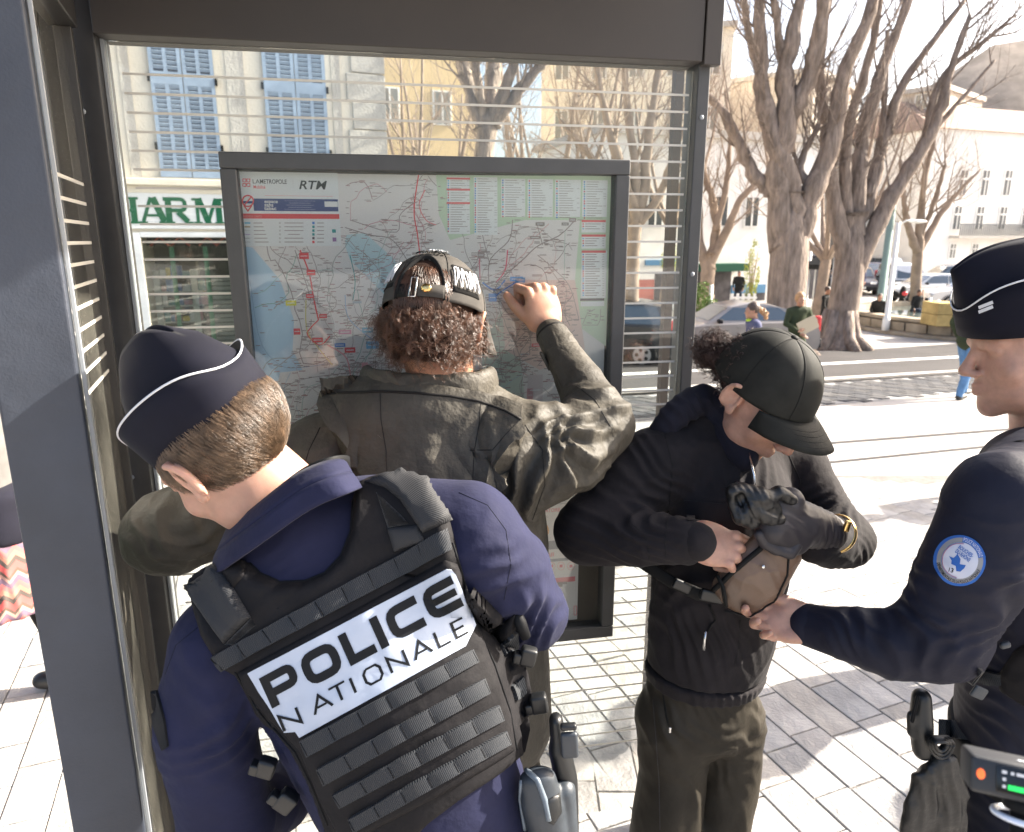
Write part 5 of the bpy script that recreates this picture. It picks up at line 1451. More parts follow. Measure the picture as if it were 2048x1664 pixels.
# load-bearing belt, buckle, pouches
vb = MB()
panel('vest_edge', bv3, [(2000, 1345), (2030, 1300), (2075, 1270), (2090, 1400), (2060, 1420), (2000, 1380)], 0.012, M['vest'], jk3, 9, soft=8)
strp = panel('side_strap', bv3, [(1955, 1335), (1990, 1345), (2048, 1350), (2090, 1352), (2090, 1376), (2040, 1372), (1985, 1368), (1960, 1360)], 0.010, M['web'], jk3, 8)
def box_at(name, px, py, Y, size, ry, mt, parent, bev=0.004, rz=0.0):
    mb = MB(); mb.box(P(px, py, Y), size, Matrix.Rotation(RAD(rz), 3, 'Z') @ Matrix.Rotation(RAD(ry), 3, 'Y'), 0, bev); return mb.build(name, mt, parent, True)
mb = MB(); q = [P(1930, 1358, 1.165), P(1945, 1370, 1.165), P(1965, 1345, 1.165), P(1952, 1338, 1.165)]; mb.tube(q + [q[0]], 0.0022, n=6); mb.build('buckle', M['black_plastic'], strp, True)
box_at('strap_keeper', 1958, 1385, 1.165, (0.028, 0.008, 0.024), 25, M['holster'], strp)
box_at('strap_keeper', 2010, 1290, 1.15, (0.018, 0.010, 0.012), -15, M['holster'], strp)
belt3 = SDF(); belt3.tube([J(2060, 1455, 1.32), J(2058, 1520, 1.32)], [(0.178, 0.150), (0.178, 0.150)], side3, 0.01, capk=0.12)
b3, bvb3 = nets_obj('duty_belt', [(belt3, 0.006)], M['vest_trim'], o2_)
panel('webbing_row', bvb3, [(1880, 1440), (2060, 1458), (2060, 1492), (1880, 1475)], 0.004, M['web'], b3, 9, Yref=1.2)
tr3 = SDF(); tr3.tube([J(2058, 1540, 1.32), J(2056, 1664, 1.32)], [(0.185, 0.152), (0.19, 0.155)], side3, 0.03)
for dx, dy in ((-0.06, -0.07), (0.06, 0.09)):
    a = P(2056, 1664, 1.32) + Vector((dx, dy, 0.02)); tr3.tube([a, Vector((a.x, a.y, 0.48)), Vector((a.x - 0.02, a.y, 0.06))], [0.11, 0.08, 0.065], None, 0.04)
nets_obj('trousers', [(tr3, 0.008)], M['trousers_navy'], o2_, [(P(1950, 1600, 1.2), (0.2, 0, 1), 0.05, 0.006, 0.15)], base=0.003, bscale=8)
shoes(o2_, [((P(2102, 1664, 1.32).x - 0.08, 1.22), (-1, 0.2, 0)), ((P(2102, 1664, 1.32).x + 0.06, 1.44), (-1, 0.2, 0))])
h3o = empty('holster', P(1840, 1450, 1.2), 'black holster with pistol at the hip of the officer at the right edge', 'holster')
hs3 = SDF(); hs3.tube([P(1843, 1395, 1.21), P(1842, 1450, 1.20), P(1845, 1500, 1.20)], [(0.017, 0.02), (0.021, 0.024), (0.018, 0.022)], (1, 0, 0), 0.008)
hs3.tube([P(1822, 1430, 1.2), P(1824, 1465, 1.2)], [0.008, 0.009], None, 0.006)
nets_obj('shell', [(hs3, 0.0035)], M['black_plastic'], h3o)
box_at('retention_strap', 1830, 1418, 1.185, (0.007, 0.008, 0.06), 4, M['vest_trim'], h3o)
gp = empty('gloves', P(1880, 1560, 1.19), 'pair of black gloves and rolled strap hanging from the belt at the right edge', 'gloves')
gs3 = SDF()
gs3.tube([P(1885, 1520, 1.18), P(1860, 1560, 1.18), P(1835, 1640, 1.18), P(1830, 1760, 1.18)], [(0.022, 0.016), (0.034, 0.018), (0.034, 0.018), (0.02, 0.012)], (1, 0, 0), 0.01)
gs3.tube([P(1895, 1520, 1.175), P(1905, 1580, 1.175), P(1900, 1640, 1.175)], [(0.018, 0.014), (0.026, 0.015), (0.028, 0.016)], (1, 0, 0), 0.008)
for i in range(4):
    gs3.tube([P(1880 + i * 14, 1630, 1.172), P(1878 + i * 17, 1700, 1.17), P(1876 + i * 18, 1750, 1.17)], [0.010, 0.009, 0.008], None, 0.003)
nets_obj('glove', [(gs3, 0.0042)], M['glove'], gp, [(P(1870, 1580, 1.17), (1, 0, 0.2), 0.02, 0.006, 0.1)], base=0.004, bscale=16, seed=3, sm=1)
mb = MB()
for k in range(3):
    mb.tube([P(1880 + 24 * math.cos(t) * (1 - 0.25 * k), 1485 + (18 + 10 * math.sin(t * 1.0)) * math.sin(t) * (1 - 0.25 * k) , 1.165 - 0.006 * k) for t in [i * math.pi / 10 for i in range(21)]], (0.009, 0.004), n=8, flat=(0, 1, 0))
mb.build('rolled_strap', M['glove'], gp, True)

# ================================================================== microphone transmitter held into the frame
mic = empty('wireless_transmitter', P(2010, 1560, 0.46), 'small black wireless transmitter with green level bar and orange light, bottom right corner', 'transmitter')
Rm_ = Matrix.Rotation(RAD(-24), 3, 'Z') @ Matrix.Rotation(RAD(-24), 3, 'X') @ Matrix.Rotation(RAD(-2), 3, 'Y')
mc = P(2022, 1552, 0.462)
mb = MB(); mb.box(mc, (0.060, 0.042, 0.026), Rm_, 0, 0.0035); mb.build('housing', mat('mic_housing', (0.018, 0.020, 0.024), 0.5, bump=0.2, bscale=900), mic, True)
def mp(x, y, z): return mc + Rm_ @ Vector((x, y, z))
M['scr'] = mat('screen_black', (0.004, 0.004, 0.005), 0.15)
mb = MB(); mb.box(mp(0.006, -0.0213, 0.0005), (0.040, 0.0012, 0.019), Rm_, 0, 0.0005); mb.build('screen', M['scr'], mic, True)
mb = MB(); mb.box(mp(0.004, -0.0222, -0.004), (0.021, 0.0006, 0.0034), Rm_); mb.build('level_bar', mat('level_green', (0.0, 0.1, 0.02), 0.5, emit=(0.02, 0.75, 0.12, 0.45)), mic)
mb = MB()
for i, (x, z, w_) in enumerate(((-0.009, 0.006, 0.003), (-0.004, 0.006, 0.002), (0.001, 0.006, 0.005), (-0.009, 0.001, 0.002), (-0.009, -0.004, 0.002))): mb.box(mp(x, -0.0222, z), (w_, 0.0006, 0.0020), Rm_)
mb.build('screen_text', mat('screen_text', (0.3, 0.3, 0.3), 0.5, emit=(0.5, 0.5, 0.55, 0.25)), mic)
mb = MB(); mb.ell(mp(-0.0235, -0.0212, 0.001), (0.0028, 0.0010, 0.0038), Rm_, 14, 8); mb.build('indicator_light', mat('led_orange', (0.5, 0.08, 0.02), 0.4, emit=(1.0, 0.16, 0.03, 0.35)), mic, True)
mb = MB(); mb.tube([mp(0.012, 0, -0.013), mp(0.012, 0, -0.022)], 0.017, n=20); mb.tube([mp(0.012, 0, -0.022), mp(0.012, 0, -0.075)], 0.012, n=20); mb.build('handle', M['cap_black'], mic, True)
mb = MB(); cr_ = mp(0.012, 0, -0.027)
mb.tube([cr_ + Rm_ @ Vector((0.0225 * math.cos(t), 0.0225 * math.sin(t), 0)) for t in [i * math.pi / 20 for i in range(41)]], 0.0022, n=8); mb.build('white_ring', mat('ring_white', (0.7, 0.75, 0.85), 0.35), mic, True)
mb = MB()
for k in range(3): mb.ell(mp(0.004 + 0.003 * k, -0.004, 0.0131), (0.0016, 0.0016, 0.0004), Rm_, 8, 4)
mb.build('logo_mark', M['piping'], mic)
# ================================================================== bus shelter
M['post'] = mat('shelter_slate', (0.037, 0.044, 0.060), 0.5, var=0.14, vscale=5, bump=0.15, bscale=250, spec=0.4, bump2=0.05, b2scale=8)
M['frame_dark'] = mat('shelter_frame', (0.032, 0.0296, 0.028), 0.42, var=0.15, vscale=10, bump=0.1, bscale=300)
M['beam'] = mat('shelter_beam', (0.04216, 0.03596, 0.03286), 0.55, var=0.08, vscale=4, bump=0.12, bscale=500)
M['board_frame'] = mat('board_frame', (0.056, 0.0576, 0.06), 0.5, var=0.10, vscale=12, bump=0.1, bscale=300)
M['recess'] = mat('recess', (0.11, 0.088, 0.075), 0.6, var=0.15, vscale=5)
M['bar'] = mat('printed_stripe', (0.62, 0.60, 0.55), 0.6)
M['glass'] = mat_glass('pane_glass', (0.93, 0.96, 0.95), dust=0.05, refl=0.9)
M['glass_dusty'] = mat_glass('dusty_glass', (0.70, 0.78, 0.72), dust=0.34, refl=1.6, dscale=260)
M['edge_light'] = mat('bare_edge', (0.30, 0.32, 0.34), 0.35)
GO = -0.075                                       # pane plane behind the board
def SZ(px, py, off=0.0):
    q = on_plane(px, py, off); return (q - B0).dot(BD), q.z
def BP(s, z, off=0.0):
    q = B0 + BD * s + BN * off; return Vector((q.x, q.y, z))
MBD = Matrix((BD, BN, Vector((0, 0, 1)))).transposed()
def bbox(mb, s0, s1, z0, z1, o0, o1, bev=0.0, mi=0):
    c = BP((s0 + s1) / 2, (z0 + z1) / 2, (o0 + o1) / 2); mb.box(c, (abs(s1 - s0), abs(o1 - o0), abs(z1 - z0)), MBD, mi, bev); return mb
def bobj(name, s0, s1, z0, z1, o0, o1, mt, parent, bev=0.0):
    return bbox(MB(), s0, s1, z0, z1, o0, o1, bev).build(name, mt, parent)
sR = SZ(1374, 500, GO)[0]; sL = SZ(196, 345, GO)[0]
zB = SZ(800, 95, -0.02)[1]
shel = empty('bus_shelter', (BP(sL, 0, GO)), 'dark grey bus shelter with glass back pane printed with thin white stripes', 'bus shelter')
bobj('post', sR - 0.010, sR + 0.022, 0.0, zB + 0.6, GO - 0.045, GO + 0.030, M['board_frame'], shel, 0.003)
bobj('post', sL - 0.052, sL + 0.040, 0.0, zB + 0.42, GO - 0.055, GO + 0.040, M['frame_dark'], shel, 0.003)
bobj('glazing_rail', sL + 0.041, sL + 0.047, 0.06, zB, GO - 0.012, GO + 0.012, M['edge_light'], shel)
bobj('roof_beam', sL + 0.042, sR - 0.012, zB, zB + 0.42, GO - 0.045, GO + 0.055, M['beam'], shel, 0.003)
bobj('roof_beam', sR - 0.0095, sR + 0.034, zB - 0.006, zB + 0.422, GO + 0.032, GO + 0.058, M['beam'], shel, 0.002)
bobj('rear_post', SZ(1346, 400, -0.45)[0] - 0.010, SZ(1346, 400, -0.45)[0] + 0.016, -0.0, zB + 0.3, -0.48, -0.45, M['recess'], shel)
pane = bobj('glass_pane', sL + 0.048, sR - 0.011, 0.111, zB - 0.001, GO - 0.004, GO + 0.004, M['glass'], shel)
s0b = SZ(246, 250, GO)[0] + 0.012; s1b = sR - 0.020
zb0 = SZ(300, 150, GO)[1]; k = 0
while zb0 - 0.0392 * k > 0.35:
    z = zb0 - 0.0392 * k; bobj('printed_stripe', s0b, s1b, z - 0.0026, z + 0.0026, GO + 0.0045, GO + 0.0052, M['bar'], pane); k += 1
# near post and dusty side pane
Apt = P(150, 1200, 1.02); Apt.z = 0
Bpt = BP(sL - 0.01, 0, GO + 0.06)
SD = (Bpt - Apt); SD.z = 0; sideL = SD.length; SD.normalize(); SNn = Vector((SD.y, -SD.x, 0))
MS = Matrix((SD, SNn, Vector((0, 0, 1)))).transposed()
def sbox(name, a0, a1, z0, z1, o0, o1, mt, parent, bev=0.0):
    c = Apt + SD * ((a0 + a1) / 2) + SNn * ((o0 + o1) / 2); c.z = (z0 + z1) / 2
    mb = MB(); mb.box(c, (a1 - a0, abs(o1 - o0), z1 - z0), MS, 0, bev); return mb.build(name, mt, parent)
mb = MB(); mb.box((Apt.x, Apt.y, (zB + 0.6) / 2), (0.101, 0.05, zB + 0.6), Matrix.Rotation(RAD(27), 3, 'Z'), 0, 0.004); pA = mb.build('post', M['post'], shel)
mb = MB(); mb.box((Apt.x + 0.048, Apt.y + 0.028, (zB + 0.5) / 2), (0.006, 0.008, zB + 0.5), Matrix.Rotation(RAD(27), 3, 'Z'), 0, 0.001); mb.build('edge_strip', M['edge_light'], shel)
sp = sbox('glass_pane', 0.055, sideL - 0.02, 0.15, zB - 0.01, -0.004, 0.004, M['glass_dusty'], shel)
sbox('roof_beam', 0.03, sideL - 0.03, zB, zB + 0.42, -0.03, 0.03, M['frame_dark'], shel, 0.003)
zs0 = P(178, 372, Bpt.y).z; 
for k in range(11):
    z = zs0 - 0.0392 * k; sbox('printed_stripe', 0.06, sideL - 0.03, z - 0.0032, z + 0.0032, 0.0045, 0.0052, M['bar'], sp)
sbox('glazing_rail', sideL - 0.045, sideL - 0.022, 0.06, zB, -0.02, 0.02, M['frame_dark'], shel, 0.002)
bl = MB()
for s_, z_ in ((sR + 0.005, zB - 0.12), (sR + 0.005, zB - 0.5), (sR + 0.005, 1.2), (sL, zB - 0.15), (sL, 1.3)):
    bl.ell(BP(s_, z_, GO + (0.031 if s_ > 0 else 0.041)), (0.006, 0.003, 0.006), MBD, 10, 6)
bl.build('bolt', M['edge_light'], shel, True)
# roof slab over the bench side, outside the picture
mb = MB(); rc_ = BP((sL + sR) / 2, zB + 0.46, 0.45); mb.box(rc_, (sR - sL + 0.2, 1.10, 0.05), MBD, 0, 0.004); mb.build('roof', M['frame_dark'], shel)

# ------------------------------------------------------------------ map board
bd_ = empty('map_board', BP(SZ(846, 1255)[0], SZ(1222, 1262)[1], -0.03), 'framed transport map board fixed in front of the glass back pane', 'map board')
sa = SZ(462, 520)[0] ; 
sa = (SZ(442, 308)[0] + SZ(482, 760)[0]) / 2; sb = (SZ(1250, 325)[0] + SZ(1222, 1262)[0]) / 2; za = SZ(1222, 1262)[1]; zt = SZ(846, 314)[1]; fw = 0.034
bobj('frame_rail', sa, sb, zt - fw, zt, -0.055, 0.030, M['board_frame'], bd_, 0.003)
bobj('frame_rail', sa, sb, za, za + fw, -0.055, 0.030, M['board_frame'], bd_, 0.003)
bobj('frame_stile', sa, sa + fw, za + fw + 0.0005, zt - fw - 0.0005, -0.055, 0.030, M['board_frame'], bd_, 0.003)
bobj('frame_stile', sb - fw, sb, za + fw + 0.0005, zt - fw - 0.0005, -0.055, 0.030, M['board_frame'], bd_, 0.003)
bobj('backing_panel', sa + 0.03, sb - 0.03, za + 0.03, zt - 0.03, -0.052, -0.012, M['recess'], bd_)
MT = mat_attr('map_print', rough=0.55, spec=0.35)
M['paper'] = mat('map_paper', (0.84, 0.79, 0.77), 0.55)
class Print:
    """flat print: coloured shapes on the board's plane"""
    def __init__(s): s.v = []; s.f = []; s.c = []
    def poly(s, pts, col, lay):
        n = len(s.v); off = s.base + 0.00012 * lay
        for (a, z) in pts: q = BP(a, z, off); s.v.append(tuple(q))
        s.f.append(tuple(range(n, n + len(pts)))); s.c.append(tuple(min(.86, c * k_) for c, k_ in zip(col, (1.50, 1.44, 1.41))))
    base = -0.0100
    def rect(s, x0, y0, x1, y1, col, lay):
        a0, z0 = SZ(x0, y0, s.base); a1, z1 = SZ(x1, y1, s.base); s.poly([(a0, z1), (a1, z1), (a1, z0), (a0, z0)], col, lay)
    def line(s, pts, w, col, lay):
        w = w * 0.00092; q = [SZ(x, y, s.base) for x, y in pts]; q = [p for i, p in enumerate(q) if i == 0 or (Vector(p) - Vector(q[i - 1])).length > 1e-5]
        if len(q) < 2: return
        for quad in stroke_poly(q, w): s.poly(quad, col, lay)
    def dash(s, x, y, w, h, col, lay): s.rect(x - w / 2, y - h / 2, x + w / 2, y + h / 2, col, lay)
    def text(s, txt, x, y, hpx, wpx, col, lay, bold=0.0, shear=0.0):
        V, Fc = text_polys(txt, bold, shear); W = max(v[0] for v in V); Hh = 0.7
        a0, z0 = SZ(x, y, s.base); a1, _ = SZ(x + wpx, y, s.base); _, z1 = SZ(x, y - hpx, s.base)
        n = len(s.v); off = s.base + 0.00012 * lay
        for v in V: s.v.append(tuple(BP(a0 + (a1 - a0) * v[0] / W, z0 + (z1 - z0) * v[1] / Hh, off)))
        for f in Fc: s.f.append(tuple(i + n for i in f)); s.c.append(tuple(min(.86, c * k_) for c, k_ in zip(col, (1.50, 1.44, 1.41))))
    def build(s, name, mt, parent):
        me = bpy.data.meshes.new(name); me.from_pydata(s.v, [], s.f)
        at = me.color_attributes.new('col', 'FLOAT_COLOR', 'CORNER'); i = 0
        data = []
        for p in me.polygons: data += [*s.c[p.index], 1.0] * len(p.vertices)
        at.data.foreach_set('color', data); me.update()
        return link(name, me, mt, parent)
paper = bobj('map_sheet', SZ(473, 700)[0] + 0.012, sb - fw - 0.004, SZ(900, 985)[1], zt - fw - 0.004, -0.012, -0.0101, M['paper'], bd_)
pr = Print(); rnd = random.Random(5)
LAND = (0.55, 0.52, 0.50); WATER = (0.36, 0.49, 0.60); WATER2 = (0.40, 0.52, 0.56); GREEN = (0.42, 0.52, 0.41); WHITE = (0.66, 0.62, 0.61)
GREY = (0.27, 0.24, 0.235); RED = (0.60, 0.09, 0.10); BLUE = (0.08, 0.20, 0.50); NAVY = (0.045, 0.07, 0.19); TEAL = (0.05, 0.26, 0.26)
pr.poly([SZ(483, 492, pr.base), SZ(505, 495, pr.base), SZ(560, 560, pr.base), SZ(588, 640, pr.base), SZ(585, 700, pr.base), SZ(605, 740, pr.base), SZ(560, 745, pr.base), SZ(548, 800, pr.base), SZ(522, 850, pr.base), SZ(514, 850, pr.base)][::-1], WATER, 1)
pr.poly([SZ(x, y, pr.base) for x, y in [(690, 492), (692, 470), (730, 466), (790, 520), (815, 580), (800, 620), (700, 520)]][::-1], WATER2, 1)
pr.poly([SZ(x, y, pr.base) for x, y in [(872, 350), (1222, 352), (1222, 700), (1140, 640), (1150, 560), (1160, 440), (1050, 440), (900, 480), (878, 430)]][::-1], GREEN, 1)
pr.poly([SZ(x, y, pr.base) for x, y in [(1005, 620), (1040, 700), (1055, 860), (985, 880), (960, 780), (968, 680)]][::-1], (0.44, 0.50, 0.45), 1)
pr.poly([SZ(x, y, pr.base) for x, y in [(1000, 560), (1150, 560), (1170, 700), (1080, 740), (1010, 700)]][::-1], (0.58, 0.47, 0.44), 2)
# wandering lines with stop names
def wander(x, y, ang, n, col, w, step=13, turn=0.35, lab=True, box=(480, 345, 1160, 980), lay=4):
    pts = [(x, y)]
    for i in range(n):
        ang += rnd.gauss(0, turn); x += math.cos(ang) * step; y += math.sin(ang) * step
        if not (box[0] < x < box[2] and box[1] < y < box[3]): break
        pts.append((x, y))
    if len(pts) > 2: pr.line(pts, w, col, lay)
    if lab:
        for i, (a, b) in enumerate(pts):
            if rnd.random() < 0.75:
                L_ = rnd.uniform(5, 14); pr.dash(a + rnd.choice((-1, 1)) * (L_ / 2 + 3), b + rnd.uniform(-2, 2), L_, rnd.uniform(1.1, 1.7), rnd.choice([GREY, (0.30, 0.26, 0.25), (0.34, 0.22, 0.22)]), 6)
main = [([(534, 492), (540, 520), (556, 525), (585, 590), (590, 620), (605, 660), (600, 720), (632, 728), (660, 715)], GREY, 2.2), ([(590, 500), (610, 560), (622, 600)], GREY, 2.2),
        ([(600, 500), (618, 545), (628, 600), (637, 640)], RED, 3.4), ([(637, 640), (622, 655), (615, 670), (640, 690), (660, 672)], RED, 2.8), ([(655, 690), (690, 712), (700, 745), (705, 790)], (0.62, 0.25, 0.28), 3.0),
        ([(612, 600), (614, 660), (640, 700), (665, 730)], (0.50, 0.45, 0.18), 2.5), ([(690, 590), (700, 640), (760, 690)], (0.25, 0.38, 0.55), 2.0),
        ([(837, 350), (828, 420), (835, 470), (842, 530)], RED, 2.8), ([(850, 380), (838, 410), (852, 440), (872, 450)], (0.55, 0.18, 0.2), 2.2), ([(690, 455), (740, 470), (785, 480), (820, 530)], GREY, 2.2),
        ([(700, 440), (790, 465), (800, 430), (828, 405)], GREY, 1.8), ([(1150, 440), (1120, 470), (1075, 492), (1045, 520), (1000, 560), (985, 590)], GREY, 2.6), ([(1075, 452), (1085, 490)], GREY, 2.0),
        ([(1025, 440), (1018, 480), (980, 520), (978, 570)], GREY, 2.4), ([(1015, 500), (1010, 540), (992, 565)], (0.58, 0.12, 0.18), 3.0), ([(958, 500), (960, 560)], (0.5, 0.2, 0.25), 3.0), ([(965, 565), (990, 580), (1010, 560)], BLUE, 4.0), ([(985, 600), (1000, 585), (1035, 562)], BLUE, 3.0),
        ([(1075, 510), (1110, 540), (1140, 575), (1158, 640)], GREY, 1.6), ([(965, 470), (972, 500), (980, 530)], GREY, 1.8), ([(1130, 460), (1128, 560)], (0.3, 0.4, 0.35), 1.2), ([(700, 510), (710, 560), (706, 600)], TEAL, 2.0), ([(1010, 750), (1060, 700), (1090, 690)], GREY, 1.6),
        ([(500, 560), (520, 680), (560, 730), (600, 735), (650, 728)], (0.2, 0.3, 0.42), 1.0), ([(548, 790), (600, 760), (700, 745)], GREY, 1.6), ([(690, 480), (760, 560), (800, 610)], (0.2, 0.3, 0.35), 1.0)]
for pts, c_, w_ in main:
    q = [tuple(p) for p in smooth_pts([(a, b, 0) for a, b in pts], 14)]; q = [(a[0], a[1]) for a in q]
    pr.line(q, w_, c_, 7)
    for a, b in q[::1]:
        if rnd.random() < 0.8: L_ = rnd.uniform(6, 14); pr.dash(a + rnd.choice((-1, 1)) * (L_ / 2 + 4), b, L_, 1.5, GREY, 8)
for _ in range(34): wander(rnd.uniform(600, 770), rnd.uniform(500, 760), rnd.uniform(0, 6.3), 14, rnd.choice([GREY, GREY, (0.28, 0.30, 0.28), (0.22, 0.34, 0.30), (0.3, 0.26, 0.25)]), rnd.uniform(0.9, 1.8))
for _ in range(26): wander(rnd.uniform(700, 900), rnd.uniform(350, 560), rnd.uniform(0, 6.3), 10, rnd.choice([GREY, GREY, (0.33, 0.24, 0.24), (0.45, 0.22, 0.25)]), rnd.uniform(0.9, 1.7), box=(690, 348, 890, 560))
for _ in range(60): wander(rnd.uniform(930, 1140), rnd.uniform(470, 800), rnd.uniform(0, 6.3), 12, rnd.choice([GREY, GREY, GREY, (0.35, 0.3, 0.28), (0.48, 0.3, 0.3)]), rnd.uniform(0.9, 1.8), box=(900, 445, 1150, 860))
for _ in range(70): wander(rnd.uniform(560, 1050), rnd.uniform(740, 960), rnd.uniform(0, 6.3), 12, rnd.choice([(0.36, 0.33, 0.32), GREY, (0.45, 0.3, 0.32), (0.3, 0.4, 0.5)]), rnd.uniform(0.9, 1.6), box=(545, 720, 1060, 960))
for x, y, w_, h_, c_ in ((608, 512, 20, 12, RED), (622, 545, 18, 11, RED), (620, 592, 16, 8, RED), (646, 632, 16, 8, RED), (594, 663, 14, 12, RED), (635, 680, 22, 9, RED), (700, 700, 22, 10, RED), (690, 664, 26, 8, (0.5, 0.2, 0.3)), (680, 690, 22, 7, BLUE), (735, 660, 22, 10, (0.12, 0.35, 0.5)),
                         (582, 606, 22, 10, (0.62, 0.55, 0.10)), (1033, 558, 26, 9, (0.1, 0.28, 0.6)), (985, 595, 16, 16, (0.15, 0.3, 0.6)), (1040, 560, 20, 10, (0.12, 0.3, 0.55)), (1080, 448, 18, 7, (0.25, 0.23, 0.22)), (1130, 448, 14, 6, (0.25, 0.23, 0.22)), (1070, 475, 20, 6, (0.3, 0.26, 0.25)), (962, 510, 14, 14, (0.3, 0.26, 0.26)),
                         (1145, 440, 14, 8, (0.3, 0.26, 0.26)), (1070, 780, 30, 60, (0.50, 0.46, 0.47)), (720, 770, 20, 8, RED), (745, 690, 26, 14, (0.15, 0.36, 0.55)), (730, 740, 14, 30, (0.62, 0.3, 0.33)), (1075, 690, 24, 6, (0.6, 0.2, 0.22)), (1060, 790, 12, 26, (0.6, 0.3, 0.35))):
    pr.dash(x, y, w_, h_, c_, 9); pr.dash(x, y, w_ * 0.7, 1.2, WHITE, 10)
for _ in range(60): pr.dash(rnd.uniform(590, 1120), rnd.uniform(500, 850), rnd.uniform(6, 20), rnd.uniform(3, 5), rnd.choice([(0.33, 0.30, 0.29), (0.40, 0.36, 0.36), (0.35, 0.40, 0.45)]), 5)
# header sheet
pr.rect(474, 343, 683, 492, WHITE, 12)
pr.rect(474, 427, 679, 438, (0.55, 0.075, 0.085), 13); pr.rect(506, 397, 677, 423, NAVY, 13); pr.rect(477, 402, 512, 407, NAVY, 13); pr.rect(530, 391, 666, 393, (0.55, 0.12, 0.12), 13); pr.rect(649, 403, 676, 414, WHITE, 14)
pr.text('espace', 529, 406, 7, 27, WHITE, 15, 0.02); pr.text('sans', 529, 413, 7, 18, WHITE, 15, 0.02); pr.text('tabac', 529, 420, 7, 24, WHITE, 15, 0.02)
pr.text('LA', 505, 367, 8.5, 15, (0.06, 0.06, 0.06), 14); pr.text('METROPOLE', 520, 367, 8.5, 54, (0.05, 0.05, 0.05), 14, 0.015); pr.text('Mobilité', 507, 377, 6.5, 24, RED, 14, 0.01)
pr.text('RTM', 597, 378, 17, 58, (0.02, 0.025, 0.03), 14, 0.018, 0.25); pr.rect(585.5, 359, 587, 377, GREY, 14)
for x0, y0 in ((486, 358), (494, 358), (486, 367), (494, 367)): pr.line([(x0, y0 + 6), (x0, y0), (x0 + 6, y0), (x0 + 6, y0 + 6), (x0 + 1, y0 + 6)], 1.8, RED, 14)
# no-smoking pin: ring and point
cx_, cy_ = 496, 402
pr.line([(cx_ + 11 * math.cos(t), cy_ + 11 * math.sin(t)) for t in [i * math.pi / 10 for i in range(21)]], 3.2, RED, 16); pr.line([(cx_ - 8, cy_ + 9), (cx_, cy_ + 20), (cx_ + 8, cy_ + 9)], 3.2, RED, 16); pr.line([(cx_ - 7, cy_ + 8), (cx_ + 7, cy_ - 8)], 3.0, RED, 16)
for i in range(5): pr.dash(600, 402 + i * 4.2, rnd.uniform(40, 70), 1.0, (0.35, 0.38, 0.48), 15)
pr.text('LÉGENDE CARTE', 484, 435, 4.5, 40, (0.62, 0.30, 0.28), 15)
for r_ in range(6):
    y = 446 + r_ * 7.6
    pr.dash(495, y, 12, 3 if r_ < 2 else 1.2, [(0.1, 0.35, 0.5), (0.35, 0.3, 0.2), (0.45, 0.45, 0.45), (0.3, 0.2, 0.4), (0.3, 0.3, 0.3), (0.4, 0.4, 0.4)][r_], 14); pr.dash(516 + r_ * 1.5, y, 18 + r_ * 2, 1.6, GREY, 14)
    pr.dash(560, y, 3.5, 3.5, (0.4, 0.4, 0.4), 14); pr.dash(588, y, 38 if r_ != 3 else 24, 1.6, GREY, 14)
    pr.dash(627, y, 5, 5, [BLUE, TEAL, TEAL, TEAL, (0.1, 0.08, 0.1), RED][r_], 14); pr.dash(641, y, 14, 1.6, GREY, 14)
pr.dash(668, 462, 8, 7, TEAL, 14); pr.dash(669, 479, 8, 8, (0.25, 0.15, 0.3), 14)
# index columns, upper right
cols = [(893, 940), (947, 995), (1002, 1050), (1055, 1105), (1110, 1160), (1165, 1213)]
for ci, (x0, x1) in enumerate(cols):
    y0, y1 = (353, 468) if ci < 2 else (355, 432)
    pr.rect(x0, y0 + ci, x1, y1 + (2 if ci else 0), WHITE, 12)
    nrow = int((y1 - y0) / 4.8)
    for r_ in range(nrow):
        y = y0 + 4 + ci + r_ * 4.8
        pr.dash(x0 + 3.5, y, 2.6, 2.8, rnd.choice([RED, BLUE, TEAL, (0.1, 0.35, 0.55), (0.45, 0.08, 0.15)]), 14)
        L_ = rnd.uniform(16, 34); pr.dash(x0 + 8 + L_ / 2, y, L_, 1.3, GREY, 14)
        if rnd.random() < 0.4: pr.dash(x1 - 4, y, 5, 1.2, (0.35, 0.35, 0.35), 14)
for y in (355, 377, 404): pr.rect(893, y, 940, y + 4.5, (0.58, 0.16, 0.16), 15)
for (y0, y1) in ((440, 465), (469, 497), (501, 596)):
    pr.rect(1163, y0, 1211, y1, WHITE, 12); pr.rect(1163, y0, 1211, y0 + 4.5, (0.58, 0.16, 0.16), 14)
    for r_ in range(int((y1 - y0 - 6) / 4.8)):
        L_ = rnd.uniform(18, 32); y = y0 + 8 + r_ * 4.8; pr.dash(1166, y, 2.4, 2.6, rnd.choice([RED, BLUE, (0.1, 0.35, 0.55), (0.5, 0.1, 0.1)]), 14); pr.dash(1170 + L_ / 2, y, L_, 1.3, GREY, 14); pr.dash(1206, y, 4, 1.2, (0.35, 0.35, 0.35), 14)
pr.rect(1160, 597, 1208, 601, (0.12, 0.11, 0.12), 14); pr.rect(1161, 603, 1208, 612, WHITE, 13)
pr.line([(1165, 648), (1175, 625), (1190, 618)], 1.4, GREY, 14); pr.line([(1165, 650), (1195, 650), (1200, 640), (1201, 618)], 1.4, GREY, 14)
for _ in range(14): pr.dash(rnd.uniform(1164, 1205), rnd.uniform(616, 652), 7, 1.3, GREY, 14)
pr.build('map_print', MT, paper)
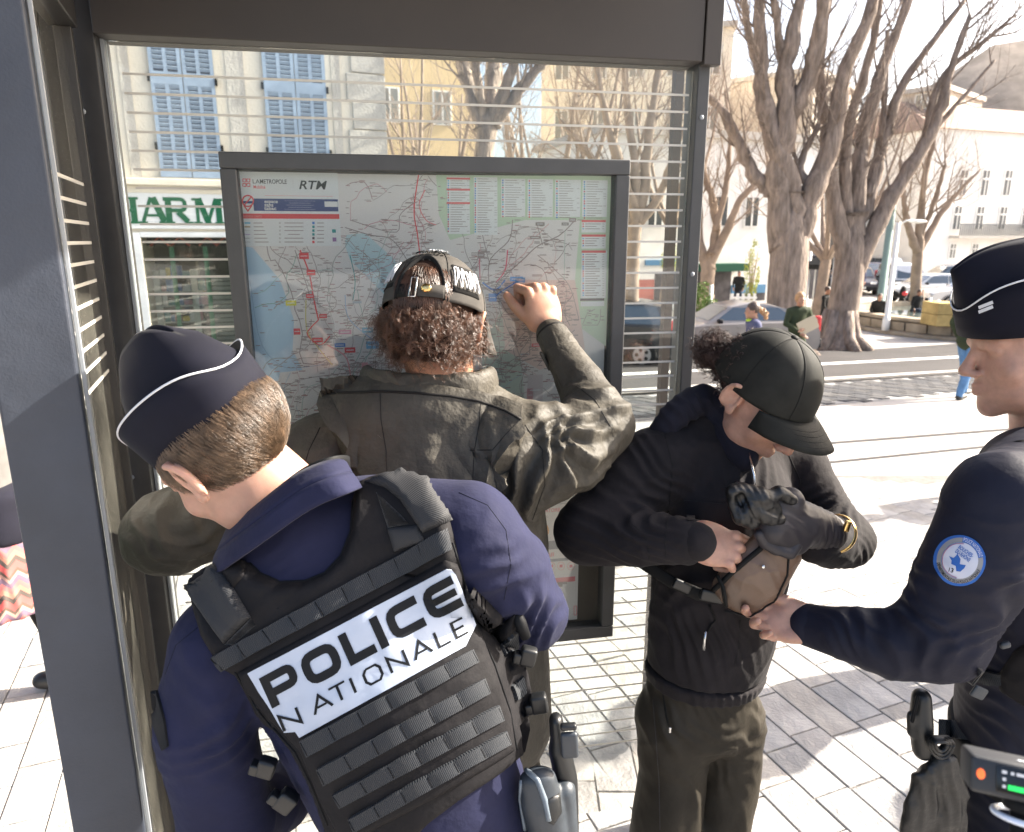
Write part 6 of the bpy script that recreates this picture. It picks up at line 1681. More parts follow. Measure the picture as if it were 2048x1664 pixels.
# notice sheet below
sh0 = SZ(1160, 1000, -0.01)[0]
notice = bobj('notice_sheet', SZ(560, 1100)[0], sh0, SZ(1158, 1238, -0.01)[1], SZ(900, 992)[1], -0.012, -0.0101, M['paper'], bd_)
p2 = Print(); R3 = (0.60, 0.20, 0.22); WH = (0.60, 0.57, 0.56)
p2.text('VALIDATION OBLIGATOIRE', 1012, 1030, 7, 108, R3, 3, 0.02); p2.text('Tous les trajets, MERCI', 1052, 1038, 4, 44, GREY, 3)
p2.text('RESPECT DES RÈGLES', 1046, 1117, 7, 62, R3, 3, 0.02)
p2.poly([SZ(1076 + 22 * math.cos(t), 1061 + 20 * math.sin(t), p2.base) for t in [-i * math.pi / 12 for i in range(24)]], (0.66, 0.28, 0.10), 2)
p2.poly([SZ(x, y, p2.base) for x, y in [(1067, 1068), (1092, 1060), (1095, 1072), (1070, 1074)]], (0.10, 0.22, 0.42), 3)
p2.poly([SZ(x, y, p2.base) for x, y in [(1068, 1064), (1093, 1050), (1095, 1061), (1072, 1070)]], (0.62, 0.14, 0.12), 4)
p2.poly([SZ(x, y, p2.base) for x, y in [(1064, 1052), (1087, 1045), (1092, 1054), (1068, 1063)]], WH, 5)
for y in (1085, 1089, 1093, 1097): p2.dash(1092, y, 50, 1.2, (0.3, 0.3, 0.32), 3)
for x in (1082, 1103, 1122, 1142):
    p2.line([(x + 7 * math.cos(t), 1132 + 8 * math.sin(t)) for t in [i * math.pi / 8 for i in range(17)]], 1.2, (0.6, 0.3, 0.28), 3); p2.dash(x, 1132, 6, 5, R3, 4)
p2.dash(1120, 1160, 60, 4.5, R3, 3); p2.dash(1112, 1167, 44, 1.8, GREY, 3); p2.dash(1108, 1172, 34, 1.8, GREY, 3); p2.dash(1112, 1120, 50, 1.3, (0.3, 0.3, 0.32), 3)
for x in (1126, 1146): p2.line([(x - 4, 992), (x - 4, 986), (x + 5, 986), (x + 5, 992)], 1.6, R3, 3); p2.dash(x, 1003, 14, 1.2, (0.4, 0.4, 0.42), 3); p2.dash(x, 1007, 14, 1.2, (0.4, 0.4, 0.42), 3)
p2.line([(1148, 1212), (1148, 1230), (1153, 1230), (1153, 1212), (1148, 1212)], 2.0, R3, 3)
p2.build('notice_print', MT, notice)
bobj('cover_glass', sa + fw + 0.001, sb - fw - 0.001, za + fw + 0.001, zt - fw - 0.001, 0.010, 0.014, mat_glass('board_glass', (0.95, 0.97, 0.96), dust=0.04, refl=1.0), bd_)
# ================================================================== ground, road, paving
def strip(name, near, far, z_off, mt, kind='structure', parent=None, x0=-60, x1=60, smp=10):
    """a sheet between two ground lines, each given as two photograph points"""
    def ln(a, b):
        A_, B_ = G(*a), G(*b); d = (B_ - A_); return A_, d
    A1, d1 = ln(*near); A2, d2 = ln(*far); vs_ = []; fs = []
    def at(A_, d, x):
        t = (x - A_.x) / d.x; return A_.y + d.y * t
    xs = [x0 + (x1 - x0) * i / 24 for i in range(25)]
    for x in xs:
        ya, yb = at(A1, d1, x), at(A2, d2, x)
        for j in range(smp + 1):
            y = ya + (yb - ya) * j / smp; vs_.append((x, y, gz(y) + z_off))
    for i in range(24):
        for j in range(smp): a = i * (smp + 1) + j; fs.append((a, a + smp + 1, a + smp + 2, a + 1))
    o = mesh(name, vs_, fs, mt, parent); 
    if parent is None: o['kind'] = kind
    return o
M['ground'] = mat('pale_square', (0.36, 0.34, 0.32), 0.85, var=0.12, vscale=0.7, bump=0.3, bscale=40)
ys = [-40, 0, 1, 2, 3, 4, 6, 8, 10, 12, 14, 16, 18, 20, 30, 60, 120, 300, 900]; xs_ = [-900, -100, -30, -10, 0, 10, 30, 100, 900]
g = mesh('ground', [(x, y, gz(y) - 0.012) for y in ys for x in xs_], [(j * 9 + i, j * 9 + i + 1, (j + 1) * 9 + i + 1, (j + 1) * 9 + i) for j in range(len(ys) - 1) for i in range(8)], M['ground'])
g['kind'] = 'structure'
M['asphalt'] = mat('asphalt', (0.058, 0.055, 0.055), 0.85, var=0.15, vscale=0.8, bump=0.6, bscale=120)
M['kerb'] = mat('kerb_stone', (0.42, 0.40, 0.37), 0.8, var=0.1, vscale=3)
road = strip('road', ((1400, 775), (1860, 748)), ((1400, 712), (1860, 690)), 0.004 - 0.012, M['asphalt'])
kb = strip('kerb', ((1400, 782), (1860, 752)), ((1400, 776), (1860, 748.5)), 0.06, M['kerb'])
strip('road_line', ((1400, 742), (1860, 718)), ((1400, 738), (1860, 714.5)), -0.004, mat('road_paint', (0.7, 0.7, 0.68), 0.7))
SB = strip('sett_band', ((1400, 830), (1860, 792)), ((1400, 782.5), (1860, 752.5)), -0.004, mat('sett_joint', (0.30, 0.295, 0.29), 0.9, var=0.15, vscale=3))
M['sett'] = [mat('sett_dark', (0.060, 0.061, 0.066), 0.85, var=0.2, vscale=6), mat('sett_grey', (0.085, 0.083, 0.084), 0.85, var=0.2, vscale=6)]
sa_, sb_2 = G(1400, 830), G(1860, 792); sc_, sd_2 = G(1400, 782.5), G(1860, 752.5); rs = random.Random(8); mb = MB(); Rz = Matrix.Rotation(RAD(32), 3, 'Z')
for i in range(-60, 90):
    for j in range(-70, 80):
        c = Rz @ Vector((i * 0.235 + (j % 2) * 0.0, j * 0.30 + (i % 2) * 0.15, 0)) + Vector((5, 10, 0))
        if not -9 < c.x < 15: continue
        y0 = sa_.y + (sb_2.y - sa_.y) * (c.x - sa_.x) / (sb_2.x - sa_.x); y1 = sc_.y + (sd_2.y - sc_.y) * (c.x - sc_.x) / (sd_2.x - sc_.x)
        if y0 + 0.12 < c.y < y1 - 0.12: mb.box((c.x, c.y, gz(c.y) + rs.uniform(-0.004, 0.003)), (0.205, 0.27, 0.02), Matrix.Rotation(math.atan(-0.07), 3, 'X') @ Rz, rs.randrange(2))
st_ = mb.build('setts', M['sett'], SB); st_['kind'] = 'stuff'
strip('drain_channel', ((1630, 889), (1800, 876)), ((1630, 885), (1800, 872)), -0.006, M['asphalt'])
strip('drain_channel', ((1630, 928), (1800, 911)), ((1630, 924), (1800, 907)), -0.006, M['asphalt'])
# stone slabs
pav = mesh('pavement', [(-4.5, 0.3, -0.004), (5.5, 0.3, -0.004), (5.5, 3, -0.004), (-4.5, 3, -0.004), (5.5, 6.2, gz(6.2) - 0.004), (-4.5, 6.2, gz(6.2) - 0.004)],
           [(0, 1, 2, 3), (3, 2, 4, 5)], mat('joint_mortar', (0.17, 0.16, 0.15), 0.9, var=0.2, vscale=20))
pav['kind'] = 'structure'
SM = [mat('stone_slab_%s' % n, c_, 0.78, var=0.2, vscale=4, bump=0.35, bscale=90, bump2=0.2, b2scale=14) for n, c_ in (('pale', (0.35, 0.335, 0.32)), ('grey', (0.285, 0.28, 0.275)), ('warm', (0.33, 0.31, 0.285)))]
ga = RAD(22); ua = Vector((-math.sin(ga), math.cos(ga), 0)); ub = Vector((math.cos(ga), math.sin(ga), 0))
Wd_ = 0.150
slab_me = {}
def slab_mesh(L_, W_, mi):
    key = (round(L_, 3), round(W_, 3), mi)
    if key not in slab_me:
        bm = bmesh.new(); bmesh.ops.create_cube(bm, size=1.0)
        for v in bm.verts: v.co = Vector((v.co.x * (W_ - 0.006), v.co.y * (L_ - 0.006), v.co.z * 0.03))
        top = [e for e in bm.edges if all(v.co.z > 0 for v in e.verts)]
        bmesh.ops.bevel(bm, geom=top, offset=0.0025, segments=1, affect='EDGES')
        me = bpy.data.meshes.new('stone_slab'); bm.to_mesh(me); bm.free(); me.materials.append(SM[mi]); slab_me[key] = me
    return slab_me[key]
rs = random.Random(3); slabs = []
for i in range(-40, 44):
    b = -14.0 * 0.25 + rs.random() * 0.2
    while b < 8.5:
        L_ = rs.choice((0.20, 0.24, 0.29, 0.34)); c = ub * (i * Wd_) + ua * (b + L_ / 2); b += L_
        if not (0.5 < c.y < 6.0 and -4.3 < c.x < 5.3): continue
        d = Vector((c.x, c.y, gz(c.y) - H)); zc = d.y * CP + d.z * -SP
        px = 1024 + d.x / zc * F; py = 832 - (d.y * SP + d.z * CP) / zc * F
        vis = -60 < px < 2110 and 780 < py < 1720
        slabs.append((0 if vis else 1, d.length, c, L_, rs.randrange(3), rs.uniform(-0.0015, 0.0015), px, py))
slabs.sort(key=lambda q: (q[0], q[1]))
# those that show largest in the photograph stand alone: ground left, between the people and to the right
def shows(q):
    x, y = q[6], q[7]
    if q[0]: return False
    return x < 150 or (340 < x < 440 and 1120 < y < 1260) or (1040 < x < 1290 and y > 1130) or (x > 1480 and y > 960)
one = [q for q in slabs if shows(q)][:298]; ids = set(id(q) for q in one)
for q in one:
    o = bpy.data.objects.new('stone_slab', slab_mesh(q[3], Wd_, q[4])); COL.objects.link(o); o.parent = pav
    o.location = (q[2].x, q[2].y, gz(q[2].y) - 0.012 + q[5]); o.rotation_euler = (math.atan(-0.07) if q[2].y > 3 else 0, 0, ga)
mb = MB()
for q in slabs:
    if id(q) in ids: continue
    R_ = Matrix.Rotation(ga, 3, 'Z'); mb.box((q[2].x, q[2].y, gz(q[2].y) - 0.012 + q[5]), (Wd_ - 0.006, q[3] - 0.006, 0.03), R_, q[4])
so_ = mb.build('stone_slabs', SM, pav); so_['kind'] = 'stuff'
# ================================================================== pharmacy building behind the shelter, left
class Wall:
    def __init__(s, px, py, Y, yaw):
        s.o = P(px, py, Y); s.d = Vector((math.cos(RAD(yaw)), math.sin(RAD(yaw)), 0)); s.n = Vector((s.d.y, -s.d.x, 0)); s.M = Matrix((s.d, s.n, Vector((0, 0, 1)))).transposed()
    def sz(s, px, py, off=0.0):
        r = ray(px, py); o = s.o + s.n * off; t = (o - CAM).dot(s.n) / r.dot(s.n); q = CAM + r * t; return (q - s.o).dot(s.d), q.z
    def p(s, a, z, off=0.0): q = s.o + s.d * a + s.n * off; return Vector((q.x, q.y, z))
    def box(s, mb, a0, a1, z0, z1, o0, o1, mi=0, bev=0.0):
        mb.box(s.p((a0 + a1) / 2, (z0 + z1) / 2, (o0 + o1) / 2), (abs(a1 - a0), abs(o1 - o0), abs(z1 - z0)), s.M, mi, bev); return mb
    def obj(s, name, a0, a1, z0, z1, o0, o1, mt, parent, bev=0.0): return s.box(MB(), a0, a1, z0, z1, o0, o1, 0, bev).build(name, mt, parent)
M['wall_cream'] = mat('cream_render', (0.74, 0.67, 0.56), 0.9, var=0.06, vscale=0.8, bump=0.2, bscale=30)
M['wall_white'] = mat('white_render', (0.78, 0.76, 0.72), 0.9, var=0.06, vscale=0.8)
M['stone'] = mat('quoin_stone', (0.46, 0.43, 0.39), 0.9, var=0.10, vscale=3, bump=0.3, bscale=30)
M['blue'] = mat('blue_shutter', (0.27, 0.34, 0.44), 0.65, var=0.08, vscale=6)
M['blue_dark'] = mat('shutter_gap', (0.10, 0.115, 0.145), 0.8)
M['green_sign'] = mat('green_letters', (0.012, 0.12, 0.06), 0.6)
M['sign_white'] = mat('sign_white', (0.72, 0.73, 0.74), 0.5)
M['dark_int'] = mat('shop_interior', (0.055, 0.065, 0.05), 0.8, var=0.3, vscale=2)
M['green_post'] = mat('green_post', (0.02, 0.16, 0.07), 0.5)
M['win_glass'] = mat('window_glass', (0.05, 0.06, 0.07), 0.08, spec=0.8)
W1 = Wall(450, 470, 12.0, 22)
ph = empty('pharmacy_building', W1.p(-1, gz(11)), 'cream building with blue louvred shutters over a pharmacy shopfront', 'building')
aL, aR = W1.sz(-600, 300)[0], W1.sz(772, 300)[0]; zg = gz(12) - 0.3
zc = W1.sz(350, 366)[1]; zsh = W1.sz(350, 472)[1]
wa0, wa1 = W1.sz(296, 600)[0], W1.sz(560, 600)[0]; zw0 = W1.sz(350, 745)[1]
mb = MB()
W1.box(mb, aL, aR, zsh + 0.02, 11, -5, 0); W1.box(mb, aL, wa0, zg, zsh + 0.02, -5, -0.001); W1.box(mb, wa1, aR, zg, zsh + 0.02, -5, -0.001); W1.box(mb, wa0, wa1, zg, zw0, -5, -0.002); W1.box(mb, wa0, wa1, zw0, zsh + 0.02, -5, -2.4)
mb.build('wall', M['wall_cream'], ph)
W1.obj('cornice', aL, aR + 0.06, zc - 0.05, zc + 0.05, 0, 0.16, M['wall_cream'], ph, 0.01)
W1.obj('cornice', aL, aR + 0.03, zc - 0.16, zc - 0.052, 0, 0.07, M['wall_cream'], ph, 0.01)
# quoins
qx0 = W1.sz(706, 250)[0]
z = zc + 0.06; k = 0
while z < 6.5:
    W1.obj('quoin_block', qx0 - (0.08 if k % 2 else 0), aR + 0.02, z, z + 0.42, 0.0005, 0.05, M['stone'], ph, 0.012); z += 0.44; k += 1
for x in (262, 470, 487, 676):
    a = W1.sz(x, 250)[0]; W1.obj('pilaster_strip', a - 0.07, a + 0.07, zc + 0.055, 8.0, 0.0005, 0.022, M['stone'], ph)
# shutters
def shutter(a0, a1, z0, z1):
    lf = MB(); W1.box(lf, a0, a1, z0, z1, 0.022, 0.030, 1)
    fr_ = 0.055
    zmid = W1.sz(370, 160)[1]; bands = [(z0, z0 + 0.12), (zmid - 0.09, zmid + 0.09), (z1 - 0.08, z1)]
    for b0, b1 in bands: W1.box(lf, a0, a1, b0, b1, 0.0305, 0.062, 0)
    am = (a0 + a1) / 2
    for x0, x1 in ((a0, a0 + fr_), (am - fr_ / 2, am + fr_ / 2), (a1 - fr_, a1)): W1.box(lf, x0, x1, z0, z1, 0.0305, 0.060, 0)
    o = lf.build('shutter', [M['blue'], M['blue_dark']], ph)
    sm_ = MB(); wS = (am - fr_ / 2) - (a0 + fr_)
    sm_.box((0, 0, 0), (wS, 0.012, 0.050), Matrix.Rotation(RAD(32), 3, 'X')); me = None
    z = z0 + 0.15
    while z < z1 - 0.10:
        if not (bands[1][0] - 0.02 < z < bands[1][1] + 0.02):
            for c_ in ((a0 + fr_ + am - fr_ / 2) / 2, (am + fr_ / 2 + a1 - fr_) / 2):
                if me is None:
                    s0_ = sm_.build('slat', M['blue'], o); me = s0_.data
                else:
                    s0_ = bpy.data.objects.new('slat', me); COL.objects.link(s0_); s0_.parent = o
                s0_.location = W1.p(c_, z, 0.047); s0_.rotation_euler = (0, 0, RAD(22))
        z += 0.068
zs1 = W1.sz(322, 354)[1]
for x0, x1 in ((311, 437), (533, 655)):
    a0, a1 = W1.sz(x0, 250)[0], W1.sz(x1, 250)[0]; am = (a0 + a1) / 2
    shutter(a0, am - 0.006, zs1, zs1 + 2.55); shutter(am + 0.006, a1, zs1, zs1 + 2.55)
    for zz in (zs1 + 0.4, W1.sz(370, 168)[1]):
        for a in (a0 - 0.02, a1 + 0.02): W1.obj('hinge', a - 0.02, a + 0.02, zz, zz + 0.10, 0.02, 0.07, M['cap_black'], ph)
    W1.obj('window_sill', a0 - 0.1, a1 + 0.1, zs1 - 0.10, zs1 - 0.01, 0, 0.10, M['stone'], ph)
# sign
zs_t, zs_b = W1.sz(350, 384)[1], W1.sz(350, 458)[1]
sg = W1.obj('sign_board', W1.sz(130, 420)[0], W1.sz(800, 420)[0] if False else W1.sz(700, 420)[0], zs_b, zs_t, 0.001, 0.06, M['sign_white'], ph, 0.01)
def serif_glyph(ch):
    T = 0.21; t = 0.12
    def bar(pts, w_): return stroke_poly(pts, w_)
    S2 = lambda x, y, w_=0.36: [[(x - w_ / 2, y), (x + w_ / 2, y), (x + w_ / 2, y + 0.09), (x - w_ / 2, y + 0.09)]]
    if ch == 'H': return bar([(0.16, 0.09), (0.16, 0.91)], T) + bar([(0.76, 0.09), (0.76, 0.91)], T) + bar([(0.245, 0.5), (0.675, 0.5)], t) + S2(.16, 0) + S2(.76, 0) + S2(.16, .91) + S2(.76, .91)
    if ch == 'A': return bar([(0.13, 0.09), (0.44, 1.0)], t) + bar([(0.50, 1.0), (0.82, 0.09)], T * 1.1) + bar([(0.27, 0.32), (0.66, 0.32)], t * .8) + S2(.12, 0, .3) + S2(.82, 0)
    if ch == 'R': return bar([(0.16, 0.09), (0.16, 0.91)], T) + bar(rc([(0.0, 0.95), (0.72, 0.95), (0.72, 0.52), (0.25, 0.52)], .18), t * 1.2) + bar([(0.48, 0.46), (0.78, 0.09)], T) + S2(.16, 0) + S2(.84, 0, .26)
    if ch == 'M': return bar([(0.14, 0.09), (0.14, 0.91)], t) + bar([(0.2, 1.0), (0.5, 0.0)], T) + bar([(0.5, 0.12), (0.8, 1.0)], t) + bar([(0.88, 0.09), (0.88, 0.91)], T) + S2(.14, 0, .28) + S2(.88, 0, .32) + S2(.08, .91, .22) + S2(.92, .91, .24)
    if ch == 'P': return bar([(0.16, 0.09), (0.16, 0.91)], T) + bar(rc([(0.0, 0.95), (0.72, 0.95), (0.72, 0.45), (0.25, 0.45)], .18), t * 1.2) + S2(.16, 0)
    if ch == 'C': return bar(rc([(0.85, 0.75), (0.8, 0.94), (0.12, 0.94), (0.12, 0.06), (0.8, 0.06), (0.85, 0.25)], .22), T * .9)
    if ch == 'I': return bar([(0.3, 0.09), (0.3, 0.91)], T) + S2(.3, 0) + S2(.3, .91)
    if ch == 'E': return bar([(0.16, 0.09), (0.16, 0.91)], T) + bar([(0, 0.95), (0.78, 0.95)], t) + bar([(0, 0.05), (0.8, 0.05)], t) + bar([(0.25, 0.5), (0.6, 0.5)], t)
lz0, lz1 = W1.sz(350, 448)[1], W1.sz(350, 396)[1]; LH = lz1 - lz0
for ch, xc in (('P', 190), ('H', 248), ('A', 304), ('R', 354), ('M', 412), ('A', 468), ('C', 522), ('I', 566), ('E', 604)):
    a = W1.sz(xc, 420)[0] - 0.47 * LH; mb = MB()
    for i, poly in enumerate(serif_glyph(ch)):
        off = 0.065 + 0.0006 * i; n = len(poly)
        q = [W1.p(a + x * LH * 1.08, lz0 + y * LH, off) for x, y in poly] + [W1.p(a + x * LH * 1.08, lz0 + y * LH, 0.058) for x, y in poly]
        mb.add(q, [tuple(range(n))] + [(j, (j + 1) % n, n + (j + 1) % n, n + j) for j in range(n)])
    mb.build('letter', M['green_sign'], sg)
# shop window, built with depth
W1.obj('shopfront_trim', wa0 - 0.30, wa0, zw0 - 0.4, zsh + 0.05, 0.001, 0.05, M['sign_white'], ph, 0.01)
W1.obj('shopfront_trim', wa0, wa1, zsh - 0.02, zsh + 0.06, 0.001, 0.05, M['sign_white'], ph, 0.01)
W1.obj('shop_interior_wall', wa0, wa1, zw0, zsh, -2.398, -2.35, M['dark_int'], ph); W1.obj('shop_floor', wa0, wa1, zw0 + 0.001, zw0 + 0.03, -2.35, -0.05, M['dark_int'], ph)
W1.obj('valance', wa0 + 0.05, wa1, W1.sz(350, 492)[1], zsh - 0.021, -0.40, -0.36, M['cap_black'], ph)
M['valance_red'] = mat('valance_red', (0.45, 0.08, 0.05), 0.7)
for x in (316, 358, 415, 450):
    a, zz = W1.sz(x, 484); mb = MB(); mb.tube([W1.p(a - 0.14, zz - 0.06, -0.34), W1.p(a, zz + 0.08, -0.34), W1.p(a + 0.14, zz - 0.06, -0.34)], 0.018, n=6); mb.build('garland', M['valance_red'], ph, True)
for x in (352, 420, 486): a = W1.sz(x, 600)[0]; W1.obj('window_mullion', a - 0.035, a + 0.035, zw0, W1.sz(350, 494)[1], -0.36, -0.30, M['green_post'], ph)
M['shelf'] = mat('shelf_white', (0.40, 0.40, 0.36), 0.6); M['blind'] = mat('roller_blind', (0.22, 0.23, 0.20), 0.7)
PC = [mat('carton_%s' % n, c_, 0.6) for n, c_ in (('blue', (0.08, 0.16, 0.30)), ('pale', (0.45, 0.45, 0.42)), ('yellow', (0.5, 0.36, 0.05)), ('teal', (0.08, 0.2, 0.2)), ('pink', (0.4, 0.2, 0.2)))]
for x in (308, 388): a = W1.sz(x, 600)[0]; W1.obj('display_stand', a - 0.05, a + 0.05, zw0, W1.sz(350, 545)[1], -1.0, -0.9, M['shelf'], ph)
rs = random.Random(9)
for yy in (560, 590, 620, 655):
    zz = W1.sz(350, yy)[1]; W1.obj('shelf', wa0 + 0.1, W1.sz(405, 600)[0], zz - 0.02, zz, -1.3, -0.9, M['shelf'], ph)
    a = wa0 + 0.15
    while a < W1.sz(400, 600)[0]:
        w_ = rs.uniform(0.06, 0.14); h_ = rs.uniform(0.08, 0.2); W1.obj('carton', a, a + w_ - 0.01, zz + 0.001, zz + h_, -1.1, -0.95, PC[rs.randrange(5)], ph); a += w_
zz = W1.sz(350, 560)[1]
while zz > zw0 + 0.1: W1.obj('blind_slat', W1.sz(425, 600)[0], wa1 - 0.02, zz - 0.07, zz - 0.01, -0.9, -0.88, M['blind'], ph); zz -= 0.08
W1.obj('shop_pane', wa0 + 0.002, wa1 - 0.002, zw0 + 0.002, zsh - 0.022, -0.10, -0.09, M['glass'], ph)
# curtain-like cloth reflected bright beside the window
# ================================================================== far buildings
def far_building(name_label, cat, px0, px1, ytop, Y, yaw, mt, rows, depth=8, win=None, grp=None, extra=None, zt_=None, roof=True):
    Wf = Wall((px0 + px1) / 2, 480, Y, yaw); a0, a1 = Wf.sz(px0, 480)[0], Wf.sz(px1, 480)[0]; zt2 = zt_ if zt_ is not None else Wf.sz((px0 + px1) / 2, ytop)[1]
    b = empty('building', Wf.p((a0 + a1) / 2, -1.2), name_label, cat, grp)
    Wf.obj('wall', a0, a1, -1.5, zt2, -depth, 0, mt, b)
    if roof: Wf.obj('cornice', a0 - 0.2, a1 + 0.2, zt2, zt2 + 0.35, -depth - 0.2, 0.3, M['stone'], b)
    for (zc_, hh, ww, xs__) in rows:
        for a in xs__:
            aa = a0 + a
            if aa + ww / 2 > a1 - 0.1: continue
            f = Wf.obj('window', aa - ww / 2, aa + ww / 2, zc_ - hh / 2, zc_ + hh / 2, 0.001, 0.06, M['wall_white'], b)
            Wf.obj('pane', aa - ww / 2 + 0.10, aa + ww / 2 - 0.10, zc_ - hh / 2 + 0.08, zc_ + hh / 2 - 0.08, 0.0605, 0.075, win or M['win_glass'], f)
            Wf.obj('glazing_bar', aa - 0.04, aa + 0.04, zc_ - hh / 2 + 0.08, zc_ + hh / 2 - 0.08, 0.0755, 0.095, M['wall_white'], f)
    return b, Wf, a0, a1
rg = lambda a, b, n: [a + (b - a) * i / (n - 1) for i in range(n)]
M['wall_yellow'] = mat('yellow_render', (0.62, 0.47, 0.27), 0.9, var=0.08, vscale=0.5)
M['wall_beige'] = mat('beige_render', (0.50, 0.44, 0.37), 0.9, var=0.1, vscale=0.5)
M['far_win'] = mat('far_window', (0.10, 0.105, 0.11), 0.4)
M['far_shut'] = mat('far_shutter', (0.22, 0.22, 0.20), 0.7)
far_building('tall yellow building half hidden behind the bare trees, right of the pharmacy', 'building', 640, 960, 60, 42, 20, M['wall_yellow'], [(z, 1.8, 1.1, rg(1.2, 10, 4)) for z in (5, 9, 13)], zt_=22, win=M['far_shut'])
far_building('pale yellow building behind the trees seen through the right end of the glass', 'building', 1080, 1440, 60, 55, -10, M['wall_cream'], [(z, 2.0, 1.1, rg(1.5, 12, 5)) for z in (6, 10, 14)], zt_=16, win=M['far_shut'])
# shop row behind the car
sb3, W3, a30, a31 = far_building('low white building with shopfronts and green awning behind the grey car', 'building', 1200, 1640, 330, 36, 19, M['wall_white'], [(3.2, 1.5, 0.9, rg(1.0, 10, 6))], zt_=6.5)
M['awning'] = mat('awning_green', (0.03, 0.09, 0.06), 0.8); M['shop_dark'] = mat('shop_dark', (0.05, 0.045, 0.05), 0.4, var=0.4, vscale=3); M['shop_blue'] = mat('shop_blue', (0.10, 0.22, 0.36), 0.6); M['shop_pink'] = mat('shop_red', (0.42, 0.14, 0.11), 0.6)
for (x0, x1, y0, y1, mt_, nm, off) in ((1310, 1350, 545, 610, M['shop_dark'], 'shop_window', 0.02), (1395, 1458, 540, 610, M['shop_dark'], 'shop_window', 0.02), (1462, 1528, 570, 585, M['shop_blue'], 'shop_fascia', 0.1), (1462, 1528, 586, 610, M['shop_dark'], 'shop_window', 0.02), (1250, 1306, 560, 612, M['shop_pink'], 'shop_front', 0.02),
                                       (1385, 1475, 527, 541, M['awning'], 'awning', 0.9), (1540, 1632, 540, 606, M['shop_dark'], 'shop_window', 0.02), (1290, 1380, 520, 530, M['shop_blue'], 'shop_fascia', 0.1)):
    a0, z1 = W3.sz(x0, y0); a1, z0 = W3.sz(x1, y1); W3.obj(nm, a0, a1, max(z0, -1.15), z1, 0.001, off, mt_, sb3)
# side street between the houses
stb, W4, _, _ = far_building('narrow shaded house at the left corner of the side street', 'building', 1600, 1690, 250, 62, 50, M['wall_beige'], [(z, 1.8, 1.0, rg(1.5, 9, 4)) for z in (4, 8, 12)], zt_=14)
stb2, W5, _, _ = far_building('beige house with a red shopfront at the right corner of the side street', 'building', 1770, 1850, 250, 60, -50, M['wall_beige'], [(z, 1.8, 1.0, rg(1.5, 9, 3)) for z in (4, 8, 12)], zt_=13)
a0, z1 = W5.sz(1785, 500); a1, z0 = W5.sz(1822, 548); W5.obj('shop_front', a0, a1, max(z0, -1.1), z1, 0.001, 0.15, M['shop_pink'], stb2)
far_building('grey house closing the far end of the side street', 'building', 1660, 1810, 330, 110, 0, M['wall_beige'], [(z, 2, 1.2, rg(2, 10, 4)) for z in (5, 9)], zt_=12)
# white house, right
W6 = Wall(1960, 480, 58, 19)
wb = empty('building', W6.p(0, -1.2), 'large white house with three rows of windows and long balcony, far right', 'building')
a0, a1 = W6.sz(1852, 400)[0], W6.sz(2260, 400)[0]; zt6 = W6.sz(1960, 262)[1]
W6.obj('wall', a0, a1, -1.5, zt6, -12, 0, M['wall_white'], wb)
mb = MB(); z = zt6
for d_ in (0.0,): 
    q = [W6.p(a0 - .3, z, .3), W6.p(a1 + .3, z, .3), W6.p(a1 + .3, z, -12.3), W6.p(a0 - .3, z, -12.3), W6.p(a0 + 1, z + 2.6, -4.5), W6.p(a1 - 1, z + 2.6, -4.5)]
    mb.add(q, [(0, 1, 5, 4), (1, 2, 5), (2, 3, 4, 5), (3, 0, 4), (0, 3, 2, 1)])
mb.build('roof', mat('roof_tile', (0.33, 0.24, 0.20), 0.9, var=0.15, vscale=2), wb)
for (yc, hpx, wpx, xs__, mt_) in ((366, 46, 17, (1925, 1969, 2014, 2062, 2110), M['far_win']), (436, 42, 17, (1913, 1958, 2004, 2050, 2098), M['far_win']), (502, 26, 13, (1904, 1948, 1995, 2040), M['far_shut'])):
    for x in xs__:
        ax_, zx = W6.sz(x, yc); h_ = hpx * 58 / 1474; w_ = wpx * 58 / 1474
        f = W6.obj('window', ax_ - w_ / 2 - 0.12, ax_ + w_ / 2 + 0.12, zx - h_ / 2 - 0.12, zx + h_ / 2 + 0.12, 0.001, 0.07, M['wall_white'], wb)
        W6.obj('pane', ax_ - w_ / 2, ax_ + w_ / 2, zx - h_ / 2, zx + h_ / 2, 0.0705, 0.08, mt_, f); W6.obj('glazing_bar', ax_ - 0.04, ax_ + 0.04, zx - h_ / 2, zx + h_ / 2, 0.0805, 0.1, M['wall_white'], f)
        W6.obj('transom', ax_ - w_ / 2, ax_ + w_ / 2, zx + h_ * 0.12, zx + h_ * 0.2, 0.101, 0.12, M['wall_white'], f)
ab0, zb_ = W6.sz(1898, 470); ab1 = W6.sz(2080, 470)[0]
bal = W6.obj('balcony', ab0, ab1, zb_ - 0.25, zb_ - 0.05, 0.001, 0.9, M['stone'], wb)
for i in range(46):
    a = ab0 + 0.08 + (ab1 - ab0 - 0.16) * i / 45; W6.obj('baluster', a - 0.035, a + 0.035, zb_ - 0.049, zb_ + 0.75, 0.82, 0.88, M['far_win'], bal)
W6.obj('handrail', ab0, ab1, zb_ + 0.751, zb_ + 0.82, 0.80, 0.90, M['far_win'], bal)
a0_, z1_ = W6.sz(1880, 532); a1_, z0_ = W6.sz(1925, 600); W6.obj('shop_front', a0_, a1_, -1.15, z1_ - .8, 0.001, 0.1, M['shop_dark'], wb); W6.obj('shop_sign', a0_, a1_, z1_ - 0.79, z1_, 0.001, 0.2, mat('shop_orange', (0.45, 0.17, 0.08), 0.7), wb)
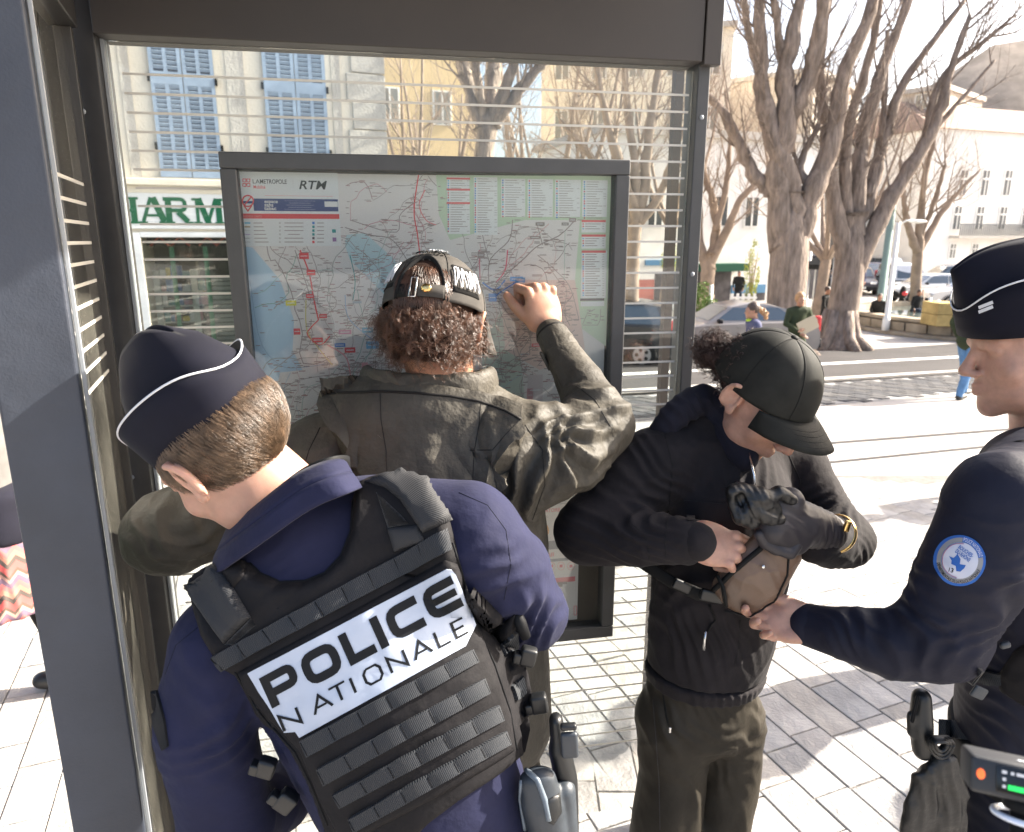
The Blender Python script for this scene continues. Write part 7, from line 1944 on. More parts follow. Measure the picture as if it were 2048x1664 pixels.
# hill
rs = random.Random(2); hv = []; hf = []
nx = 40
prof = [(-400, 18), (0, 20), (60, 26), (130, 46), (180, 70), (260, 95), (420, 100)]
def hprof(x):
    for (x0, z0), (x1, z1) in zip(prof, prof[1:]):
        if x0 <= x <= x1: return z0 + (z1 - z0) * (x - x0) / (x1 - x0)
    return 20
for i in range(nx + 1):
    x = -400 + 820 * i / nx; h_ = hprof(x) * (1 + 0.05 * rs.uniform(-1, 1))
    for j, t in enumerate((0, 0.4, 0.75, 1.0, 0.9)): hv.append((x, 240 + 25 * j + rs.uniform(-3, 3), -1.3 + h_ * t * (1 + 0.04 * rs.uniform(-1, 1))))
for i in range(nx):
    for j in range(4): a = i * 5 + j; hf.append((a, a + 5, a + 6, a + 1))
hl = mesh('hill', hv, hf, mat('hill_scrub', (0.24, 0.20, 0.165), 0.95, var=0.3, vscale=0.08), None, True); hl['kind'] = 'structure'

# ================================================================== trees
M['bark'] = mat('bark', (0.235, 0.19, 0.16), 0.9, var=0.34, vscale=9, bump=0.9, bscale=40, bump2=0.9, b2scale=14, stretch=(1, 1, 0.22))  # both bark colours are lightened in place of background haze
M['bark_far'] = mat('bark_far', (0.27, 0.21, 0.165), 0.9, var=0.2, vscale=3)
def limb(mb, pts, r0, r1, rnd_, n=8, depth=0, twigs=True, tl=1.0, knob=True):
    pts = smooth_pts(pts, max(8, 4 * len(pts))); m = len(pts) - 1
    rs_ = [r0 + (r1 - r0) * (i / m) for i in range(m + 1)]
    pts = [p + Vector((rnd_.uniform(-1, 1), rnd_.uniform(-1, 1), rnd_.uniform(-.5, .5))) * rs_[i] * 0.22 for i, p in enumerate(pts)]
    if knob: rs_ = [r * (1 + 0.16 * rnd_.uniform(-1, 1)) for r in rs_]
    mb.tube(pts, rs_, n=n)
    if twigs and depth < 3:
        for i in range(max(1, m // 5 + (2 if depth == 0 else 0)), m + 1):
            if rnd_.random() < (0.45, 0.55, 0.55)[depth]:
                t = (pts[min(i + 1, m)] - pts[i - 1]).normalized(); s_ = t.cross(Vector((rnd_.gauss(0, 1), rnd_.gauss(0, 1), rnd_.gauss(0, 1)))).normalized()
                L_ = (2.4, 1.5, 0.8)[depth] * tl * rnd_.uniform(0.5, 1.1)
                p0 = pts[i]; d1 = (t * 0.75 + s_ * 0.75 + Vector((0, 0, 0.25))).normalized(); d2 = (d1 + Vector((0, 0, 0.5)) + s_ * rnd_.uniform(-.3, .3)).normalized()
                rr = min(rs_[i] * 0.55, (0.042, 0.020, 0.010)[depth] * max(.7, tl)); 
                limb(mb, [p0, p0 + d1 * L_ * 0.4, p0 + d1 * L_ * 0.4 + d2 * L_ * 0.6], rr, rr * 0.35, rnd_, (5, 4, 3)[depth], depth + 1, True, tl, False)
def traced_tree(label, base, Y, trunk, limbs_, seed, tl=1.0, mt=None, flare=1.5, group=None):
    """trunk and limbs given as (px, py, radius px) at depth Y, limbs with their own small depth offsets"""
    rnd_ = random.Random(seed); b = G(*base) if Y is None else None; Y = b.y if b is not None else Y
    root = empty('bare_tree', (P(base[0], base[1], Y).x, Y, gz(Y)), label, 'tree', group)
    s_ = Y / F / 1.03
    pts = [P(x, y, Y) for x, y, r in trunk]; rr = [r * s_ for x, y, r in trunk]
    pts[0].z = gz(Y) - 0.05
    q = smooth_pts(pts, 16); R_ = [rr[min(int(i / 16 * (len(rr) - 1)), len(rr) - 2)] * (1 - (i / 16 * (len(rr) - 1)) % 1) + rr[min(int(i / 16 * (len(rr) - 1)), len(rr) - 2) + 1] * ((i / 16 * (len(rr) - 1)) % 1 if i < 16 else 1) for i in range(17)]
    R_[0] *= flare; R_[1] *= 1 + (flare - 1) * .35
    R_ = [r * (1 + .04 * rnd_.uniform(-1, 1)) for r in R_]
    mb = MB(); mb.tube(q, R_, n=18); 
    # root buttresses
    for k in range(7):
        th = k * 0.9 + rnd_.random() * .4; d = Vector((math.cos(th), math.sin(th), 0)); mb.tube([q[0] + d * R_[1] * 1.5 + Vector((0, 0, 0.0)), q[0] + d * R_[1] * 0.8 + Vector((0, 0, 0.35)), q[0] + d * R_[1] * 0.45 + Vector((0, 0, 1.1))], [R_[1] * 0.25, R_[1] * 0.28, R_[1] * 0.3], n=7)
    mb.build('trunk', mt or M['bark'], root, True)
    mb = MB()
    for L_ in limbs_:
        dy = rnd_.uniform(-0.8, 0.8); n_ = len(L_)
        pp = [P(x, y, Y + dy * (i / (n_ - 1))) for i, (x, y, r) in enumerate(L_)]
        limb(mb, pp, L_[0][2] * s_, L_[-1][2] * s_, rnd_, 10, 0, True, tl)
    mb.build('crown', mt or M['bark'], root, True); return root
traced_tree('big bare tree with thick forked trunk behind the walking woman', (1572, 676), 19.5, [(1572, 676, 40), (1572, 600, 37), (1578, 520, 38), (1580, 455, 33), (1582, 415, 22), (1583, 385, 8)],
            [[(1564, 500, 26), (1556, 370, 27), (1568, 230, 24), (1575, 120, 15), (1600, 10, 11), (1610, -60, 8)], [(1594, 500, 24), (1586, 400, 22), (1545, 270, 18), (1523, 160, 15), (1520, 60, 12), (1515, -50, 9)],
             [(1592, 500, 24), (1622, 390, 21), (1665, 280, 17), (1690, 150, 14), (1740, 20, 10), (1760, -60, 8)], [(1575, 240, 20), (1615, 160, 17), (1640, 60, 14), (1655, -60, 10)], [(1545, 385, 15), (1505, 345, 12), (1470, 270, 10), (1440, 215, 8), (1405, 185, 6)],
             [(1535, 220, 9), (1510, 120, 8), (1490, 20, 7), (1480, -50, 5)], [(1590, 200, 10), (1560, 90, 8), (1545, -40, 6)], [(1625, 380, 9), (1600, 330, 7), (1640, 250, 5)]], 11, 0.8)
traced_tree('big bare tree with flared trunk base beside the stone fountain', (1682, 683), 20.8, [(1676, 685, 40), (1686, 620, 31), (1696, 560, 29), (1701, 490, 28), (1704, 425, 6)],
            [[(1694, 550, 18), (1674, 430, 15), (1655, 330, 12), (1650, 240, 9), (1640, 120, 7), (1660, 0, 5)], [(1702, 555, 20), (1766, 420, 18), (1830, 320, 15), (1880, 220, 10), (1905, 130, 7), (1940, 30, 4)],
             [(1700, 540, 20), (1715, 400, 16), (1722, 300, 14), (1745, 200, 13), (1790, 70, 10), (1830, -40, 7)], [(1708, 480, 16), (1742, 380, 13), (1765, 290, 10), (1800, 180, 8), (1860, 90, 6), (1930, 0, 4)],
             [(1700, 470, 14), (1690, 360, 12), (1700, 250, 10), (1740, 110, 8), (1760, -30, 6)], [(1850, 280, 8), (1880, 160, 6), (1960, 90, 4), (2030, 30, 2.5)], [(1830, 320, 7), (1870, 260, 5), (1930, 190, 3.5), (1990, 120, 2)],
             [(1735, 390, 9), (1760, 320, 7), (1768, 200, 5), (1775, 60, 4)]], 12, 0.8)
traced_tree('slender bare tree forking low beside the green shrub', (1412, 625), 27, [(1412, 628, 17), (1414, 570, 14), (1417, 530, 14), (1418, 505, 4)],
            [[(1415, 540, 12), (1398, 480, 9), (1398, 400, 7), (1385, 300, 5), (1400, 200, 3)], [(1418, 540, 12), (1432, 460, 9), (1425, 400, 7), (1405, 330, 5), (1395, 230, 3)], [(1418, 535, 10), (1455, 460, 8), (1480, 400, 6), (1530, 350, 4)],
             [(1432, 460, 7), (1450, 380, 5), (1460, 280, 4), (1450, 180, 2.5)]], 13, 0.8, M['bark_far'])
traced_tree('bare tree in front of the white house, right of the white pole', (1832, 615), 30, [(1832, 618, 12), (1832, 560, 10), (1836, 500, 10), (1837, 480, 3)],
            [[(1834, 505, 9), (1815, 450, 7), (1808, 400, 5), (1800, 320, 3)], [(1836, 505, 9), (1842, 430, 7), (1850, 350, 5), (1870, 280, 3)], [(1838, 500, 8), (1880, 430, 6), (1920, 380, 4), (1960, 340, 2)], [(1838, 480, 6), (1870, 400, 5), (1890, 330, 3)]], 14, 0.9, M['bark_far'])
traced_tree('bare tree seen through the glass above the middle of the map board', (968, 640), 13.5, [(968, 640, 20), (968, 450, 19), (966, 330, 18), (974, 260, 20), (976, 215, 6)],
            [[(970, 260, 18), (940, 180, 11), (915, 90, 8), (900, 0, 6)], [(975, 250, 20), (985, 170, 16), (988, 80, 13), (990, 0, 10)], [(985, 255, 16), (1030, 190, 10), (1090, 120, 8), (1130, 60, 5)], [(980, 250, 14), (1010, 180, 9), (1035, 100, 7), (1050, 20, 5)],
             [(968, 255, 10), (955, 150, 7), (930, 60, 5)]], 15, 0.55)
traced_tree('bare tree seen through the glass right of the map board', (1262, 640), 17, [(1262, 650, 18), (1264, 520, 15), (1270, 445, 15), (1272, 415, 4)],
            [[(1270, 450, 14), (1255, 380, 10), (1225, 280, 8), (1200, 180, 6), (1190, 90, 4)], [(1272, 450, 14), (1290, 360, 10), (1300, 250, 8), (1320, 130, 6), (1340, 40, 4)], [(1270, 445, 11), (1270, 340, 8), (1255, 220, 7), (1250, 110, 5), (1255, 20, 3)],
             [(1275, 450, 10), (1320, 390, 7), (1350, 300, 5), (1385, 220, 4)], [(1262, 450, 9), (1225, 370, 7), (1170, 300, 5), (1120, 240, 4)]], 16, 0.7, M['bark_far'])
# more winter trees of the square, each with its own branching
far_trees = [(820, 24, 9.5, 'left of the middle tree'), (890, 29, 10, 'just left of the middle tree'), (1080, 23, 9.5, 'right of the middle tree'), (1150, 27, 10, 'behind the map board\'s top right corner'), (1330, 33, 11, 'behind the shelter\'s right post'), (1640, 28, 9, 'between the two big trunks'), (1500, 44, 12, 'behind the big forked tree, far'), (1230, 40, 12, 'far behind the car park'), (1570, 52, 12, 'far off at the side street')]
for i, (x, Y, hh, where) in enumerate(far_trees):
    rnd_ = random.Random(100 + i); bx = P(x, 560, Y).x; root = empty('bare_tree', (bx, Y, gz(Y)), 'bare grey brown tree standing ' + where, 'tree', 'winter trees of the square')
    b0 = Vector((bx, Y, gz(Y) - 0.05)); fk = b0 + Vector((rnd_.uniform(-.2, .2), 0, hh * rnd_.uniform(.22, .32))); r0 = 0.20
    mb = MB(); mb.tube([b0, b0.lerp(fk, .5), fk, fk + Vector((0, 0, 0.4))], [r0 * 1.35, r0, r0, r0 * 0.3], n=10); mb.build('trunk', M['bark_far'], root, True)
    mb = MB(); nl = 6
    for k in range(nl):
        th = 2 * math.pi * k / nl + rnd_.uniform(-.4, .4); sp_ = rnd_.uniform(.18, .42) * hh * .8
        e_ = fk + Vector((math.cos(th) * sp_, math.sin(th) * sp_, hh * rnd_.uniform(.55, .75))); m_ = fk.lerp(e_, .4) + Vector((math.cos(th), math.sin(th), -0.1)) * sp_ * .25
        limb(mb, [fk, m_, e_], 0.12, 0.03, rnd_, 6, 0, True, 1.0)
    mb.build('crown', M['bark_far'], root, True)
print('trees done', sum(len(o.data.polygons) for o in bpy.data.objects if o.type == 'MESH'))
# ================================================================== cars
M['tyre'] = mat('tyre', (0.015, 0.015, 0.015), 0.8); M['rim'] = mat('alloy_rim', (0.35, 0.35, 0.36), 0.35, metal=0.8)
M['car_glass'] = mat('car_glass', (0.03, 0.045, 0.06), 0.06, spec=0.9, coat=1.0); M['tail'] = mat('tail_light', (0.50, 0.02, 0.025), 0.25, coat=0.5); M['head'] = mat('head_lamp', (0.6, 0.62, 0.65), 0.15, coat=0.5)
M['plate'] = mat('number_plate', (0.6, 0.6, 0.58), 0.5); M['bumper'] = mat('bumper_black', (0.02, 0.02, 0.022), 0.6)
def paint(name, c): return mat(name, c, 0.32, metal=0.25, coat=0.8, var=0.04, vscale=2)
def make_car(label, loc, rz, mt, L=4.0, W_=1.72, Hh=1.45, kind='hatch', group='cars in the street behind the square'):
    root = empty('car', (0, 0, 0), label, 'car', group)
    # x along the car, nose towards -x
    lower = [(-L/2, 0.30), (-L/2 + 0.02, 0.55), (-L/2 + 0.12, 0.70), (-L/2 + 0.35, 0.79), (-L*0.22, 0.93), (L*0.05, 0.97), (L*0.36, 0.99), (L/2 - 0.10, 0.95), (L/2 - 0.02, 0.70), (L/2, 0.45), (L/2 - 0.04, 0.28)]
    if kind == 'hatch': green = [(-L*0.24, 0.92), (-L*0.08, Hh - 0.10), (L*0.05, Hh), (L*0.25, Hh - 0.02), (L*0.41, Hh - 0.12), (L*0.47, 0.97)]
    elif kind == 'van': green = [(-L*0.34, 0.92), (-L*0.22, Hh - 0.12), (-L*0.12, Hh), (L*0.40, Hh), (L*0.46, Hh - 0.08), (L*0.485, 0.97)]
    else: green = [(-L*0.22, 0.92), (-L*0.06, Hh - 0.08), (L*0.06, Hh), (L*0.18, Hh - 0.02), (L*0.30, Hh - 0.16), (L*0.40, 0.98)]
    def loft(prof, ws, mt_, name, z_in, base=0.0):
        V = []; Fc = []; st = [-1, -0.96, -0.80, 0, 0.80, 0.96, 1]; n = len(prof)
        for t in st:
            for x, z in prof:
                k = (z - z_in[0]) / (z_in[1] - z_in[0]); k = max(0, min(1, k)); w = ws[0] + (ws[1] - ws[0]) * k
                rnd_ = 1.0 if abs(t) < 0.9 else (0.985 if abs(t) < 0.99 else 0.93)
                cx = 0.0; V.append((cx + (x - cx) * (1 - 0.012 * abs(t) ** 4), t * w / 2, base + (z - base) * (rnd_ if z > z_in[1] - 0.12 else 1)))
        for j in range(len(st) - 1):
            for i in range(n - 1): a = j * n + i; Fc.append((a, a + 1, a + n + 1, a + n))
        Fc.append(tuple(range(n))); Fc.append(tuple(range((len(st) - 1) * n + n - 1, (len(st) - 1) * n - 1, -1)))
        return mesh(name, V, Fc, mt_, root, False)
    body = loft(lower, (W_, W_ * 0.97), mt, 'body', (0.3, 0.98))
    bv = body.modifiers.new('edge', 'BEVEL'); bv.width = 0.03; bv.segments = 2
    cab = loft(green, (W_ * 0.93, W_ * 0.74), mt, 'cabin', (0.92, Hh)); bv = cab.modifiers.new('edge', 'BEVEL'); bv.width = 0.03; bv.segments = 2
    def wz(z): k = (z - 0.92) / (Hh - 0.92); return (W_ * 0.93 + (W_ * 0.74 - W_ * 0.93) * k) / 2
    def gx(z, front):
        pr_ = green if front else green[::-1]
        for (x0, z0), (x1, z1) in zip(pr_, pr_[1:]):
            if z0 <= z <= z1: return x0 + (x1 - x0) * (z - z0) / (z1 - z0 + 1e-9)
        return pr_[0][0]
    zt_, zb_ = Hh - 0.11, 1.0
    for s_ in (-1, 1):
        f0, f1, r0, r1 = gx(zb_, True) + 0.14, gx(zt_, True) + 0.10, gx(zb_, False) - 0.16, gx(zt_, False) - 0.10; mid = (f0 + r0) / 2
        for (b0, b1, t0, t1) in ((f0, mid - 0.03, f1, mid - 0.03), (mid + 0.03, r0, mid + 0.03, r1)):
            q = [(b0, s_ * (wz(zb_) + 0.006), zb_), (b1, s_ * (wz(zb_) + 0.006), zb_), (t1, s_ * (wz(zt_) + 0.006), zt_), (t0, s_ * (wz(zt_) + 0.006), zt_)]
            mesh('side_window', q, [(0, 1, 2, 3)], M['car_glass'], root)
        mb = MB(); mb.box((f0 + 0.05, s_ * (W_ / 2 + 0.07), 1.0), (0.12, 0.16, 0.11), None, 0, 0.03); mb.build('wing_mirror', M['bumper'], root, True)
    for front, nm in ((True, 'windscreen'), (False, 'rear_window')):
        sg_ = -1 if front else 1; x0, x1 = gx(zb_ , front) + sg_ * 0.012, gx(zt_, front) + sg_ * 0.012
        q = [(x0, -wz(zb_) * .86, zb_), (x0, wz(zb_) * .86, zb_), (x1, wz(zt_) * .86, zt_), (x1, -wz(zt_) * .86, zt_)]; mesh(nm, q, [(0, 1, 2, 3)], M['car_glass'], root)
    for x in (-L * 0.31, L * 0.30):
        for s_ in (-1, 1):
            mb = MB(); y = s_ * (W_ / 2 - 0.09)
            mb.tube([(x, y - 0.10, 0.31), (x, y - 0.085, 0.31), (x, y + 0.085, 0.31), (x, y + 0.10, 0.31)], [0.28, 0.31, 0.31, 0.28], n=24); wh = mb.build('wheel', M['tyre'], root, True)
            mb = MB(); yy = y + s_ * 0.101
            mb.tube([(x, yy, 0.31), (x, yy + s_ * 0.01, 0.31)], 0.205, n=24)
            mb.build('rim', M['rim'], wh)
            mb = MB()
            for k in range(5):
                th = k * 1.2566 + .6; mb.ell((x + 0.12 * math.cos(th), yy + s_ * 0.012, 0.31 + 0.12 * math.sin(th)), (0.045, 0.004, 0.045), None, 8, 4)
            mb.build('rim_opening', M['tyre'], wh)
            mb = MB(); mb.tube([(x + 0.355 * math.cos(t), s_ * (W_ / 2 + 0.004), 0.31 + 0.355 * math.sin(t)) for t in [math.pi * i / 12 for i in range(13)]], (0.03, 0.012), n=6, flat=(0, 1, 0)); mb.build('wheel_arch', M['bumper'], root, True)
        
    for s_ in (-1, 1):
        mb = MB(); mb.box((-L/2 + 0.17, s_ * W_ * 0.37, 0.68), (0.28, 0.30, 0.13), Matrix.Rotation(s_ * 0.25, 3, 'Z'), 0, 0.03); mb.build('headlight', M['head'], root, True)
        mb = MB(); mb.box((L/2 - 0.07, s_ * W_ * 0.43, 0.90 if kind != 'van' else 1.1), (0.14, 0.16, 0.40), None, 0, 0.03); mb.build('tail_light', M['tail'], root, True)
        for x in (-0.05, L * 0.2): mb = MB(); mb.box((x, s_ * (W_ / 2 + 0.005), 0.84), (0.14, 0.025, 0.025), None, 0, 0.005); mb.build('door_handle', mt, root)
    mb = MB(); mb.box((L/2 + 0.005, 0, 0.42), (0.10, W_ * 0.94, 0.24), None, 0, 0.03); mb.build('bumper', M['bumper'], root, True)
    mb = MB(); mb.box((-L/2 - 0.005, 0, 0.38), (0.10, W_ * 0.92, 0.22), None, 0, 0.03); mb.build('bumper', M['bumper'], root, True)
    mb = MB(); mb.box((L/2 + 0.058, 0, 0.50), (0.01, 0.46, 0.10)); mb.build('number_plate', M['plate'], root)
    mb = MB(); mb.box((-L/2 - 0.058, 0, 0.42), (0.01, 0.46, 0.10)); mb.build('number_plate', M['plate'], root)
    root.location = loc; root.rotation_euler = (math.atan(-0.07) * 0 , 0, rz); return root
def at_ground(px, Y, dz=0.0): q = P(px, 600, Y); return Vector((q.x, Y, gz(Y) + dz))
make_car('black hatchback with red tail lights, its rear seen through the glass beside the map board', at_ground(1205, 17.3), RAD(-18), paint('paint_black', (0.015, 0.015, 0.017)), L=3.7, Hh=1.5)
make_car('warm grey hatchback parked side-on behind the shelter\'s right post', at_ground(1462, 18.6), RAD(4), paint('paint_grey', (0.22, 0.20, 0.19)), L=4.1, Hh=1.42, kind='coupe')
fars = [(1738, 52, 80, (0.03, 0.04, 0.09), 'hatch', 'dark blue car highest up in the side street', 1.5), (1762, 56, 95, (0.45, 0.45, 0.46), 'van', 'white van up in the side street behind the pole', 1.8), (1712, 43, 70, (0.05, 0.04, 0.04), 'hatch', 'black car with red lights coming down beside the greenish pole', 1.5),
        (1797, 41, 80, (0.55, 0.56, 0.58), 'van', 'white van parked just right of the white pole', 1.8), (1852, 36, 5, (0.42, 0.43, 0.45), 'hatch', 'silver car parked behind the tree before the white house', 1.45), (1885, 44, 0, (0.05, 0.06, 0.08), 'hatch', 'dark car partly behind the silver car', 1.6),
        (1925, 50, 10, (0.06, 0.08, 0.12), 'hatch', 'dark blue car in front of the orange sign', 1.5), (1940, 33, -5, (0.6, 0.6, 0.6), 'coupe', 'white car behind the fountain basin', 1.4)]
for x, Y, rz, c_, kd, lb, hh in fars: make_car(lb, at_ground(x, Y), RAD(rz), paint('paint_' + lb.split()[0], c_), L=4.2, Hh=hh, kind=kd)

# ================================================================== people in the square
def figure(label, x, Y, hgt, face, coat, trous, hairc, skin=None, pose='walk', coat_len=0.45, res=0.018, hair_r=(0.085, 0.10, 0.10), pony=None, extra=None, Xw=None, arms=None, group=None, scarf=None, lean=0.0, seated=False):
    """face: heading angle, 0 looks to +Y"""
    base = at_ground(x, Y) if Xw is None else Vector((Xw, Y, gz(Y)))
    root = empty('person', base, label, 'person', group); k = hgt / 1.75; skin = skin or M['skin_tan']
    f = Vector((math.sin(face), math.cos(face), 0)); r = Vector((f.y, -f.x, 0)); z = Vector((0, 0, 1)); drop = 0.42 * k if seated else 0
    def Q(a, b, c): return base + r * (a * k) + f * (b * k + lean * max(0, c - 0.9) * k) + z * (c * k - drop)
    fr_ = Frame(Q(0, 0.02, 1.62), r, z, k * 1.0)
    # coat
    s_ = SDF(); s_.tube([Q(0, 0, 1.42), Q(0, 0, 1.2), Q(0, 0, 1.0), Q(0, 0, 0.9 - max(0, coat_len - 0.45))], [(0.17 * k, 0.10 * k), (0.19 * k, 0.13 * k), (0.17 * k, 0.13 * k), (0.19 * k, 0.15 * k)], r, 0.04)
    s_.tube([Q(-0.17, 0, 1.42), Q(0.17, 0, 1.42)], [0.07 * k] * 2, None, 0.05)
    a_ = arms or {'walk': (((-0.20, 0, 1.42), (-0.25, -0.08, 1.16), (-0.22, 0.08, 0.95)), ((0.20, 0, 1.42), (0.25, 0.05, 1.16), (0.22, 0.20, 0.98))), }['walk']
    for ar in a_: s_.tube([Q(*q) for q in ar], [0.06 * k, 0.052 * k, 0.042 * k], None, 0.03)
    nets_obj('coat', [(s_, res)], coat, root, base=0.006, bscale=6)
    t_ = SDF()
    for sg_, st in ((-1, 0.20), (1, -0.18)):
        if seated: t_.tube([Q(sg_ * 0.09, 0, 0.92), Q(sg_ * 0.11, 0.42, 0.92), Q(sg_ * 0.11, 0.45, 0.50)], [0.10 * k, 0.075 * k, 0.06 * k], None, 0.03)
        else:
            st_ = st if pose == 'walk' else st * 0.25
            t_.tube([Q(sg_ * 0.09, 0, 0.92), Q(sg_ * 0.09, st_ * 0.6 + 0.03, 0.50), Q(sg_ * 0.08, st_ * 1.1 - 0.02, 0.08)], [0.10 * k, 0.072 * k, 0.055 * k], None, 0.03)
    nets_obj('trousers', [(t_, res)], trous, root, base=0.004, bscale=6)
    b_ = SDF(); head_sdf(fr_, b_, ears=True); b_.tube([Q(0, 0, 1.56), Q(0, -0.01, 1.44)], [0.055 * k, 0.06 * k], None, 0.02)
    hb = []
    for ar in a_: e_ = Q(*ar[-1]); d_ = (e_ - Q(*ar[-2])).normalized(); hb.append((e_ + d_ * 0.03, d_))
    hs_ = SDF()
    for e_, d_ in hb:
        hs_.tube([e_ - d_ * 0.04, e_ + d_ * 0.02, e_ + d_ * 0.06], [0.03 * k, 0.036 * k, 0.030 * k], None, 0.01)
        for q in range(4): o_ = r * ((q - 1.5) * 0.016 * k); hs_.tube([e_ + d_ * 0.06 + o_, e_ + d_ * 0.10 + o_ * 1.1 - z * 0.005, e_ + d_ * 0.13 + o_ - z * 0.015], [0.009 * k, 0.008 * k, 0.007 * k], None, 0.003)
    core_ = SDF(); core_.tube([Q(0, 0, 1.45), Q(0, 0, 1.0)], [0.07 * k, 0.09 * k], None, 0.02)
    nets_obj('body', [(b_, 0.010 if Y < 14 else 0.014), (hs_, 0.008), (core_, 0.03)], skin, root)
    h_ = SDF(); fr_.e(h_, (0, -0.022, 0.050), hair_r); 
    if pony:
        for q in pony: fr_.t(h_, [q[0], q[1]], [q[2], q[3]])
    nets_obj('hair', [(h_, 0.010)], hairc, root, base=0.006, bscale=30)
    if not seated: 
        for sg_, st in ((-1, 0.20), (1, -0.18)):
            st_ = st if pose == 'walk' else st * 0.25; q = Q(sg_ * 0.08, st_ * 1.1, 0.05); sh_ = SDF(); sh_.tube([q - f * 0.03, q + f * 0.15 * k], [0.05 * k, 0.04 * k], None, 0.02); nets_obj('shoe', [(sh_, res)], M['shoe'], root)
    return root, Q, fr_
M['c_grey'] = mat('coat_grey_blue', (0.085, 0.09, 0.15), 0.8, var=.1, vscale=6); M['c_black'] = mat('coat_black', (0.022, 0.022, 0.022), 0.8, var=.2, vscale=6); M['denim'] = mat('denim', (0.10, 0.20, 0.36), 0.85, var=.15, vscale=12); M['denim_dark'] = mat('denim_dark', (0.04, 0.05, 0.07), 0.85)
M['c_green'] = mat('coat_dark_green', (0.035, 0.045, 0.025), 0.8, var=.2, vscale=6); M['paper_tan'] = mat('envelope', (0.55, 0.46, 0.33), 0.8); M['lime'] = mat('lime_collar', (0.40, 0.55, 0.06), 0.7); M['hair_fair'] = mat('hair_fair', (0.36, 0.20, 0.09), 0.5, var=.4, vscale=40); M['hair_dk2'] = mat('hair_dk', (0.05, 0.03, 0.022), 0.5, var=.4, vscale=40)
r1_, Q1, fq = figure('woman with tied back wavy hair walking left past the grey car, lime collar', 1518, 9.6, 1.50, RAD(-88), M['c_grey'], M['denim_dark'], M['hair_dk2'], M['skin_tan'], lean=0.10,
       pony=None, arms=(((-0.20, 0, 1.42), (-0.24, 0.05, 1.15), (-0.20, 0.25, 1.05)), ((0.20, 0, 1.42), (0.25, -0.10, 1.16), (0.22, 0.05, 0.95))))
pt = SDF(); 
for a, b, c_, r_ in ((0, -0.12, 0.03, 0.045), (0.01, -0.17, 0.0, 0.055), (-0.01, -0.21, -0.04, 0.05), (0, -0.22, -0.09, 0.04)): fq.e(pt, (a, b, c_), (r_, r_, r_ * 1.1))
nets_obj('ponytail', [(pt, 0.010)], M['hair_fair'], r1_, base=0.014, bscale=26)
lc = SDF(); fq.t(lc, [(-0.05, 0.03, -0.13), (0, 0.07, -0.14), (0.05, 0.03, -0.13)], [0.022] * 3); nets_obj('collar', [(lc, 0.010)], M['lime'], r1_)
r2_, Q2, fq2 = figure('woman in dark coat holding a tan envelope against her chest', 1600, 12.8, 1.62, RAD(172), M['c_green'], M['denim_dark'], M['hair_fair'], M['skin_tan'], pose='stand', coat_len=0.55, hair_r=(0.095, 0.10, 0.115),
       arms=(((-0.20, 0, 1.42), (-0.26, 0.06, 1.16), (-0.02, 0.20, 1.10)), ((0.20, 0, 1.42), (0.27, 0.04, 1.18), (0.05, 0.19, 1.02))))
env = empty('envelope', Q2(0.0, 0.2, 1.15), 'large tan paper envelope held by the woman in the dark coat', 'envelope')
mb = MB(); mb.box(Q2(-0.07, 0.24, 1.17), (0.34, 0.012, 0.24), Matrix.Rotation(RAD(-28), 3, 'Y'), 0, 0.003); mb.build('envelope_body', M['paper_tan'], env); mb = MB(); mb.box(Q2(-0.07, 0.252, 1.20), (0.33, 0.004, 0.08), Matrix.Rotation(RAD(-28), 3, 'Y')); mb.build('flap', M['paper_tan'], env)
figure('person in black standing half hidden by the flared trunk', 1653, 22, 1.66, RAD(140), M['c_black'], M['c_black'], M['hair_dk2'], pose='stand', res=0.022)
figure('person in black sitting bent over beside the white lamp post', 1757, 25.5, 1.6, RAD(200), M['c_black'], M['c_black'], M['hair_dk2'], seated=True, lean=0.45, res=0.022)
figure('dark haired person sitting behind the basin, in front of the silver car', 1832, 27.5, 1.6, RAD(170), M['c_black'], M['denim_dark'], M['hair_dk2'], seated=True, lean=0.2, res=0.022)
figure('person in dark green jacket and blue jeans walking behind the officer at the right edge', 1952, 11.0, 1.74, RAD(60), M['c_green'], M['denim'], M['hair_dk2'], res=0.016)
for x, Y, lb, c_ in ((1716, 38, 'person walking in the roadway of the side street', M['c_grey']), (1645, 33, 'distant passer-by in black near the thin trunk', M['c_black']), (1475, 33, 'distant passer-by by the shopfronts', M['c_black']), (1660, 34, 'distant passer-by in grey beside the thin trunk', M['c_grey'])):
    figure(lb, x, Y, 1.68, RAD(200), c_, M['denim_dark'], M['hair_dk2'], pose='walk', res=0.03)
for i, (x, Y, lb) in enumerate(((2.62, 2.95, 'bystander in dark coat just outside the right edge, nearest the shelter'), (3.5, 2.45, 'bystander outside the right edge, farther right'), (5.0, 5.6, 'unseen bystander added outside the right edge to shade the paving'), (5.6, 5.3, 'second unseen bystander added outside the right edge to shade the paving'))):  # off-frame figures; the farther pair is added to cast shade on the paving
    figure(lb, 0, Y, 1.76, RAD(-90), M['c_black'], M['denim_dark'], M['hair_dk2'], Xw=x, res=0.03, pose='stand')
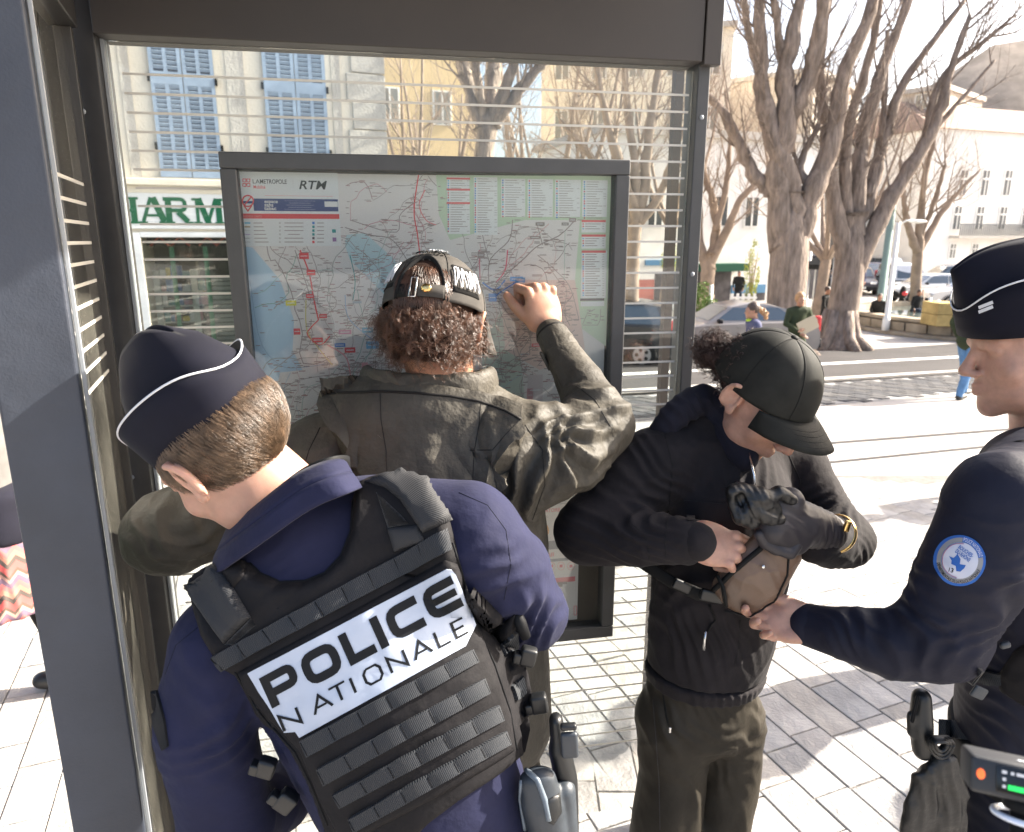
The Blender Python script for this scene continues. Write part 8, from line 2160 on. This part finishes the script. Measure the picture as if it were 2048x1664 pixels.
# two passers-by close on the left, beyond the shelter
M['puffer'] = mat('puffer_grey', (0.12, 0.115, 0.11), 0.5, var=.2, vscale=10)
def chevron():
    m = bpy.data.materials.new('chevron_knit'); m.use_nodes = True; nt = m.node_tree; b = nt.nodes['Principled BSDF']; b.inputs['Roughness'].default_value = 0.9
    tc = nt.nodes.new('ShaderNodeTexCoord'); sp_ = nt.nodes.new('ShaderNodeSeparateXYZ'); nt.links.new(tc.outputs['Object'], sp_.inputs[0])
    def mth(op, a, b_=None, c_=None):
        n = nt.nodes.new('ShaderNodeMath'); n.operation = op
        for i, q in enumerate((a, b_, c_)):
            if q is None: continue
            if isinstance(q, (int, float)): n.inputs[i].default_value = q
            else: nt.links.new(q, n.inputs[i])
        return n.outputs[0]
    xx = mth('ADD', sp_.outputs[0], mth('MULTIPLY', sp_.outputs[1], 0.5)); zz = mth('PINGPONG', mth('MULTIPLY', xx, 1.0), 0.028)
    v = mth('FRACT', mth('MULTIPLY', mth('ADD', sp_.outputs[2], zz), 7.5))
    cr = nt.nodes.new('ShaderNodeValToRGB'); cr.color_ramp.interpolation = 'CONSTANT'; els = cr.color_ramp.elements
    cols_ = [(0, (0.50, 0.10, 0.09)), (0.2, (0.09, 0.07, 0.06)), (0.35, (0.40, 0.18, 0.13)), (0.5, (0.55, 0.13, 0.12)), (0.65, (0.16, 0.10, 0.14)), (0.8, (0.45, 0.25, 0.2)), (0.9, (0.12, 0.08, 0.06))]
    els[0].position = 0; els[0].color = (*cols_[0][1], 1); els[1].position = cols_[1][0]; els[1].color = (*cols_[1][1], 1)
    for p_, c_ in cols_[2:]: e = els.new(p_); e.color = (*c_, 1)
    nt.links.new(v, cr.inputs['Fac']); nt.links.new(cr.outputs['Color'], b.inputs['Base Color']); return m
gl0 = G(40, 1420)
rw, Qw, fw_ = figure('woman in grey puffer jacket and zigzag patterned knit skirt walking at the left edge', 0, gl0.y + 0.05, 1.66, RAD(-100), M['puffer'], M['cap_black'], M['hair_dk2'], Xw=gl0.x - 0.02, res=0.014)
sk = SDF(); sk.tube([Qw(0, 0, 0.86), Qw(0, 0, 0.70), Qw(0, 0, 0.50)], [(0.19, 0.18), (0.215, 0.21), (0.245, 0.235)], (1, 0, 0), 0.02, capk=0.1)
nets_obj('knit_skirt', [(sk, 0.010)], chevron(), rw, [(Qw(0, 0, 0.7), (1, 0, 0), 0.06, 0.012, 0.3)], base=0.006, bscale=8)
bl_ = SDF(); bl_.tube([Qw(0, 0, 0.98), Qw(0, 0, 0.80)], [(0.20, 0.18), (0.215, 0.195)], (1, 0, 0), 0.02, capk=0.2); nets_obj('jumper', [(bl_, 0.012)], M['hood'], rw)
ry, Qy, fy_ = figure('person in pale jacket with jeans seen through the dusty side pane', 200, 4.3, 1.70, RAD(-60), mat('coat_pale', (0.5, 0.42, 0.3), 0.8, var=.1), M['denim'], M['hair_dk2'], res=0.02)
tot = empty('tote_bag', Qy(0.2, 0.1, 0.9), 'yellow tote bag carried by the person behind the dusty side pane', 'bag')
mb = MB(); mb.box(Qy(0.27, 0.12, 0.78), (0.30, 0.10, 0.34), Matrix.Rotation(0.4, 3, 'Z'), 0, 0.02); mb.build('bag_body', mat('tote_yellow', (0.6, 0.42, 0.12), 0.8), tot, True); mb = MB(); mb.tube([Qy(0.22, 0.12, 0.95), Qy(0.25, 0.12, 1.1), Qy(0.31, 0.12, 0.95)], 0.012, n=6); mb.build('strap', M['c_black'], tot, True)

# ================================================================== fountain, poles, planting, small things
fc = at_ground(1985, 25.6)
fo = empty('stone_fountain', fc, 'round low stone fountain basin with a square yellow stone block, right background', 'fountain')
M['fstone'] = mat('fountain_stone', (0.30, 0.25, 0.19), 0.85, var=.25, vscale=2, bump=.4, bscale=30); M['fyellow'] = mat('yellow_stone', (0.42, 0.31, 0.13), 0.85, var=.2, vscale=3, bump=.3, bscale=30)
mb = MB(); mb.lathe(fc, [(4.9, 0), (4.9, 0.10), (4.55, 0.12), (4.5, 0.42), (4.62, 0.46), (4.62, 0.56), (4.1, 0.56), (4.1, 0.2), (0.01, 0.2)], 72, cap=False); mb.build('basin', M['fstone'], fo)
nb_ = 40
for i in range(nb_):
    th0 = 2 * math.pi * i / nb_ + 0.006; th1 = 2 * math.pi * (i + 1) / nb_ - 0.006; mb = MB(); V = []
    for r_, z_ in ((4.505, 0.13), (4.55, 0.40)):
        for t in (th0, th1): V.append(fc + Vector((r_ * math.cos(t), r_ * math.sin(t), z_)))
    for r_, z_ in ((4.63, 0.13), (4.66, 0.40)):
        for t in (th0, th1): V.append(fc + Vector((r_ * math.cos(t), r_ * math.sin(t), z_)))
    mb.add(V, [(4, 5, 7, 6), (0, 4, 6, 2), (1, 3, 7, 5), (2, 6, 7, 3), (0, 1, 5, 4)]); mb.build('stone_block', M['fstone'], fo)
mb = MB(); mb.lathe(fc, [(4.09, 0.40), (0.01, 0.40)], 48, cap=False); mb.build('water', mat('fountain_water', (0.10, 0.12, 0.11), 0.05, spec=0.8), fo)
for k, (x, dz_) in enumerate(((1880, 0), (1930, 0))):
    q = at_ground(x + 5, 22.6); 
    for j in range(2): mb = MB(); mb.box(q + Vector((0, 0, 0.62 + j * 0.36)), (0.72, 0.9, 0.35), None, 0, 0.02); mb.build('yellow_block', M['fyellow'], fo)
M['pole_white'] = mat('pole_white', (0.72, 0.72, 0.70), 0.5); M['pole_green'] = mat('pole_green', (0.22, 0.30, 0.27), 0.6)
def pole(label, x, Y, h_, r_, mt, lamp=False, name='lamp_post', cat='lamp post'):
    b = at_ground(x, Y); root = empty(name, b, label, cat); mb = MB(); mb.tube([b, b + Vector((0, 0, 0.5)), b + Vector((0, 0, 0.52)), b + Vector((0, 0, h_))], [r_ * 1.4, r_ * 1.4, r_, r_ * 0.8], n=12); mb.build('post', mt, root, True)
    if lamp:
        mb = MB(); mb.tube([b + Vector((0, 0, h_ - .1)), b + Vector((0.25, 0, h_ + 0.05)), b + Vector((0.5, 0, h_ + 0.05))], 0.03, n=8); a_ = mb.build('lamp_arm', mt, root, True)
        mb = MB(); mb.ell(b + Vector((0.62, 0, h_ + 0.02)), (0.30, 0.14, 0.06), None, 12, 6); mb.build('lamp_head', mt, root, True)
    return root
pole('tall white lamp post in front of the side street', 1778, 24, 3.6, 0.085, M['pole_white'], True)
pole('greenish thick post left of the white lamp post', 1762, 30, 5.2, 0.16, M['pole_green'], False)
for x, Y, lb in ((1590, 30, 'white banner pole left of the thin trunk'), (1612, 31, 'white banner pole nearer the thin trunk'), (1662, 29, 'white pole leaning beside the thin trunk'), (1421, 24, 'short white post in front of the green shrub')):
    pole(lb, x, Y, 2.6 if Y > 25 else 1.6, 0.07, M['pole_white'], False, 'post', 'post')
for x, Y in ((1860, 27), (1876, 26)): pole('white bollard %s of the pair at the fountain edge' % ('left' if x == 1860 else 'right'), x, Y, 0.95, 0.07, M['pole_white'], False, 'bollard', 'bollard')
# temporary barrier of the terrace
br_ = empty('cafe_barrier', at_ground(1486, 27), 'pale wooden terrace barrier beside the big tree', 'barrier')
q0 = at_ground(1486, 27)
for i in range(5): mb = MB(); mb.box(q0 + Vector((-0.42 + i * 0.21, 0, 0.55)), (0.10, 0.05, 1.1), None, 0, 0.01); mb.build('slat', M['pole_white'], br_)
mb = MB(); mb.box(q0 + Vector((0, -0.04, 0.95)), (1.0, 0.03, 0.08), None, 0, 0.01); mb.build('rail', M['pole_white'], br_)
# parasols and awning shapes at the side street
def parasol(label, x, Y, h_, r_, mt):
    b = at_ground(x, Y); root = empty('parasol', b, label, 'parasol'); mb = MB(); mb.tube([b, b + Vector((0, 0, h_))], 0.03, n=8); mb.build('pole', M['pole_white'], root, True)
    V = [b + Vector((0, 0, h_))] + [b + Vector((r_ * math.cos(t), r_ * math.sin(t), h_ - 0.55)) for t in [i * math.pi / 4 for i in range(8)]] + [b + Vector((r_ * math.cos(t), r_ * math.sin(t), h_ - 0.75)) for t in [i * math.pi / 4 for i in range(8)]]
    mesh('canopy', V, [(0, 1 + i, 1 + (i + 1) % 8) for i in range(8)] + [(1 + i, 9 + i, 9 + (i + 1) % 8, 1 + (i + 1) % 8) for i in range(8)], mt, root)
parasol('dark grey parasol behind the thin trunk', 1625, 34, 2.9, 1.5, mat('parasol_grey', (0.06, 0.06, 0.07), .8))
parasol('black parasol between the two big trunks', 1650, 31, 2.6, 1.1, M['c_black'])
# parked scooter
sc = empty('scooter', at_ground(1791, 33), 'black scooter with a red tail light parked by the white lamp post', 'scooter'); q = at_ground(1791, 33)
for dy in (-0.55, 0.6): mb = MB(); mb.tube([q + Vector((-0.05, dy, 0.27)), q + Vector((0.05, dy, 0.27))], 0.27, n=16); mb.build('wheel', M['tyre'], sc, True)
mb = MB(); mb.ell(q + Vector((0, 0.2, 0.62)), (0.18, 0.5, 0.18), None, 12, 8); mb.ell(q + Vector((0, -0.55, 0.7)), (0.16, 0.10, 0.35), None, 12, 8); mb.build('body', M['c_black'], sc, True)
mb = MB(); mb.ell(q + Vector((0, -0.72, 0.72)), (0.13, 0.05, 0.10), None, 10, 6); mb.build('tail_light', M['tail'], sc, True); mb = MB(); mb.tube([q + Vector((-.3, .5, 1.05)), q + Vector((.3, .5, 1.05))], .02, n=6); mb.build('handlebar', M['c_black'], sc, True)
# shrubs
M['leaf'] = mat('shrub_leaf', (0.075, 0.13, 0.035), 0.6, col2=(0.13, 0.20, 0.05), vscale=4); M['leaf_y'] = mat('young_leaf', (0.30, 0.34, 0.06), 0.6, col2=(0.42, 0.42, 0.10), vscale=4)
def leaves(label, name, x, Y, z0, z1, rr, n, mt, seed, box=False, trunk=False, size=0.05):
    rs = random.Random(seed); b = at_ground(x, Y); root = empty(name, b, label, 'shrub' if name == 'shrub' else 'tree'); mb = MB(); k = 0
    while k < n:
        d = Vector((rs.gauss(0, 1), rs.gauss(0, 1), rs.gauss(0, 1))).normalized() * rs.uniform(0.35, 1.0) ** 0.5
        if noise3(np.array([[d.x * 2.2 + seed, d.y * 2.2, d.z * 2.2]]))[0] < -0.12: continue
        c = b + Vector((d.x * rr, d.y * rr, (z0 + z1) / 2 + d.z * (z1 - z0) / 2)); a_ = Vector((rs.gauss(0, 1), rs.gauss(0, 1), rs.gauss(0, 1))).normalized(); u_ = a_.orthogonal().normalized(); v_ = a_.cross(u_); s_ = size * rs.uniform(.6, 1.3)
        mb.add([c - u_ * s_, c + v_ * s_ * .45, c + u_ * s_, c - v_ * s_ * .45], [(0, 1, 2, 3)]); k += 1
    mb.build('foliage', mt, root)
    mb = MB()
    for i in range(6): th = i * 1.05; mb.tube([b, b + Vector((math.cos(th) * rr * .3, math.sin(th) * rr * .3, (z0 + z1) / 2)), b + Vector((math.cos(th) * rr * .6, math.sin(th) * rr * .6, z1 * .85))], [0.03, 0.02, 0.008], n=5)
    mb.build('stem', M['bark_far'], root, True); return root
sb_ = leaves('rounded green leafy shrub in a planter behind the grey car', 'shrub', 1396, 24, 0.3, 1.75, 0.62, 2600, M['leaf'], 1)
q = at_ground(1396, 24); mb = MB(); mb.box(q + Vector((0, 0, 0.2)), (0.9, 0.9, 0.4), None, 0, 0.03); mb.build('planter', M['wall_beige'], sb_)
leaves('young tree with yellow green leaves left of the big forked trunk', 'young_tree', 1500, 31, 0.2, 3.1, 0.35, 900, M['leaf_y'], 2)
leaves('small tuft of yellow green leaves seen through the glass beside the map board', 'young_tree', 1336, 30, 1.6, 3.0, 0.45, 500, M['leaf_y'], 3)
cr2 = empty('crate_display', at_ground(1290, 27), 'shop display of pale boxes and baskets on the pavement, seen through the glass', 'display')
q = at_ground(1290, 27); rs = random.Random(4)
for i in range(12):
    mb = MB(); mb.box(q + Vector((-1.3 + 0.45 * (i % 6), 0.1 * (i % 2), 0.2 + 0.38 * (i // 6))), (0.40, 0.4, 0.34), Matrix.Rotation(rs.uniform(-.2, .2), 3, 'Z'), 0, 0.02); mb.build('box', [M['shop_pink'], M['paper_tan'], M['pole_white'], M['fyellow']][rs.randrange(4)], cr2)
print('polys', sum(len(o.data.polygons) for o in bpy.data.objects if o.type == 'MESH'))
